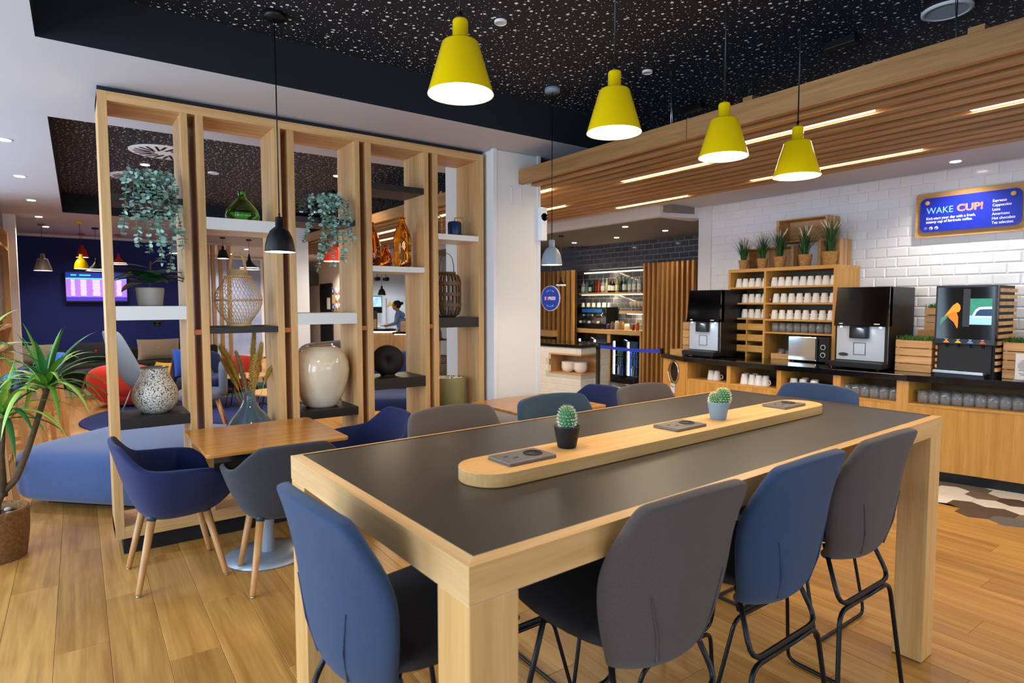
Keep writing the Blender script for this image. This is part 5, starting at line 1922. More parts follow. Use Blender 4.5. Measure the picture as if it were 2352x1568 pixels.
def fridge(label, y0, y1, dens):
    f_ = T('bar_fridge', label, 'fridge', (BX + .02, (y0 + y1) / 2, 0), 0, 'under counter fridges')
    w_ = (y1 - y0) / 2 - .012
    h_ = bz - .10
    MB().box(0.03, .34, -w_, w_, h_ - .02, h_).obj('top', blk, f_)
    MB().box(0.0, .34, -w_, w_, .0, .10).obj('base', blk, f_)
    for s_ in (-1, 1):
        MB().box(.03, .34, s_ * w_ - (.015 if s_ > 0 else 0), s_ * w_ + (.015 if s_ < 0 else 0), .10, h_ - .02).obj('side', blk, f_)
    MB().box(.33, .34, -w_ + .015, w_ - .015, .10, h_ - .02).obj('back', fr_in, f_)
    for s_ in (-1, 1):
        a, b_ = (.004, w_) if s_ > 0 else (-w_, -.004)
        d_ = MB()
        for q0, q1, z0, z1 in ((a, b_, .10, .145), (a, b_, h_ - .10, h_), (a, a + .035, .145, h_ - .10), (b_ - .035, b_, .145, h_ - .10)):
            d_.box(0, .028, q0, q1, z0, z1)
        do = d_.obj('door', blkg, f_)
        MB().box(.010, .014, a + .035, b_ - .035, .145, h_ - .10).obj('glass', mat('fridge_glass', (1, 1, 1, 1), .03, trans=1, ior=1.05), do)
        MB().box(.04, .055, (b_ - .06) if s_ > 0 else (b_ - .06), b_ - .04, .16, h_ - .12).obj('light_tube', cool, f_)
        for z in (.15, .33, .52):
            MB().box(.05, .32, a + .01, b_ - .02, z, z + .008).obj('wire_shelf', steel, f_)
            if z + .22 > h_ - .05:
                continue
        MB().lathe([(.008, -.002), (.001, -.003)], 10, (0, (a + b_) / 2 - .05, .07), 0, 'x').obj('lock', chrome, f_)
    lamp('fridge_light', 'AREA', (BX + .06, (y0 + y1) / 2, h_ - .05), 2.0, (.75, .88, 1), .05, w_ * 1.6, aim=(.5, 0, -1))
    for z in (.158, .338, .528):
        for s_ in (-1, 1):
            for k in range(5):
                y = s_ * (.06 + .058 * k)
                if abs(y) > w_ - .08:
                    continue
                c_ = R.choice(dens)
                o = link('bottle', bme[c_], None, (BX + .12, (y0 + y1) / 2 + y, z))
                if z > .5:
                    o.scale = (1, 1, .7)
                tag(o, '%s drink bottle, %s shelf, %s %s fridge, %s from the middle' % (btl_cols[c_][1], 'low' if z < .2 else 'middle' if z < .4 else 'top', 'left half of' if s_ > 0 else 'right half of', 'right' if y0 < yM - .2 else 'left', ORD[k]), 'bottle', 'bottles in the bar fridges')


fridge('right under counter double glass fridge full of bottles', yR + .04, yM - .04, [0, 1, 1, 2, 0])
fridge('left under counter double glass fridge behind the tiled island', yM + .04, yL - .04, [0, 4, 3, 2, 2])

# slatted timber screens
def screen(label, X, y0, y1, n_, h_, pitch_w=.040):
    t = T('slat_screen', label, 'screen', (X, y0, 0), 0, 'slatted screens of the bar')
    L = y1 - y0
    me = MB().box(0, .075, -pitch_w / 2, pitch_w / 2, 0, h_).mesh('slat', slat_z)
    for k in range(n_):
        link('slat', me, t, (0, pitch_w / 2 + (L - pitch_w) * k / (n_ - 1), 0))
    MB().box(.115, .13, 0, L, 0, h_ - .03).obj('backing', mat('screen_backing', '5a3a1c', .8), t)


sr0, sr1 = (8.100, 6.219, 1.490)[1], (8.100, 7.295, 1.488)[1]
screen('tall slatted oak screen right of the back bar', 8.10, sr0, sr1, 11, (8.100, 7.308, 2.214)[2])
sl0, sl1 = (8.100, 9.166, 1.485)[1], (8.100, 10.209, 1.483)[1]
screen('tall slatted oak screen left of the back bar', 8.10, sl0, sl1 + 2.2, 23, (8.100, 9.185, 2.184)[2])
t = T('oak_ledge', 'thick oak ledge in front of the left slatted screen', 'ledge', (7.95, (7.950, 9.613, 0.900)[1], 0))
MB().box(0, .15, 0, 1.2, (7.950, 9.871, 0.826)[2], (7.950, 9.872, 0.954)[2]).obj('board', oak_y, t)
MB().box(.01, .148, .02, 1.2, 0, (7.950, 9.871, 0.826)[2]).obj('base', blkm, t)

# bottle shelf and rails on the dark tiles
s0, s1 = (8.500, 7.681, 1.712)[1], (8.500, 9.322, 1.736)[1] + .08
sz = (8.500, 8.515, 1.728)[2]
t = T('bottle_shelf', 'lit oak wall shelf carrying the spirit bottles', 'shelf', (8.50, s0, sz))
MB().box(0, .195, 0, s1 - s0, -.035, 0).obj('board', oak_y, t)
barled = mat('bar_led', (1, .86, .6, 1), .5, emit=6)
MB().box(.08, .10, 0, s1 - s0, -.046, -.036).obj('light_strip', barled, t)
lamp('shelf_light', 'AREA', (8.58, (s0 + s1) / 2, sz - .06), 7, (1, .82, .52), .05, s1 - s0, aim=(.25, 0, -1))
zt_ = (8.600, 8.383, 2.130)[2]
t = T('light_rail', 'glowing light rail high on the dark tiled bar wall', 'light rail', (8.60, s0, zt_))
MB().box(0, .02, 0, s1 - s0 - .05, 0, .015).obj('light_strip', barled, t)
MB().box(.02, .1, 0, s1 - s0 - .05, .004, .02).obj('bracket', steel, t)
lamp('rail_light', 'AREA', (8.56, (s0 + s1) / 2, zt_ - .02), 5, (1, .82, .52), .05, s1 - s0, aim=(.25, 0, -1))
t = T('steel_rail', 'horizontal steel pole on the dark tiles above the bottles', 'rail', (8.62, s0, (8.620, 8.641, 2.202)[2]))
q = MB()
q.tube([(0, -.1, 0), (0, 1.9, 0)], .012, 8)
q.obj('pole', steel, t)
for y in (.5, 1.5):
    MB().tube([(0, y, 0), (.085, y, 0)], .008, 6).obj('bracket', blkmet, t)

labw = mat('label_white', 'e6e2d8', .6)
labd = mat('label_dark', '2a2a30', .6)
capb, capr = mat('cap_black', '141414', .4), mat('cap_red', 'b3261c', .4)
gls = {}


def gcol(h):
    if h not in gls:
        gls[h] = mat('bottle_' + h, h, .08, trans=.55)
    return gls[h]


spir = [(745, 'd8e0da', .27, labw, capr, 'clear bottle with red cap, far left of bar shelf'), (800, '56b8a8', .26, None, capb, 'aqua green bottle, second on bar shelf'), (855, '1c2c40', .25, labw, capb, 'navy bottle with white label, third on bar shelf'),
        (905, '1a1512', .27, labd, capb, 'black bottle with dark label, fourth on bar shelf'), (945, '7a2a10', .27, None, capb, 'dark amber bottle beside the orange one on bar shelf'), (985, 'e0521a', .28, None, capr, 'orange red bottle on bar shelf'),
        (1045, 'b8cfe0', .28, labw, None, 'pale blue clear bottle with white label on bar shelf'), (1100, 'd8dcb0', .28, None, None, 'slim pale yellow green bottle on bar shelf'), (1142, '1c1416', .30, labw, capr, 'dark wine bottle with red capsule on bar shelf'),
        (1192, '14161c', .28, labw, capb, 'dark wine bottle with black capsule on bar shelf'), (1250, 'ecd860', .30, labw, capb, 'yellow bottle on bar shelf'), (1305, '16181c', .32, None, capb, 'tall black bottle beside the green one'), (1352, '1f8a46', .32, labw, None, 'green bottle on bar shelf'),
        (1420, 'cdd8da', .32, labw, None, 'clear bottle right of the green one'), (1478, 'dfe6e8', .32, labw, capr, 'clear bottle with red cap near right end of bar shelf'), (1545, 'e6eaea', .33, labw, capr, 'tall clear bottle with white label, second from right'), (1620, '4a2418', .26, labd, capb, 'squat dark brown bottle at right end of bar shelf')]
for k, (xz, c_, h_, la, cp_, lab) in enumerate(spir):
    y = (8.580, 8.595, 1.730)[1] + ((8.580, 10.657, 1.761)[1] - (8.580, 8.595, 1.730)[1]) * (1400 - (1240 + xz / 7.13)) / 150
    q = MB()
    r_ = .036 if k % 3 else .042
    q.lathe([(.001, 0), (r_ * .95, 0), (r_, .008), (r_, h_ * .58), (r_ * .8, h_ * .67), (.014, h_ * .76), (.012, h_ * .93), (.001, h_ * .93)], 16)
    if la:
        q.lathe([(r_ + .0006, h_ * .14), (r_ + .0006, h_ * .48)], 16, mi=1, cap=False)
    q.lathe([(.001, h_), (.0135, h_), (.0135, h_ * .9)], 12, mi=2)
    o = q.obj('spirit_bottle', [gcol(c_), la or labw, cp_ or gcol('c8c8c8')], None, (8.58, y, sz))
    tag(o, lab, 'bottle', 'spirit bottles on the bar shelf')

# glass shelf with stemware
g0, g1 = (8.500, 7.664, 1.350)[1], (8.500, 8.251, 1.343)[1]
gz = (8.500, 7.935, 1.367)[2]
t = T('glass_shelf', 'short lit oak shelf of stem glasses at the right of the bar wall', 'shelf', (8.50, g0, gz))
MB().box(0, .195, 0, g1 - g0, -.05, 0).obj('board', oak_y, t)
MB().box(.08, .10, 0, .45, -.06, -.051).obj('light_strip', barled, t)
lamp('glass_shelf_light', 'AREA', (8.58, g0 + .25, gz - .07), 2.2, (1, .82, .52), .05, .5, aim=(.25, 0, -1))
wg = MB().lathe([(.001, 0), (.034, 0), (.034, .003), (.005, .008), (.004, .075), (.02, .085), (.036, .12), (.037, .15), (.031, .185), (.029, .185), (.035, .15), (.034, .12), (.018, .09), (.001, .083)], 16).mesh('wine_glass', mat('frosted_stemware', 'fdf6e4', .12, trans=.6))
for k in range(4):
    o = link('wine_glass', wg, None, (8.58, g0 + .06 + .095 * k, gz))
    tag(o, '%s stem glass from the right on the short bar shelf' % ORD[k], 'glass', 'stem glasses on the short bar shelf')
# espresso machine
m0, m1 = (8.340, 8.464, 1.062)[1], (8.340, 9.325, 1.035)[1]
t = T('espresso_machine', 'large black and steel espresso machine on the back bar', 'espresso machine', (8.34, (m0 + m1) / 2, bz))
wM = (m1 - m0) / 2
MB().box(.0, .34, -wM, wM, .02, .10).obj('drip_base', blk, t, bevel=.006)
MB().box(.12, .34, -wM + .01, wM - .01, .10, .40).obj('body', steel, t)
MB().box(.02, .34, -wM, wM, .30, .42).obj('head', blkg, t, bevel=.008)
for s_ in (-1, 1):
    MB().box(.03, .34, s_ * wM - .012, s_ * wM + .012, .05, .43).obj('side_panel', blk, t)
MB().box(.017, .0198, -wM * .75, wM * .6, .325, .395).obj('blue_panel', mat('machine_blue', '1a5a9a', .3, emit=.15), t)
for y in (-.26, .0, .26):
    MB().lathe([(.035, .24), (.035, .30), (.001, .30)], 16, (.07, y, 0)).obj('group_head', chrome, t)
    MB().bar((.07, y, .25), (-.07, y, .235), .025, .022).obj('portafilter', blk, t)
    MB().lathe([(.001, .101), (.03, .101), (.034, .15), (.03, .15), (.026, .106), (.001, .106)], 12, (.07, y + .1, 0)).obj('cup', china, t)
q = MB()
q.tube(fillet([(.02, -wM + .05, .33), (-.04, -wM + .05, .30), (-.05, -wM + .05, .12)], .03), .005, 6)
q.obj('steam_pipe', chrome, t)
for s_ in (-.8, .8):
    MB().lathe([(.02, 0), (.015, .02)], 10, (.05, s_ * wM, 0)).obj('foot', blk, t)
    MB().lathe([(.02, 0), (.015, .02)], 10, (.3, s_ * wM, 0)).obj('foot', blk, t)
for k in range(11):
    o = link('mug', mugm, None, (8.34 + .10 + .09 * (k % 2), (m0 + m1) / 2 + wM * .75 - .075 * k - .01, bz + .4305))
    o.scale = (.85, .85, .85)
    tag(o, '%s upturned cup from the left on top of the espresso machine' % ORD[k], 'cup', 'cups on the espresso machine')
# jars on the back bar
jars = [(1385, .030, .075, 'f0e6d0', .0, 'small cream pot beside the espresso machine'), (1396, .055, .105, '3a2a6a', .0, 'dark purple tin on the back bar'), (1407, .040, .15, '8a7a5a', .6, 'glass jar of brown beans on the back bar'), (1418, .045, .17, 'e8e4dc', .5, 'glass jar of white sugar on the back bar'), (1429, .048, .17, 'b8874a', .5, 'glass jar of tan biscuits on the back bar'), (1441, .050, .12, 'f2ead0', .1, 'cream bowl on the back bar'), (1455, .028, .12, '7a2418', .2, 'small dark red bottle on the back bar'), (1464, .036, .16, 'e0701c', .4, 'orange jar at the right end of the back bar')]
for k, (px_, r_, h_, c_, tr, lab) in enumerate(jars):
    y = (8.420, 8.461, 1.000)[1] + ((8.420, 7.639, 1.029)[1] - (8.420, 8.461, 1.000)[1]) * (px_ - 1397) / 73
    o = T('bar_jar', lab, 'jar', (8.42, y, bz))
    MB().lathe([(.001, 0), (r_ * .9, 0), (r_, .01), (r_, h_ * .8), (r_ * .75, h_ * .9), (.001, h_ * .9)], 16).obj('body', mat('jar_' + c_, c_, .2, trans=tr), o)
    MB().lathe([(.001, h_), (r_ * .7, h_), (r_ * .75, h_ * .9), (.001, h_ * .9)], 16).obj('lid', mat('jar_lid_%d' % k, 'd8c8a0' if k % 2 else '6a5a48', .4), o)

# pendant in the bar and the round hanging sign
pb = (6.872, 8.071, 2.690)
pendant('dark small pendant on gold cord before the left slatted screen', pb[0], pb[1], 1.52 + (697 - 657) / 1384.23 * (pb[0] * .585 + pb[1] * .811), 2.69, 'wide', .097, mat('gunmetal', '35383a', .35), mat('gold_cord', 'b98a3a', .5), 12, 4, .05)
so = (5.700, 6.926, 1.591)
t = T('round_sign', 'round blue hanging sign reading EXPRESS with red X', 'sign', so, rad(8))
rs = .185
MB().lathe([(.001, -.012), (rs, -.012), (rs, .012), (.001, .012)], 48, (0, 0, 0), 0, 'x', sm=False).obj('disc', mat('disc_white', 'eceef4', .5), t)
MB().lathe([(.001, -.0135), (rs * .97, -.0135), (rs * .97, -.012)], 48, (0, 0, 0), 0, 'x', sm=False).obj('face', mat('express_blue', '0e34a6', .4), t)
MB().tube([(0, 0, rs), (0, 0, 2.78 - so[2])], .002, 5).obj('wire', steel, t)
for s_, x, m_ in (('E', .108, wht), ('X', .070, mat('ink_red', 'ff4a5a', .5)), ('PRESS', .034, wht)):
    text(s_, .066, m_, t, (-.0145, x, -.022), TR, bold=.001, sx=.85)
for s_, sg in (('CAFE & BAR', 1), ('CAFE & BAR', -1)):
    for k, ch in enumerate(s_):
        a = (k - (len(s_) - 1) / 2) * .125
        if sg > 0:
            o = text(ch, .027, lb, t, (-.0145, -.118 * math.sin(a), .118 * math.cos(a) - .01), (0, 0, 0), 'CENTER')
            o.rotation_euler = (Matrix(((0, 0, -1), (-1, 0, 0), (0, 1, 0))) @ Matrix.Rotation(-a, 3, 'Z')).to_euler()
        else:
            o = text(ch, .027, lb, t, (-.0145, -.125 * math.sin(a), -.125 * math.cos(a) - .005), (0, 0, 0), 'CENTER')
            o.rotation_euler = (Matrix(((0, 0, -1), (-1, 0, 0), (0, 1, 0))) @ Matrix.Rotation(a, 3, 'Z')).to_euler()

# ---- white tiled island
t = T('tiled_island', 'white brick tiled island counter with black top and oak corner niche', 'counter', (6.05, 6.64, 0), rad(10))
isl = t
LX, LY = .72, 1.85
nz0, nz1, nx, ny = (6.050, 6.633, 0.459)[2], (6.050, 6.635, 0.732)[2], .46, .62
for x0, x1, y0, y1, z0, z1 in ((0.01, LX, .01, LY, .08, nz0 - .016), (.01, LX, .01, LY, nz1 + .016, .85), (nx + .012, LX, .01, LY, nz0 - .016, nz1 + .016), (.01, nx + .012, ny + .012, LY, nz0 - .016, nz1 + .016)):
    MB().box(x0, x1, y0, y1, z0, z1).obj('core', mat('island_core', 'cfccc6', .8), t)
MB().box(.05, LX - .03, .05, LY, 0, .08).obj('plinth', blk, t)
MB().box(-.02, LX + .02, -.02, LY + .02, .851, .90).obj('worktop', stone, t, bevel=.003)
MB().box(.0, nx + .0, .0, ny, nz0 - .015, nz0).obj('niche_board', oak_y, t)
MB().box(.0, nx + .0, .0, ny, nz1, nz1 + .015).obj('niche_board', oak_y, t)
MB().box(nx, nx + .012, .0, ny, nz0, nz1).obj('niche_side', oak_z, t)
MB().box(.0, nx, ny, ny + .012, nz0 - .015, nz1 + .015).obj('niche_side', oak_z, t)
itm = mat('island_tile', 'e9e6e0', .12, coat=.2, rand=.03)
ime = tile_mesh(0).mesh('tile', itm)
tiles(t, ime, itm, (.009, 0), (0, 1), 10, .08, 8, lambda x, y, z: (nz0 - .055 < z < nz1 + .055 and y < ny + .06), lambda x, y, z: y, clip=1.85, h_=.0963)
tiles(t, ime, itm, (.72, .009), (-1, 0), 4, .08, 8, lambda x, y, z: (nz0 - .055 < z < nz1 + .055 and x < nx + .06), lambda x, y, z: y, clip=.72, h_=.0963)
tiles(t, ime, itm, (.721, 0), (0, 1), 2, .08, 8, lambda x, y, z: True, lambda x, y, z: y, clip=.3, h_=.0963)
bowl_m = MB().lathe([(.001, 0), (.05, 0), (.085, .03), (.10, .08), (.10, .085), (.095, .08), (.08, .034), (.001, .01)], 24).mesh('bowl', china)
mwI = Matrix.Translation((6.05, 6.64, 0)) @ Matrix.Rotation(rad(10), 4, 'Z')
for x, y, lab in ((.14, .36, 'left'), (.24, .22, 'middle'), (.16, .13, 'right')):
    for k in range(4):
        p = mwI @ Vector((x, y, nz0 + .026 * k))
        o = link('bowl', bowl_m, None, p)
        tag(o, '%s white bowl from the bottom of the %s stack in the island niche' % (ORD[k], lab), 'bowl', 'bowls in the island niche')

# ---- queue post with blue belt
pp = (5.859, 6.080, 0.970)
t = T('queue_post', 'black belt barrier post in front of the tiled island', 'barrier post', (pp[0], pp[1], 0))
MB().lathe([(.001, 0), (.16, 0), (.16, .012), (.03, .03), (.03, .97), (.001, .97)], 28).obj('post', mat('post_black', '121315', .5), t)
MB().lathe([(.036, .885), (.036, .97), (.001, .972)], 20).obj('belt_head', blk, t)
eb = Vector((5.88, 4.97, .925))
dl = Vector((eb.x - pp[0], eb.y - pp[1], eb.z - .925))
q = MB()
rows = []
for k in range(13):
    s_ = k / 12
    p = dl * s_ + Vector((0, 0, .925 - .045 * 4 * s_ * (1 - s_) * .4))
    rows.append([(p.x, p.y, p.z - .022), (p.x, p.y, p.z + .022)])
q.grid(rows, sm=False)
q.obj('belt', mat('belt_blue', '1c37c0', .6), t, solid=.002)
MB().cb((dl.x, dl.y, .925), (.04, .03, .07)).obj('belt_clip', blk, t)

# ================================================================ LOUNGE BEYOND THE DIVIDER
def cushionoid(b, cx, cy, cz, sx, sy, sz, e1=.5, e2=.5, n=20, m_=14, mi=0, mx=None):
    """superellipsoid"""
    P = []
    pw = lambda v, e: math.copysign(abs(v) ** e, v)
    for i in range(m_ + 1):
        a = -PI / 2 + PI * i / m_
        row = []
        for j in range(n):
            u = 2 * PI * j / n
            p = Vector((sx * pw(math.cos(a), e1) * pw(math.cos(u), e2), sy * pw(math.cos(a), e1) * pw(math.sin(u), e2), sz * pw(math.sin(a), e1)))
            if mx:
                p = mx @ p
            row.append(p + Vector((cx, cy, cz)))
        P.append(row)
    return b.grid(P, cu=True, mi=mi)


redf = mat('red_fabric', 'd8341c', .9, bump=.2, bscale=400, sheen=.2)
greyf = mat('pale_grey_shell', '8e9aa4', .7)
dkf = mat('dark_sofa_fabric', '2a2826', .95, bump=.2, bscale=400)
lblue = mat('powder_blue_fabric', '42598a', .95, bump=.25, bscale=500, var=.1, vscale=60, sheen=.3)
# big ottoman
t = T('ottoman', 'large soft powder blue floor pouf behind the divider', 'pouf', (.42, 5.70, 0), rad(-45))
cushionoid(MB(), 0, 0, .245, .70, .60, .22, .36, .26, 40, 18).obj('cover', lblue, t)
MB().box(-.5, .5, -.42, .42, 0, .05).obj('base', blk, t)
q = MB()
q.tube([(x * 1.0, y * 1.0, .40) for x, y in rrect(1.13, .93, .17, 6)], .005, 6, closed=True)
q.obj('piping', lblue, t)
# rugs
t = MB().lathe([(.001, .012), (1.38, .012), (1.40, .003)], 64).obj('rug', mat('navy_rug', '1f2d66', .98, bump=.4, bscale=300), None, (1.36, 9.30, 0))
tag(t, 'round navy rug under the lounge chairs', 'rug')
t = MB().lathe([(.001, .010), (.98, .010), (1.0, .003)], 64).obj('rug', mat('teal_rug', '1f6a66', .98, bump=.4, bscale=300), None, (2.85, 11.2, 0))
tag(t, 'round teal rug near the red armchairs', 'rug')
t = MB().box(-1.25, 2.6, 12.0, 13.98, 0, .012).obj('rug', mat('taupe_carpet', '8a7866', .98, bump=.3, bscale=300), None)
tag(t, 'taupe carpet in front of the dark wall sofa', 'carpet')

# sofa along the navy wall
t = T('bench_sofa', 'long dark upholstered bench sofa along the navy wall', 'sofa', (.55, 13.55, 0))
SX = 1.8
zb = (1.554, 13.750, 0.663)[2]
MB().box(-SX, SX, -.45, .35, .012, .26).obj('base', blk, t)
MB().box(-SX, SX, -.55, .2, .26, .44).obj('seat', dkf, t, bevel=.05, seg=3)
MB().box(-SX, SX, .18, .42, .30, zb).obj('backrest', dkf, t, bevel=.05, seg=3)
tp = mat('taupe_linen', '9c8c7a', .95, bump=.3, bscale=300)


def pillow(label, x, y, z, w_, h_, m_, btn=None, tilt=-.25, rz=0):
    t = T('throw_pillow', label, 'cushion', (x, y, z), rz)
    q = MB()
    P = []
    for i in range(9):
        row = []
        v = -1 + 2 * i / 8
        for sgn in (1, -1):
            for j in range(9):
                u = (-1 + 2 * j / 8) * sgn
                d_ = .07 * (1 - u * u) ** .5 * (1 - v * v) ** .5
                k = 1 - .05 * (1 - u * u) * abs(v) ** 3
                k2 = 1 - .05 * (1 - v * v) * abs(u) ** 3
                row.append(Vector((w_ / 2 * u * k2, -sgn * d_, h_ / 2 + h_ / 2 * v * k)))
        P.append([Matrix.Rotation(tilt, 3, 'X') @ p for p in row])
    q.grid(P, cu=True)
    q.obj('cover', m_, t)
    if btn:
        p = Matrix.Rotation(tilt, 3, 'X') @ Vector((0, -.072, h_ / 2))
        cushionoid(MB(), p.x, p.y, p.z, .022, .012, .022, 1, 1, 12, 8).obj('button', btn, t)


byel = mat('button_yellow', 'e8b82a', .6)
p0 = (1.258, 13.300, 0.400)
pillow('taupe cushion with yellow button on the dark wall sofa', p0[0], 13.42, .445, .72, .40, tp, byel)
p0 = (0.253, 13.300, 0.418)
pillow('dark grey cushion with red button on the dark wall sofa', p0[0], 13.45, .445, .62, .38, mat('charcoal_linen', '2c2d36', .95), mat('button_red', 'c81e1e', .6))
p0 = (-0.701, 13.300, 0.475)
pillow('taupe cushion at the left end of the wall sofa', p0[0], 13.42, .445, .66, .36, tp, byel)
# wall socket and tv
t = T('power_socket', 'double socket plate on the navy wall above the sofa', 'socket', (1.297, 13.995, 1.125))
MB().box(-.09, .09, -.008, .004, -.045, .045).obj('plate', mat('socket_dark', '2e3038', .4), t, bevel=.004)
for x in (-.042, .042):
    MB().lathe([(.026, -.0095), (.001, -.0085)], 16, (x, 0, 0), 0, 'y').obj('outlet', blk, t)
a_, c_ = (-0.150, 13.930, 2.098), (0.799, 13.930, 1.569)
tvw, tvh = c_[0] - a_[0], a_[2] - c_[2]
t = T('flat_screen', 'wall screen showing a purple departure table on the navy wall', 'screen', ((a_[0] + c_[0]) / 2, 13.93, (a_[2] + c_[2]) / 2))
MB().box(-tvw / 2 - .02, tvw / 2 + .02, -.02, .03, -tvh / 2 - .03, tvh / 2 + .03).obj('housing', blk, t, bevel=.005)
MB().box(-.15, .15, .03, .068, -.1, .1).obj('bracket', blk, t)
sc = lambda n_, x0, x1, z0, z1, h, e, y=-.0225: MB().box(-tvw / 2 + tvw * x0, -tvw / 2 + tvw * x1, y, -.02, -tvh / 2 + tvh * z0, -tvh / 2 + tvh * z1).obj(n_, mat('tv_' + h, h, .5, emit=e), t)
sc('screen_body', 0, 1, .14, .78, '9a6cf5', 1.1)
sc('screen_header', 0, 1, .81, 1, '1e2f9a', .8)
sc('screen_rule', 0, 1, .775, .815, '3fe0a8', 1.0)
sc('screen_footer', 0, 1, 0, .145, '4536b0', .9)
q = MB()
for cx_, wd in ((.11, .07), (.28, .10), (.49, .13), (.70, .09), (.87, .1)):
    for k in range(13):
        w2 = wd * R.uniform(.75, 1)
        z = -tvh / 2 + tvh * (.19 + .044 * k)
        x = -tvw / 2 + tvw * cx_
        q.box(x - tvw * w2 / 2, x + tvw * w2 / 2, -.024, -.0226, z, z + tvh * .024)
stuff(q.obj('screen_text', mat('tv_text', 'e4d8ff', .5, emit=1.0), t))
q = MB()
q.box(-tvw * .42, -tvw * .33, -.024, -.0226, tvh * .39, tvh * .43)
q.box(-tvw * .28, -tvw * .1, -.024, -.0226, tvh * .39, tvh * .43)
q.obj('screen_title', mat('tv_title', '46d6b0', .5, emit=1.0), t)

# lounge pendants
def lp(label, cpx, shade_px, wpx, shape, m_, X, Y, zc=2.78, e=3):
    d = X * .585 + Y * .811
    zr_ = 1.52 - (shade_px - 695) / 1384.23 * d
    pendant(label, X, Y, zr_, zc, shape, wpx / 1384.23 * d / 2, m_, blk, 12, e, .05)


lp('taupe cone pendant hanging left of the wall screen', 0, 620, 35, 'cone', tpl, -.413, 12.196)
lp('yellow dome pendant in front of the wall screen', 0, 616, 28, 'dome', yel, .079, 11.532)
lp('black wide trumpet pendant over the wall screen', 0, 621, 44, 'wide', blkl, .294, 12.304)
lp('red cone pendant farthest back, above the yellow dome', 0, 590, 25, 'cone', redl, .117, 13.45)
lp('red trumpet pendant above the leafy pot plant', 0, 606, 36, 'wide', redl, (0.652, 13.222, 2.780)[0], (0.652, 13.222, 2.780)[1])
lp('grey dome pendant by the first upright pair', 0, 581, 24, 'dome', gryl, 1.36, 11.475)
lp('small black cone pendant left of the bamboo lantern', 0, 593, 26, 'cone', blkl, 2.309, 12.673)
lp('wide black trumpet pendant right of the bamboo lantern', 0, 618, 46, 'wide', blkl, 2.807, 12.805)
pr = (2.882, 8.200, 2.215)
pendant('red cone pendant behind the trailing plant of third bay', pr[0], 8.2, pr[2] - .12, 3.05, 'cone', .13, redl, blk, 14, 5)
pr = (3.494, 9.600, 2.227)
pendant('dark wide pendant behind the third bay', pr[0], 9.6, pr[2], 3.05, 'wide', .17, blkl, blk, 14, 5)

# timber posts before the far blue panel
for k, p0 in enumerate(((2.227, 13.900, 1.490), (2.334, 13.900, 1.489), (2.476, 13.900, 1.489), (2.636, 13.900, 1.489))):
    o = MB().box(-.035, .035, -.05, .05, 0, 2.735).obj('timber_post', oak_z, None, (p0[0] + .0, 13.9 - .12 * k * 0, 0))
    tag(o, '%s oak post from the left between navy wall and pale blue panel' % ORD[k], 'post', 'oak posts at the navy wall end')

# grey high lounge chair
t = T('lounge_chair', 'pale grey high backed shell chair on thin metal legs', 'chair', (.72, 9.45, .012), rad(-62))
P = []
for z, w_, y in ((.36, .10, .30), (.35, .24, .22), (.34, .28, .05), (.36, .29, -.10), (.44, .29, -.22), (.60, .28, -.30), (.80, .25, -.38), (1.0, .21, -.46), (1.12, .17, -.50), (1.16, .10, -.515)):
    P.append([(w_ * u, y + .10 * abs(u) ** 2 * (1 if z > .4 else .0), z + (.09 * abs(u) ** 2 if z < .45 else 0)) for u in [k / 5 for k in range(-5, 6)]])
MB().grid(P).obj('shell', greyf, t, solid=.03, sub=2, off=0)
for sx in (-1, 1):
    for sy in (-1, 1):
        MB().tube([(sx * .14, sy * .12, .35), (sx * .23, sy * .22, .0)], .009, 6).obj('leg', mat('pale_metal', 'cfd6de', .3, metal=.6), t)
p0 = (0.637, 9.500, 0.493)
pillow('mustard cushion on the pale grey shell chair', .87, 9.53, .42, .34, .30, mat('mustard', 'c8922a', .95), None, -.3, rad(-62))

# red armchairs: fat rounded shells
def red_chair(label, x, y, rz, s_=1):
    t = T('red_armchair', label, 'armchair', (x, y, .0), rz, 'red bean shaped armchairs')
    q = MB()
    cushionoid(q, 0, -.05, .22 * s_, .42 * s_, .40 * s_, .21 * s_, .7, .8, 28, 14)
    q.obj('seat', redf, t)
    q = MB()
    cushionoid(q, 0, .22 * s_, .36 * s_, .43 * s_, .20 * s_, .22 * s_, .75, .75, 28, 14)
    q.obj('backrest', redf, t)


red_chair('red rounded armchair partly behind the first upright', .62, 10.65, rad(150), 1.1)
red_chair('red rounded armchair seen past the pampas grass vase', 2.05, 11.25, rad(200), 1.1)
red_chair('red rounded armchair seen behind the speckled vase', 1.28, 11.65, rad(180), .9)
# navy armchair with blue pillows behind the speckled vase
t = T('navy_lounge_chair', 'navy low lounge chair with wooden legs behind the speckled vase', 'armchair', (1.52, 9.75, .012), rad(20))
cushionoid(MB(), 0, 0, .36, .36, .34, .10, .4, .5, 24, 12).obj('seat', navyf, t)
cushionoid(MB(), 0, .28, .55, .36, .09, .25, .5, .5, 24, 12).obj('backrest', navyf, t)
for sx in (-1, 1):
    for sy in (-1, 1):
        MB().tube([(sx * .25, sy * .22, .30), (sx * .32, sy * .30, 0)], [.02, .013], 8).obj('leg', legw, t)
pillow('dark teal patterned cushion on the navy lounge chair', 1.46, 9.80, .47, .42, .42, mat('dark_teal_print', '1f343c', .9, var=.6, vscale=14, col2='4a6a70'), None, -.45, rad(35))
pillow('bright blue cushion on the navy lounge chair', 1.28, 9.84, .47, .36, .40, mat('bright_blue', '2a55b8', .9), None, -.2, rad(10))
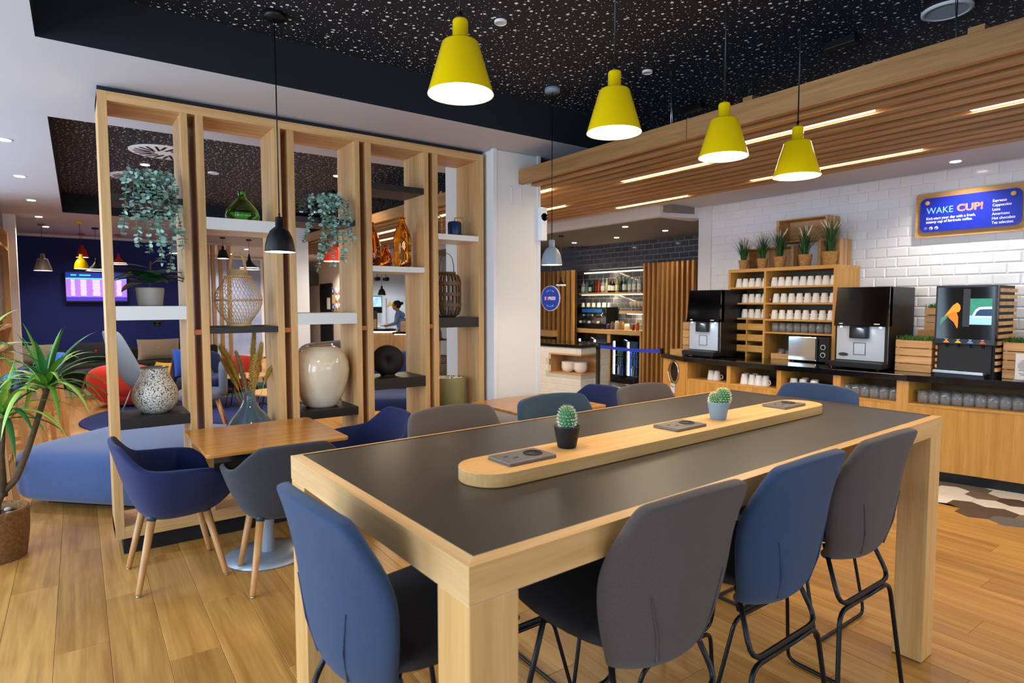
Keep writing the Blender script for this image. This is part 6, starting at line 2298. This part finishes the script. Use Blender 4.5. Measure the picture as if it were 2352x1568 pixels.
# side tables
def side_table(label, x, y, h_, r_, m_, wire=False, z0=0.0, ex=1.0):
    t = T('side_table', label, 'table', (x, y, z0))
    MB().prism([(r_ * math.cos(2 * PI * k / 36), r_ * ex * math.sin(2 * PI * k / 36)) for k in range(36)], h_ - .02, h_).obj('table_top', m_, t, bevel=.004)
    for k in range(3):
        a = 2 * PI * k / 3 + .5
        q = MB()
        if wire:
            q.tube(fillet([(r_ * .6 * math.cos(a - .35), r_ * .6 * math.sin(a - .35), h_ - .02), (r_ * .85 * math.cos(a - .35), r_ * .85 * math.sin(a - .35), .008), (r_ * .85 * math.cos(a + .35), r_ * .85 * math.sin(a + .35), .008), (r_ * .6 * math.cos(a + .35), r_ * .6 * math.sin(a + .35), h_ - .02)], .04), .008, 6)
        else:
            q.tube([(r_ * .4 * math.cos(a), r_ * .4 * math.sin(a), h_ - .02), (r_ * .85 * math.cos(a), r_ * .85 * math.sin(a), 0)], .014, 6)
        q.obj('leg', blkmet if wire else legw, t)


side_table('round dark side table before the sofa, left', (0.175, 11.554, 0.420)[0], (0.175, 11.554, 0.420)[1] + .2, .45, .25, mat('dark_table', '2a2c34', .4), False, .012)
side_table('round dark side table before the taupe cushion', (1.201, 11.581, 0.450)[0], (1.201, 11.581, 0.450)[1] - .2, .47, .28, mat('dark_table2', '3a3636', .4), False, .012)
side_table('oval oak topped coffee table on black wire legs behind the pampas grass', 1.98, 9.35, .47, .36, oak_x, True, .012, .9)
side_table('lower oak coffee table on black wire legs right of the blue vase', (1.919, 8.198, 0.360)[0] + .2, (1.919, 8.198, 0.360)[1], .37, .36, oak_x, True)
# chair with wooden legs seen through second bay
t = T('wood_leg_chair', 'grey blue seat with splayed wooden legs seen through second bay', 'chair', (1.18, 8.05, .012), rad(80))
cushionoid(MB(), 0, 0, .42, .27, .26, .06, .5, .5, 24, 10).obj('seat', mat('greyblue_seat', '5a6478', .9), t)
cushionoid(MB(), 0, -.24, .60, .26, .05, .2, .5, .5, 24, 10).obj('backrest', mat('greyblue_seat2', '5a6478', .9), t)
for sx in (-1, 1):
    for sy in (-1, 1):
        MB().tube([(sx * .16, sy * .16, .38), (sx * .26, sy * .26, 0)], [.02, .013], 8).obj('leg', legw, t)
# navy lounger with wooden frame seen through fourth bay
p0 = (3.004, 6.683, 0.300)
t = T('wood_lounger', 'navy seat on oak and steel lounge frame seen through fourth bay', 'chair', (p0[0] + .1, p0[1], 0), rad(-30))
cushionoid(MB(), 0, 0, .36, .50, .40, .09, .4, .5, 28, 12).obj('seat', navyf, t)
cushionoid(MB(), .0, .40, .62, .48, .09, .30, .5, .5, 28, 12).obj('backrest', navyf, t)
for sx in (-1, 1):
    MB().box(sx * .42 - .02, sx * .42 + .02, -.42, .42, 0, .035).obj('runner', oak_y, t)
    for sy in (-1, 1):
        MB().bar((sx * .42, sy * .36, .03), (sx * .38, sy * .18, .28), .035, .02).obj('leg', steel, t)
MB().box(-.44, .44, -.44, -.40, 0, .035).obj('crossbar', oak_x, t)
# dark sofa with patterned cushion seen through third bay
t = T('corner_sofa', 'charcoal sofa seen through third bay above the cream jar', 'sofa', (3.50, 9.25, 0), rad(35))
cushionoid(MB(), 0, 0, .30, .62, .45, .16, .3, .3, 28, 12).obj('seat', charf, t)
cushionoid(MB(), .0, .42, .55, .64, .14, .36, .4, .35, 28, 12).obj('backrest', charf, t)
for sx in (-1, 1):
    cushionoid(MB(), sx * .66, .05, .42, .11, .48, .26, .4, .4, 20, 12).obj('arm', charf, t)
    for sy in (-1, 1):
        MB().tube([(sx * .5, sy * .3, .16), (sx * .5, sy * .3, 0)], .02, 8).obj('leg', legw, t)
pillow('grey white and green triangle patterned cushion on the charcoal sofa', 3.16, 9.25, .47, .44, .44, mat('triangle_print', '9fb0a8', .9, col2='e4e2da', vscale=5, var=.5), None, -.35, rad(25))

# white column beyond the third bay
wx0, wx1 = (2.832, 10.000, 1.495)[0], (3.105, 10.000, 1.495)[0]
ST(MB().box(wx0, wx1, 10.0, 10.35, 0, 3.04).obj('wall_pillar', white))
# corridor: black door, wall box and notice board
t = T('corridor_door', 'black door with pale sign at the end of the corridor', 'door', (5.985, (5.980, 17.658, 1.474)[1], 0))
dw = ((5.980, 18.167, 1.473)[1] - (5.980, 17.208, 1.475)[1]) / 2
MB().box(-.02, .012, -dw, dw, 0, 2.05).obj('leaf', mat('door_black', '1a1a1c', .5), t)
for s_ in (-1, 1):
    MB().box(-.03, .012, s_ * dw - .04, s_ * dw + .04, 0, 2.1).obj('jamb', blkm, t)
MB().box(-.03, .012, -dw, dw, 2.05, 2.1).obj('head', blkm, t)
MB().box(-.026, -.02, -dw + .12, -dw + .38, 1.35, 1.68).obj('sign_plate', mat('sign_cream', 'd8d8c8', .6), t)
MB().box(-.06, -.02, dw - .12, dw - .08, 1.0, 1.12).obj('handle', steel, t)
by0, by1 = (5.980, 16.361, 1.476)[1], (5.980, 17.171, 1.475)[1]
bz0, bz1 = (5.980, 16.928, 1.302)[2], (5.980, 16.890, 1.982)[2]
t = T('notice_board', 'wooden wall panel with round white and blue signs beside the black door', 'sign board', (5.985, (by0 + by1) / 2, (bz0 + bz1) / 2))
bw, bh = by1 - by0, bz1 - bz0
MB().box(-.02, .012, -bw / 2, bw / 2, -bh / 2, bh / 2).obj('board', oak_y, t)
for r_ in range(3):
    for c in range(3):
        if r_ == 1 and c == 0:
            continue
        m_ = mat('disc_blue', '2a45b0', .5) if (c == 0) else mat('disc_pale', 'e6e6ea', .5)
        y, z = bw / 2 - bw * (c + .5) / 3, bh / 2 - bh * (r_ + .5) / 3
        MB().lathe([(.001, -.026), (bw * .13, -.026), (bw * .13, -.02)], 20, (0, y, z), 0, 'x').obj('round_sign', m_, t)
        MB().box(-.0285, -.0262, y - bw * .03, y + bw * .03, z - bw * .06, z + bw * .06).obj('pictogram', mat('picto', '7a86b8' if c else 'ffffff', .5), t)
t = T('utility_box', 'dark box high on the corridor wall', 'box', (5.97, (5.950, 18.805, 2.279)[1], (5.950, 18.805, 2.279)[2]))
MB().box(-.25, .025, -.45, .45, -.22, .22).obj('housing', mat('box_grey', '4a4644', .6), t)

# ---- reception
rp = (5.318, 11.887, 0.980)
t = T('reception_desk', 'curved oak reception desk with black top and warm light strip', 'desk', (rp[0], rp[1], 0), rad(-38))
arc = lambda r_, a0, a1, n_: [(r_ * math.cos(a0 + (a1 - a0) * k / n_), r_ * math.sin(a0 + (a1 - a0) * k / n_)) for k in range(n_ + 1)]
front = [(x - .2, y + .72) for x, y in arc(.75, PI * 1.02, PI * 1.66, 12)]
back_ = [(x - .2, y + .72) for x, y in arc(.35, PI * 1.66, PI * 1.02, 10)]
MB().prism(front + back_, 0, .90, sm=False).obj('curved_front', oak_z, t)
MB().prism([(x * 1.05 - .0, y * 1.05 - .035) for x, y in front] + back_, .93, .98).obj('desk_top', blkg, t)
q = MB()
q.grid([[(x * 1.01, y * 1.01 - .01, .905) for x, y in front], [(x * 1.01, y * 1.01 - .01, .925) for x, y in front]])
q.obj('light_strip', barled, t)
MB().box(.15, .85, -.02, .5, 0, .84).obj('straight_front', oak_z, t)
MB().box(.12, .9, -.06, .55, .87, .92).obj('desk_top', blkg, t)
MB().box(.15, .85, -.03, -.022, .860, .868).obj('light_strip', barled, t)
mR = Matrix.Translation(rp) @ Matrix.Rotation(rad(-38), 4, 'Z')
for (x, y, sx, sy, sz_, zz, m_, nm, lab) in ((-.30, .12, .09, .09, .20, .98, oak_z, 'wooden_box', 'small oak box on the curved reception desk'), (.42, .15, .30, .2, .22, .92, oak_x, 'wooden_box', 'pale oak box on the right part of the reception desk'), (.08, .22, .22, .2, .06, .92, white, 'paper_tray', 'white paper tray on the reception desk')):
    p = mR @ Vector((x, y, zz - rp[2]))
    o = MB().box(-sx / 2, sx / 2, -sy / 2, sy / 2, 0, sz_).obj(nm, m_, None, p, rad(-38), bevel=.003)
    tag(o, lab, 'box' if 'box' in nm else 'tray')
p = mR @ Vector((-.52, .30, 0))
t = T('desk_monitor', 'black monitor seen from behind on the reception desk', 'monitor', p, rad(-20))
MB().box(-.22, .22, -.015, .015, .08, .38).obj('screen', blk, t)
MB().box(-.09, .09, -.07, .07, 0, .012).obj('stand', blk, t)
MB().box(-.02, .02, -.01, .01, .01, .1).obj('neck', blk, t)
# wall behind reception
t = T('small_monitor', 'small lit screen on the wall behind reception', 'screen', (6.571, 15.400, 1.477))
MB().box(-.35, .16, -.03, .03, -.22, .24).obj('housing', blk, t)
MB().box(-.10, .14, -.032, -.03, -.05, .22).obj('picture', mat('monitor_picture', '9fc4e8', .4, emit=.8, col2='3a6a9a', vscale=9), t)
MB().box(-.05, .05, .03, .2, -.05, .05).obj('bracket', blk, t)
ca_, cb_ = (6.934, 15.500, 1.679), (7.467, 15.500, 0.373)
t = T('service_cabinet', 'white electric cabinet with yellow warning triangle behind reception', 'cabinet', (ca_[0], 15.5, 0))
MB().box(0, 1.3, 0, .09, .3, 1.66).obj('body', mat('cabinet_white', 'd4dade', .5), t)
MB().box(.05, .62, -.015, 0, .5, 1.45).obj('door', mat('cabinet_door', 'e2e6ea', .5), t)
MB().box(.68, 1.25, -.015, 0, .5, 1.6).obj('door', mat('cabinet_door2', 'c8d0d4', .5), t)
q = MB()
wc = (7.013, 15.480, 1.512)
q.prism([(-.08, -.06), (.08, -.06), (0, .08)], 0, .004, 0, Matrix.Translation((wc[0] - ca_[0], -.016, wc[2])) @ Matrix.Rotation(PI / 2, 4, 'X'))
q.obj('warning_triangle', mat('warning_yellow', 'e8b020', .5), t)
pr = (5.338, 12.200, 1.691)
pendant('black dome pendant hanging over the reception desk', pr[0], 12.2, pr[2], 2.78, 'dome', .085, blkl, blk, 6, 3)
for p, lab in (((5.834, 13.600, 2.073), 'left'), ((6.057, 13.600, 2.078), 'right')):
    t = T('track_spot', '%s small black spotlight above the reception' % lab, 'spotlight', (p[0], p[1], 2.78))
    MB().tube([(0, 0, 0), (0, 0, 2.1 - 2.78 + .06)], .008, 6).obj('drop_rod', blk, t)
    MB().lathe([(.001, -.1), (.05, -.1), (.05, .08), (.001, .08)], 14, (0, 0, 2.1 - 2.78), 0, 'y').obj('head', blk, t)

# receptionist: one continuous skinned body, standing bent over papers, in profile to the left
pw_ = (6.230, 13.050, 1.379)
skin_m = mat('skin', 'c08a6c', .55)
shirt = mat('shirt_blue', '83a4e0', .8)
t = T('person', 'woman with tied dark hair in blue shirt reading papers at reception', 'person', (pw_[0], 13.05, 0), math.atan2(.585, -.811))
J = {'pel': (0, 0, .86), 'sp': (.03, 0, 1.02), 'ch': (.07, 0, 1.20), 'nk': (.12, 0, 1.32), 'hd0': (.14, 0, 1.37)}
V_ = [(0, 0, .86), (.03, 0, 1.02), (.06, 0, 1.18), (.085, 0, 1.27), (.12, 0, 1.345),
      (.07, .15, 1.255), (.14, .21, 1.05), (.34, .17, 1.00), (.07, -.15, 1.255), (.14, -.21, 1.05), (.34, -.14, 1.00),
      (0, .09, .80), (.02, .10, .46), (-.02, .10, .06), (.10, .10, .03), (0, -.09, .80), (.02, -.10, .46), (-.02, -.10, .06), (.10, -.10, .03)]
E2 = [(0, 1), (1, 2), (2, 3), (3, 4), (3, 5), (5, 6), (6, 7), (3, 8), (8, 9), (9, 10), (0, 11), (11, 12), (12, 13), (13, 14), (0, 15), (15, 16), (16, 17), (17, 18)]
RD = [(.13, .15), (.11, .13), (.11, .15), (.07, .11), (.045, .045), (.055, .055), (.045, .045), (.032, .032), (.055, .055), (.045, .045), (.032, .032), (.085, .085), (.055, .055), (.038, .038), (.03, .03), (.085, .085), (.055, .055), (.038, .038), (.03, .03)]
me = bpy.data.meshes.new('body')
me.from_pydata(V_, E2, [])
me.materials.append(shirt)
bo = link('body', me, t)
md = bo.modifiers.new('skin', 'SKIN')
for i, r_ in enumerate(RD):
    me.skin_vertices[0].data[i].radius = r_
me.skin_vertices[0].data[0].use_root = True
md2 = bo.modifiers.new('sub', 'SUBSURF')
md2.levels = md2.render_levels = 2
hm = Matrix.Rotation(.30, 3, 'Y')
q = MB()
P = []
for i in range(17):
    a = -PI / 2 + PI * i / 16
    row = []
    for j in range(20):
        u = 2 * PI * j / 20
        z = .118 * math.sin(a)
        r_ = math.cos(a)
        x = .092 * r_ * math.cos(u)
        y = .074 * r_ * math.sin(u) * (1 if z > -.03 else .9)
        if math.cos(u) > .9 and abs(z + .012) < .03:
            x += .018 * (1 - abs(z + .012) / .03)
        if math.cos(u) > .8 and -.075 < z < -.05:
            x += .006
        if z < -.04:
            x += .012
        row.append(Vector((.15, 0, 1.465)) + hm @ Vector((x, y, z)))
    P.append(row)
q.grid(P, cu=True)
q.obj('head', skin_m, t)
q = MB()
for s_ in (-1, 1):
    p = Vector((.15, 0, 1.465)) + hm @ Vector((.083, s_ * .032, .012))
    cushionoid(q, p.x, p.y, p.z, .008, .012, .006, 1, 1, 8, 6)
q.obj('eye', mat('eye_dark', '1c1412', .3), t)
q = MB()
p = Vector((.15, 0, 1.465)) + hm @ Vector((.094, 0, -.062))
cushionoid(q, p.x, p.y, p.z, .008, .022, .006, 1, 1, 8, 6)
q.obj('mouth', mat('lips', '9a5048', .5), t)
q = MB()
for s_ in (-1, 1):
    p = Vector((.15, 0, 1.465)) + hm @ Vector((-.005, s_ * .075, -.005))
    cushionoid(q, p.x, p.y, p.z, .016, .008, .026, 1, 1, 8, 6)
q.obj('ear', skin_m, t)
q = MB()
cushionoid(q, .128, 0, 1.492, .098, .084, .108, 1, 1, 20, 12, 0, None)
cushionoid(q, .02, 0, 1.52, .04, .04, .04, 1, 1, 12, 8)
q.obj('hair', mat('hair_dark', '17100d', .5), t)
q = MB()
q.tube([(.085, 0, 1.27), (.125, 0, 1.36)], [.05, .045], 12)
q.obj('neck', skin_m, t)
for s_, yy in ((1, .17), (-1, -.14)):
    q = MB()
    b0 = Vector((.34, yy, 1.0))
    q.tube([(.27, yy * 1.05, 1.015), b0, b0 + Vector((.05, -s_ * .012, -.004))], [.032, .027, .034], 8)
    cushionoid(q, b0.x + .075, b0.y - s_ * .015, b0.z - .004, .045, .04, .016, .8, .8, 12, 8)
    for k in range(4):
        yk = b0.y - s_ * .015 + (k - 1.5) * .019
        L_ = (.060, .072, .068, .052)[k]
        q.tube([(b0.x + .10, yk, b0.z), (b0.x + .10 + L_ * .6, yk, b0.z - .004), (b0.x + .10 + L_, yk, b0.z - .022)], [.009, .008, .0065], 6)
    q.tube([(b0.x + .05, b0.y - s_ * .05, b0.z), (b0.x + .09, b0.y - s_ * .075, b0.z - .006), (b0.x + .12, b0.y - s_ * .07, b0.z - .014)], [.011, .0095, .007], 6)
    q.obj('hand', skin_m, t)
ppos = Matrix.Translation((pw_[0], 13.05, 0)) @ Matrix.Rotation(math.atan2(.585, -.811), 4, 'Z') @ Vector((.50, .02, .955))
o = MB().box(-.11, .11, -.15, .15, 0, .006).obj('paper_sheet', white, None, ppos)
o.rotation_euler = (0, -.25, math.atan2(.585, -.811))
tag(o, 'white papers held by the woman at reception', 'paper')

# bar stool and oak counter seen through the last bay
q0 = (6.383, 11.178, 0.000)
t = T('high_stool', 'grey shell bar stool with oak legs seen through the last bay', 'bar stool', (6.25, 11.35, 0), rad(-70))
P = []
for z, w_, y in ((.74, .16, .22), (.735, .21, .12), (.73, .22, -.05), (.76, .22, -.16), (.86, .23, -.22), (1.0, .22, -.25), (1.08, .19, -.265), (1.12, .12, -.27)):
    P.append([(w_ * u, y + .07 * u * u * (z > .8), z + .03 * u * u * (z < .8)) for u in [k / 4 for k in range(-4, 5)]])
MB().grid(P).obj('shell', taupef, t, solid=.03, sub=2, off=0)
for sx in (-1, 1):
    for sy in (-1, 1):
        MB().tube([(sx * .13, sy * .12, .73), (sx * .20, sy * .20, 0)], [.02, .014], 8).obj('leg', legw, t)
q = MB()
q.tube([(.182, .182, .25), (-.182, .182, .25), (-.182, -.182, .25), (.182, -.182, .25)], .007, 6, closed=True)
q.obj('foot_ring', blkmet, t)
t = T('oak_bar_counter', 'oak clad counter wall behind the grey stool in the last bay', 'counter', (7.2, 11.2, 0), rad(-10))
MB().box(0, .4, -.3, 1.9, 0, 1.06).obj('cladding', oak_y, t)
MB().box(-.06, .45, -.35, 1.95, 1.06, 1.10).obj('worktop', oak_y, t)

# ================================================================ LEFT EDGE: PLANT, WOODEN BAR STOOLS, MEDIA UNIT
blus = mat('stool_blue', '2f62a8', .8, bump=.2, bscale=400)
navs = mat('stool_navy', '1c2a4a', .85)


def wood_stool(label, x, y, rz, m_=None):
    t = T('wooden_bar_stool', label, 'bar stool', (x, y, 0), rz, 'wooden bar stools on the left')
    P = []
    for z, w_, yy in ((.755, .19, .20), (.76, .215, .12), (.75, .215, -.08), (.765, .215, -.16), (.82, .215, -.205), (.90, .205, -.225), (.955, .185, -.235)):
        P.append([(w_ * u, yy + .05 * u * u * (z > .78), z + (.012 * u * u if z < .78 else 0)) for u in [k / 4 for k in range(-4, 5)]])
    MB().grid(P).obj('seat_shell', m_ or blus, t, solid=.045, sub=2, off=-.6)
    MB().box(-.18, .18, -.17, .17, .675, .73).obj('apron', legw, t)
    for sx in (-1, 1):
        for sy in (-1, 1):
            MB().bar((sx * .165, sy * .155, .70), (sx * .205, sy * .20, 0), .042, .042, upv=(0, 1, 0)).obj('leg', legw, t)
    for sx in (-1, 1):
        MB().box(sx * .19 - .012, sx * .19 + .012, -.185, .185, .27, .31).obj('stretcher', legw, t)
    for sy in (-1, 1):
        MB().box(-.19, .19, sy * .182 - .012, sy * .182 + .012, .22 if sy > 0 else .33, .26 if sy > 0 else .37).obj('stretcher', legw, t)
    return t


s_ = wood_stool('farthest blue seat wooden bar stool by the left counter', -.36, 8.62, PI / 2 + .12)
dup(s_, (-.47, 7.86, 0), PI / 2 - .15, 'middle blue seat wooden bar stool behind the dracaena crown')
dup(s_, (-.64, 5.80, 0), PI / 2, 'nearest navy wooden bar stool at the left frame edge', swap={'seat_shell': navs})
dup(s_, (-.60, 6.85, 0), PI / 2 + .1, 'navy wooden bar stool second from the viewer at the left counter', swap={'seat_shell': navs})
t = T('high_counter', 'white topped high counter along the left windows', 'counter', (-1.22, 7.1, 0))
MB().box(-.25, .25, -1.9, 1.7, 1.02, 1.06).obj('worktop', white, t, bevel=.004)
for y in (-1.8, 0, 1.6):
    MB().box(-.2, .2, y - .04, y + .04, 0, 1.02).obj('leg_panel', oak_z, t)
# media unit
t = T('media_unit', 'open oak wall unit with dark screen at the left edge of the lounge', 'shelf unit', (-.86, 9.95, 0))
for y in (-.95, .95):
    MB().box(-.12, .12, y - .04, y + .04, 0, 2.5).obj('upright', oak_z, t)
for z in (.05, .55, .95, 1.2, 2.25, 2.46):
    MB().box(-.115, .115, -.91, .91, z, z + .04).obj('shelf_board', oak_y, t)
MB().box(-.12, -.11, -.91, .91, .05, 2.46).obj('back_panel', mat('unit_back', '3a2c20', .8), t)
for k in range(5):
    MB().box(.06, .10, -.7 + .3 * k, -.67 + .3 * k, .60, .94).obj('spindle', oak_z, t)
MB().box(.02, .07, -.75, .75, 1.32, 2.16).obj('screen', mat('off_screen', '10121c', .12), t)
ST(MB().box(-.80, -.665, 11.1, 11.25, 0, CZ).obj('wall_post', white))

# dracaena in a woven basket
pc = Vector((-.455, 4.66, 0))
t = T('dracaena', 'tall dracaena with arching striped leaves in woven basket at left edge', 'potted plant', pc)
P = []
nr = 15
for k in range(nr):
    r_ = .150 + .022 * math.sin(PI * k / (nr - 1) * .62)
    z = .30 * k / (nr - 1)
    P.append([((r_ + (.004 if (k + m_) % 2 else -.001)) * math.cos(2 * PI * m_ / 44), (r_ + (.004 if (k + m_) % 2 else -.001)) * math.sin(2 * PI * m_ / 44), z) for m_ in range(44)])
P.append([(.158 * math.cos(2 * PI * m_ / 44), .158 * math.sin(2 * PI * m_ / 44), .302) for m_ in range(44)])
P.append([(.150 * math.cos(2 * PI * m_ / 44), .150 * math.sin(2 * PI * m_ / 44), .25) for m_ in range(44)])
q = MB()
q.grid(P, cu=True)
q.obj('basket', mat('dark_rattan', '8a6238', .8, bump=.8, bscale=90, var=.45, vscale=50), t)
MB().lathe([(.001, .255), (.152, .25)], 24).obj('soil', mat('plant_soil', '4a3a2c', .95), t)
q = MB()
for k in range(14):
    a, r_ = R.uniform(0, 2 * PI), R.uniform(.04, .14)
    cushionoid(q, r_ * math.cos(a), r_ * math.sin(a), .26, .02, .016, .012, .8, .8, 8, 6)
stuff(q.obj('pebbles', mat('grey_pebble', 'b8b4ac', .8), t))
trunk = mat('bark', '5a4630', .9, bump=.6, bscale=80, var=.3, vscale=30)
c1_ = Vector((-0.167, 4.620, 1.000)) - pc
c2_ = Vector((-0.379, 4.600, 0.843)) - pc
fk = Vector((-0.398, 4.660, 0.398)) - pc
b0 = Vector((.02, 0, .25))
q = MB()
q.tube(fillet([b0, (b0 + fk) / 2 + Vector((-.02, 0, 0)), fk, fk + Vector((.06, 0, .06)), (fk + c1_) / 2 + Vector((.02, 0, -.03)), c1_], .08, 4), [.022] * 5 + [.02] * 5 + [.018] * 5 + [.016] * 3, 10)
q.obj('trunk', trunk, t)
q = MB()
q.tube([fk - Vector((0, 0, .03)), (fk + c2_) / 2 + Vector((-.01, .01, 0)), c2_], [.02, .017, .015], 10)
q.obj('trunk', trunk, t)
dl_ = [mat('dracaena_leaf', '5c9a30', .45, rand=.25), mat('dracaena_leaf_dark', '2c6a30', .45, rand=.2), mat('dracaena_leaf_pale', 'a3c85a', .45, rand=.15)]
for c_, n_, L0 in ((c1_, 40, .50), (c2_, 26, .46), (c2_ + Vector((-.10, .02, .34)), 22, .5)):
    for k in range(n_):
        az = k * 2.39996 + R.uniform(-.2, .2)
        u = k / n_
        el = .3 + 1.05 * u + R.uniform(-.15, .15)
        L = L0 * R.uniform(.75, 1.1) * (1 - .25 * u)
        leaf(t, c_ + Vector((.012 * math.cos(az), .012 * math.sin(az), .06 * u)), az, el, L, .018 * R.uniform(.85, 1.25), R.choice(dl_), R.uniform(.9, 2.0) * (1.15 - .6 * u), 'blade_leaf', 9, .25)
q = MB()
q.tube([fk + Vector((-.02, 0, .02)), c2_ + Vector((-.10, .02, .34))], [.015, .012], 8)
q.obj('trunk', trunk, t)
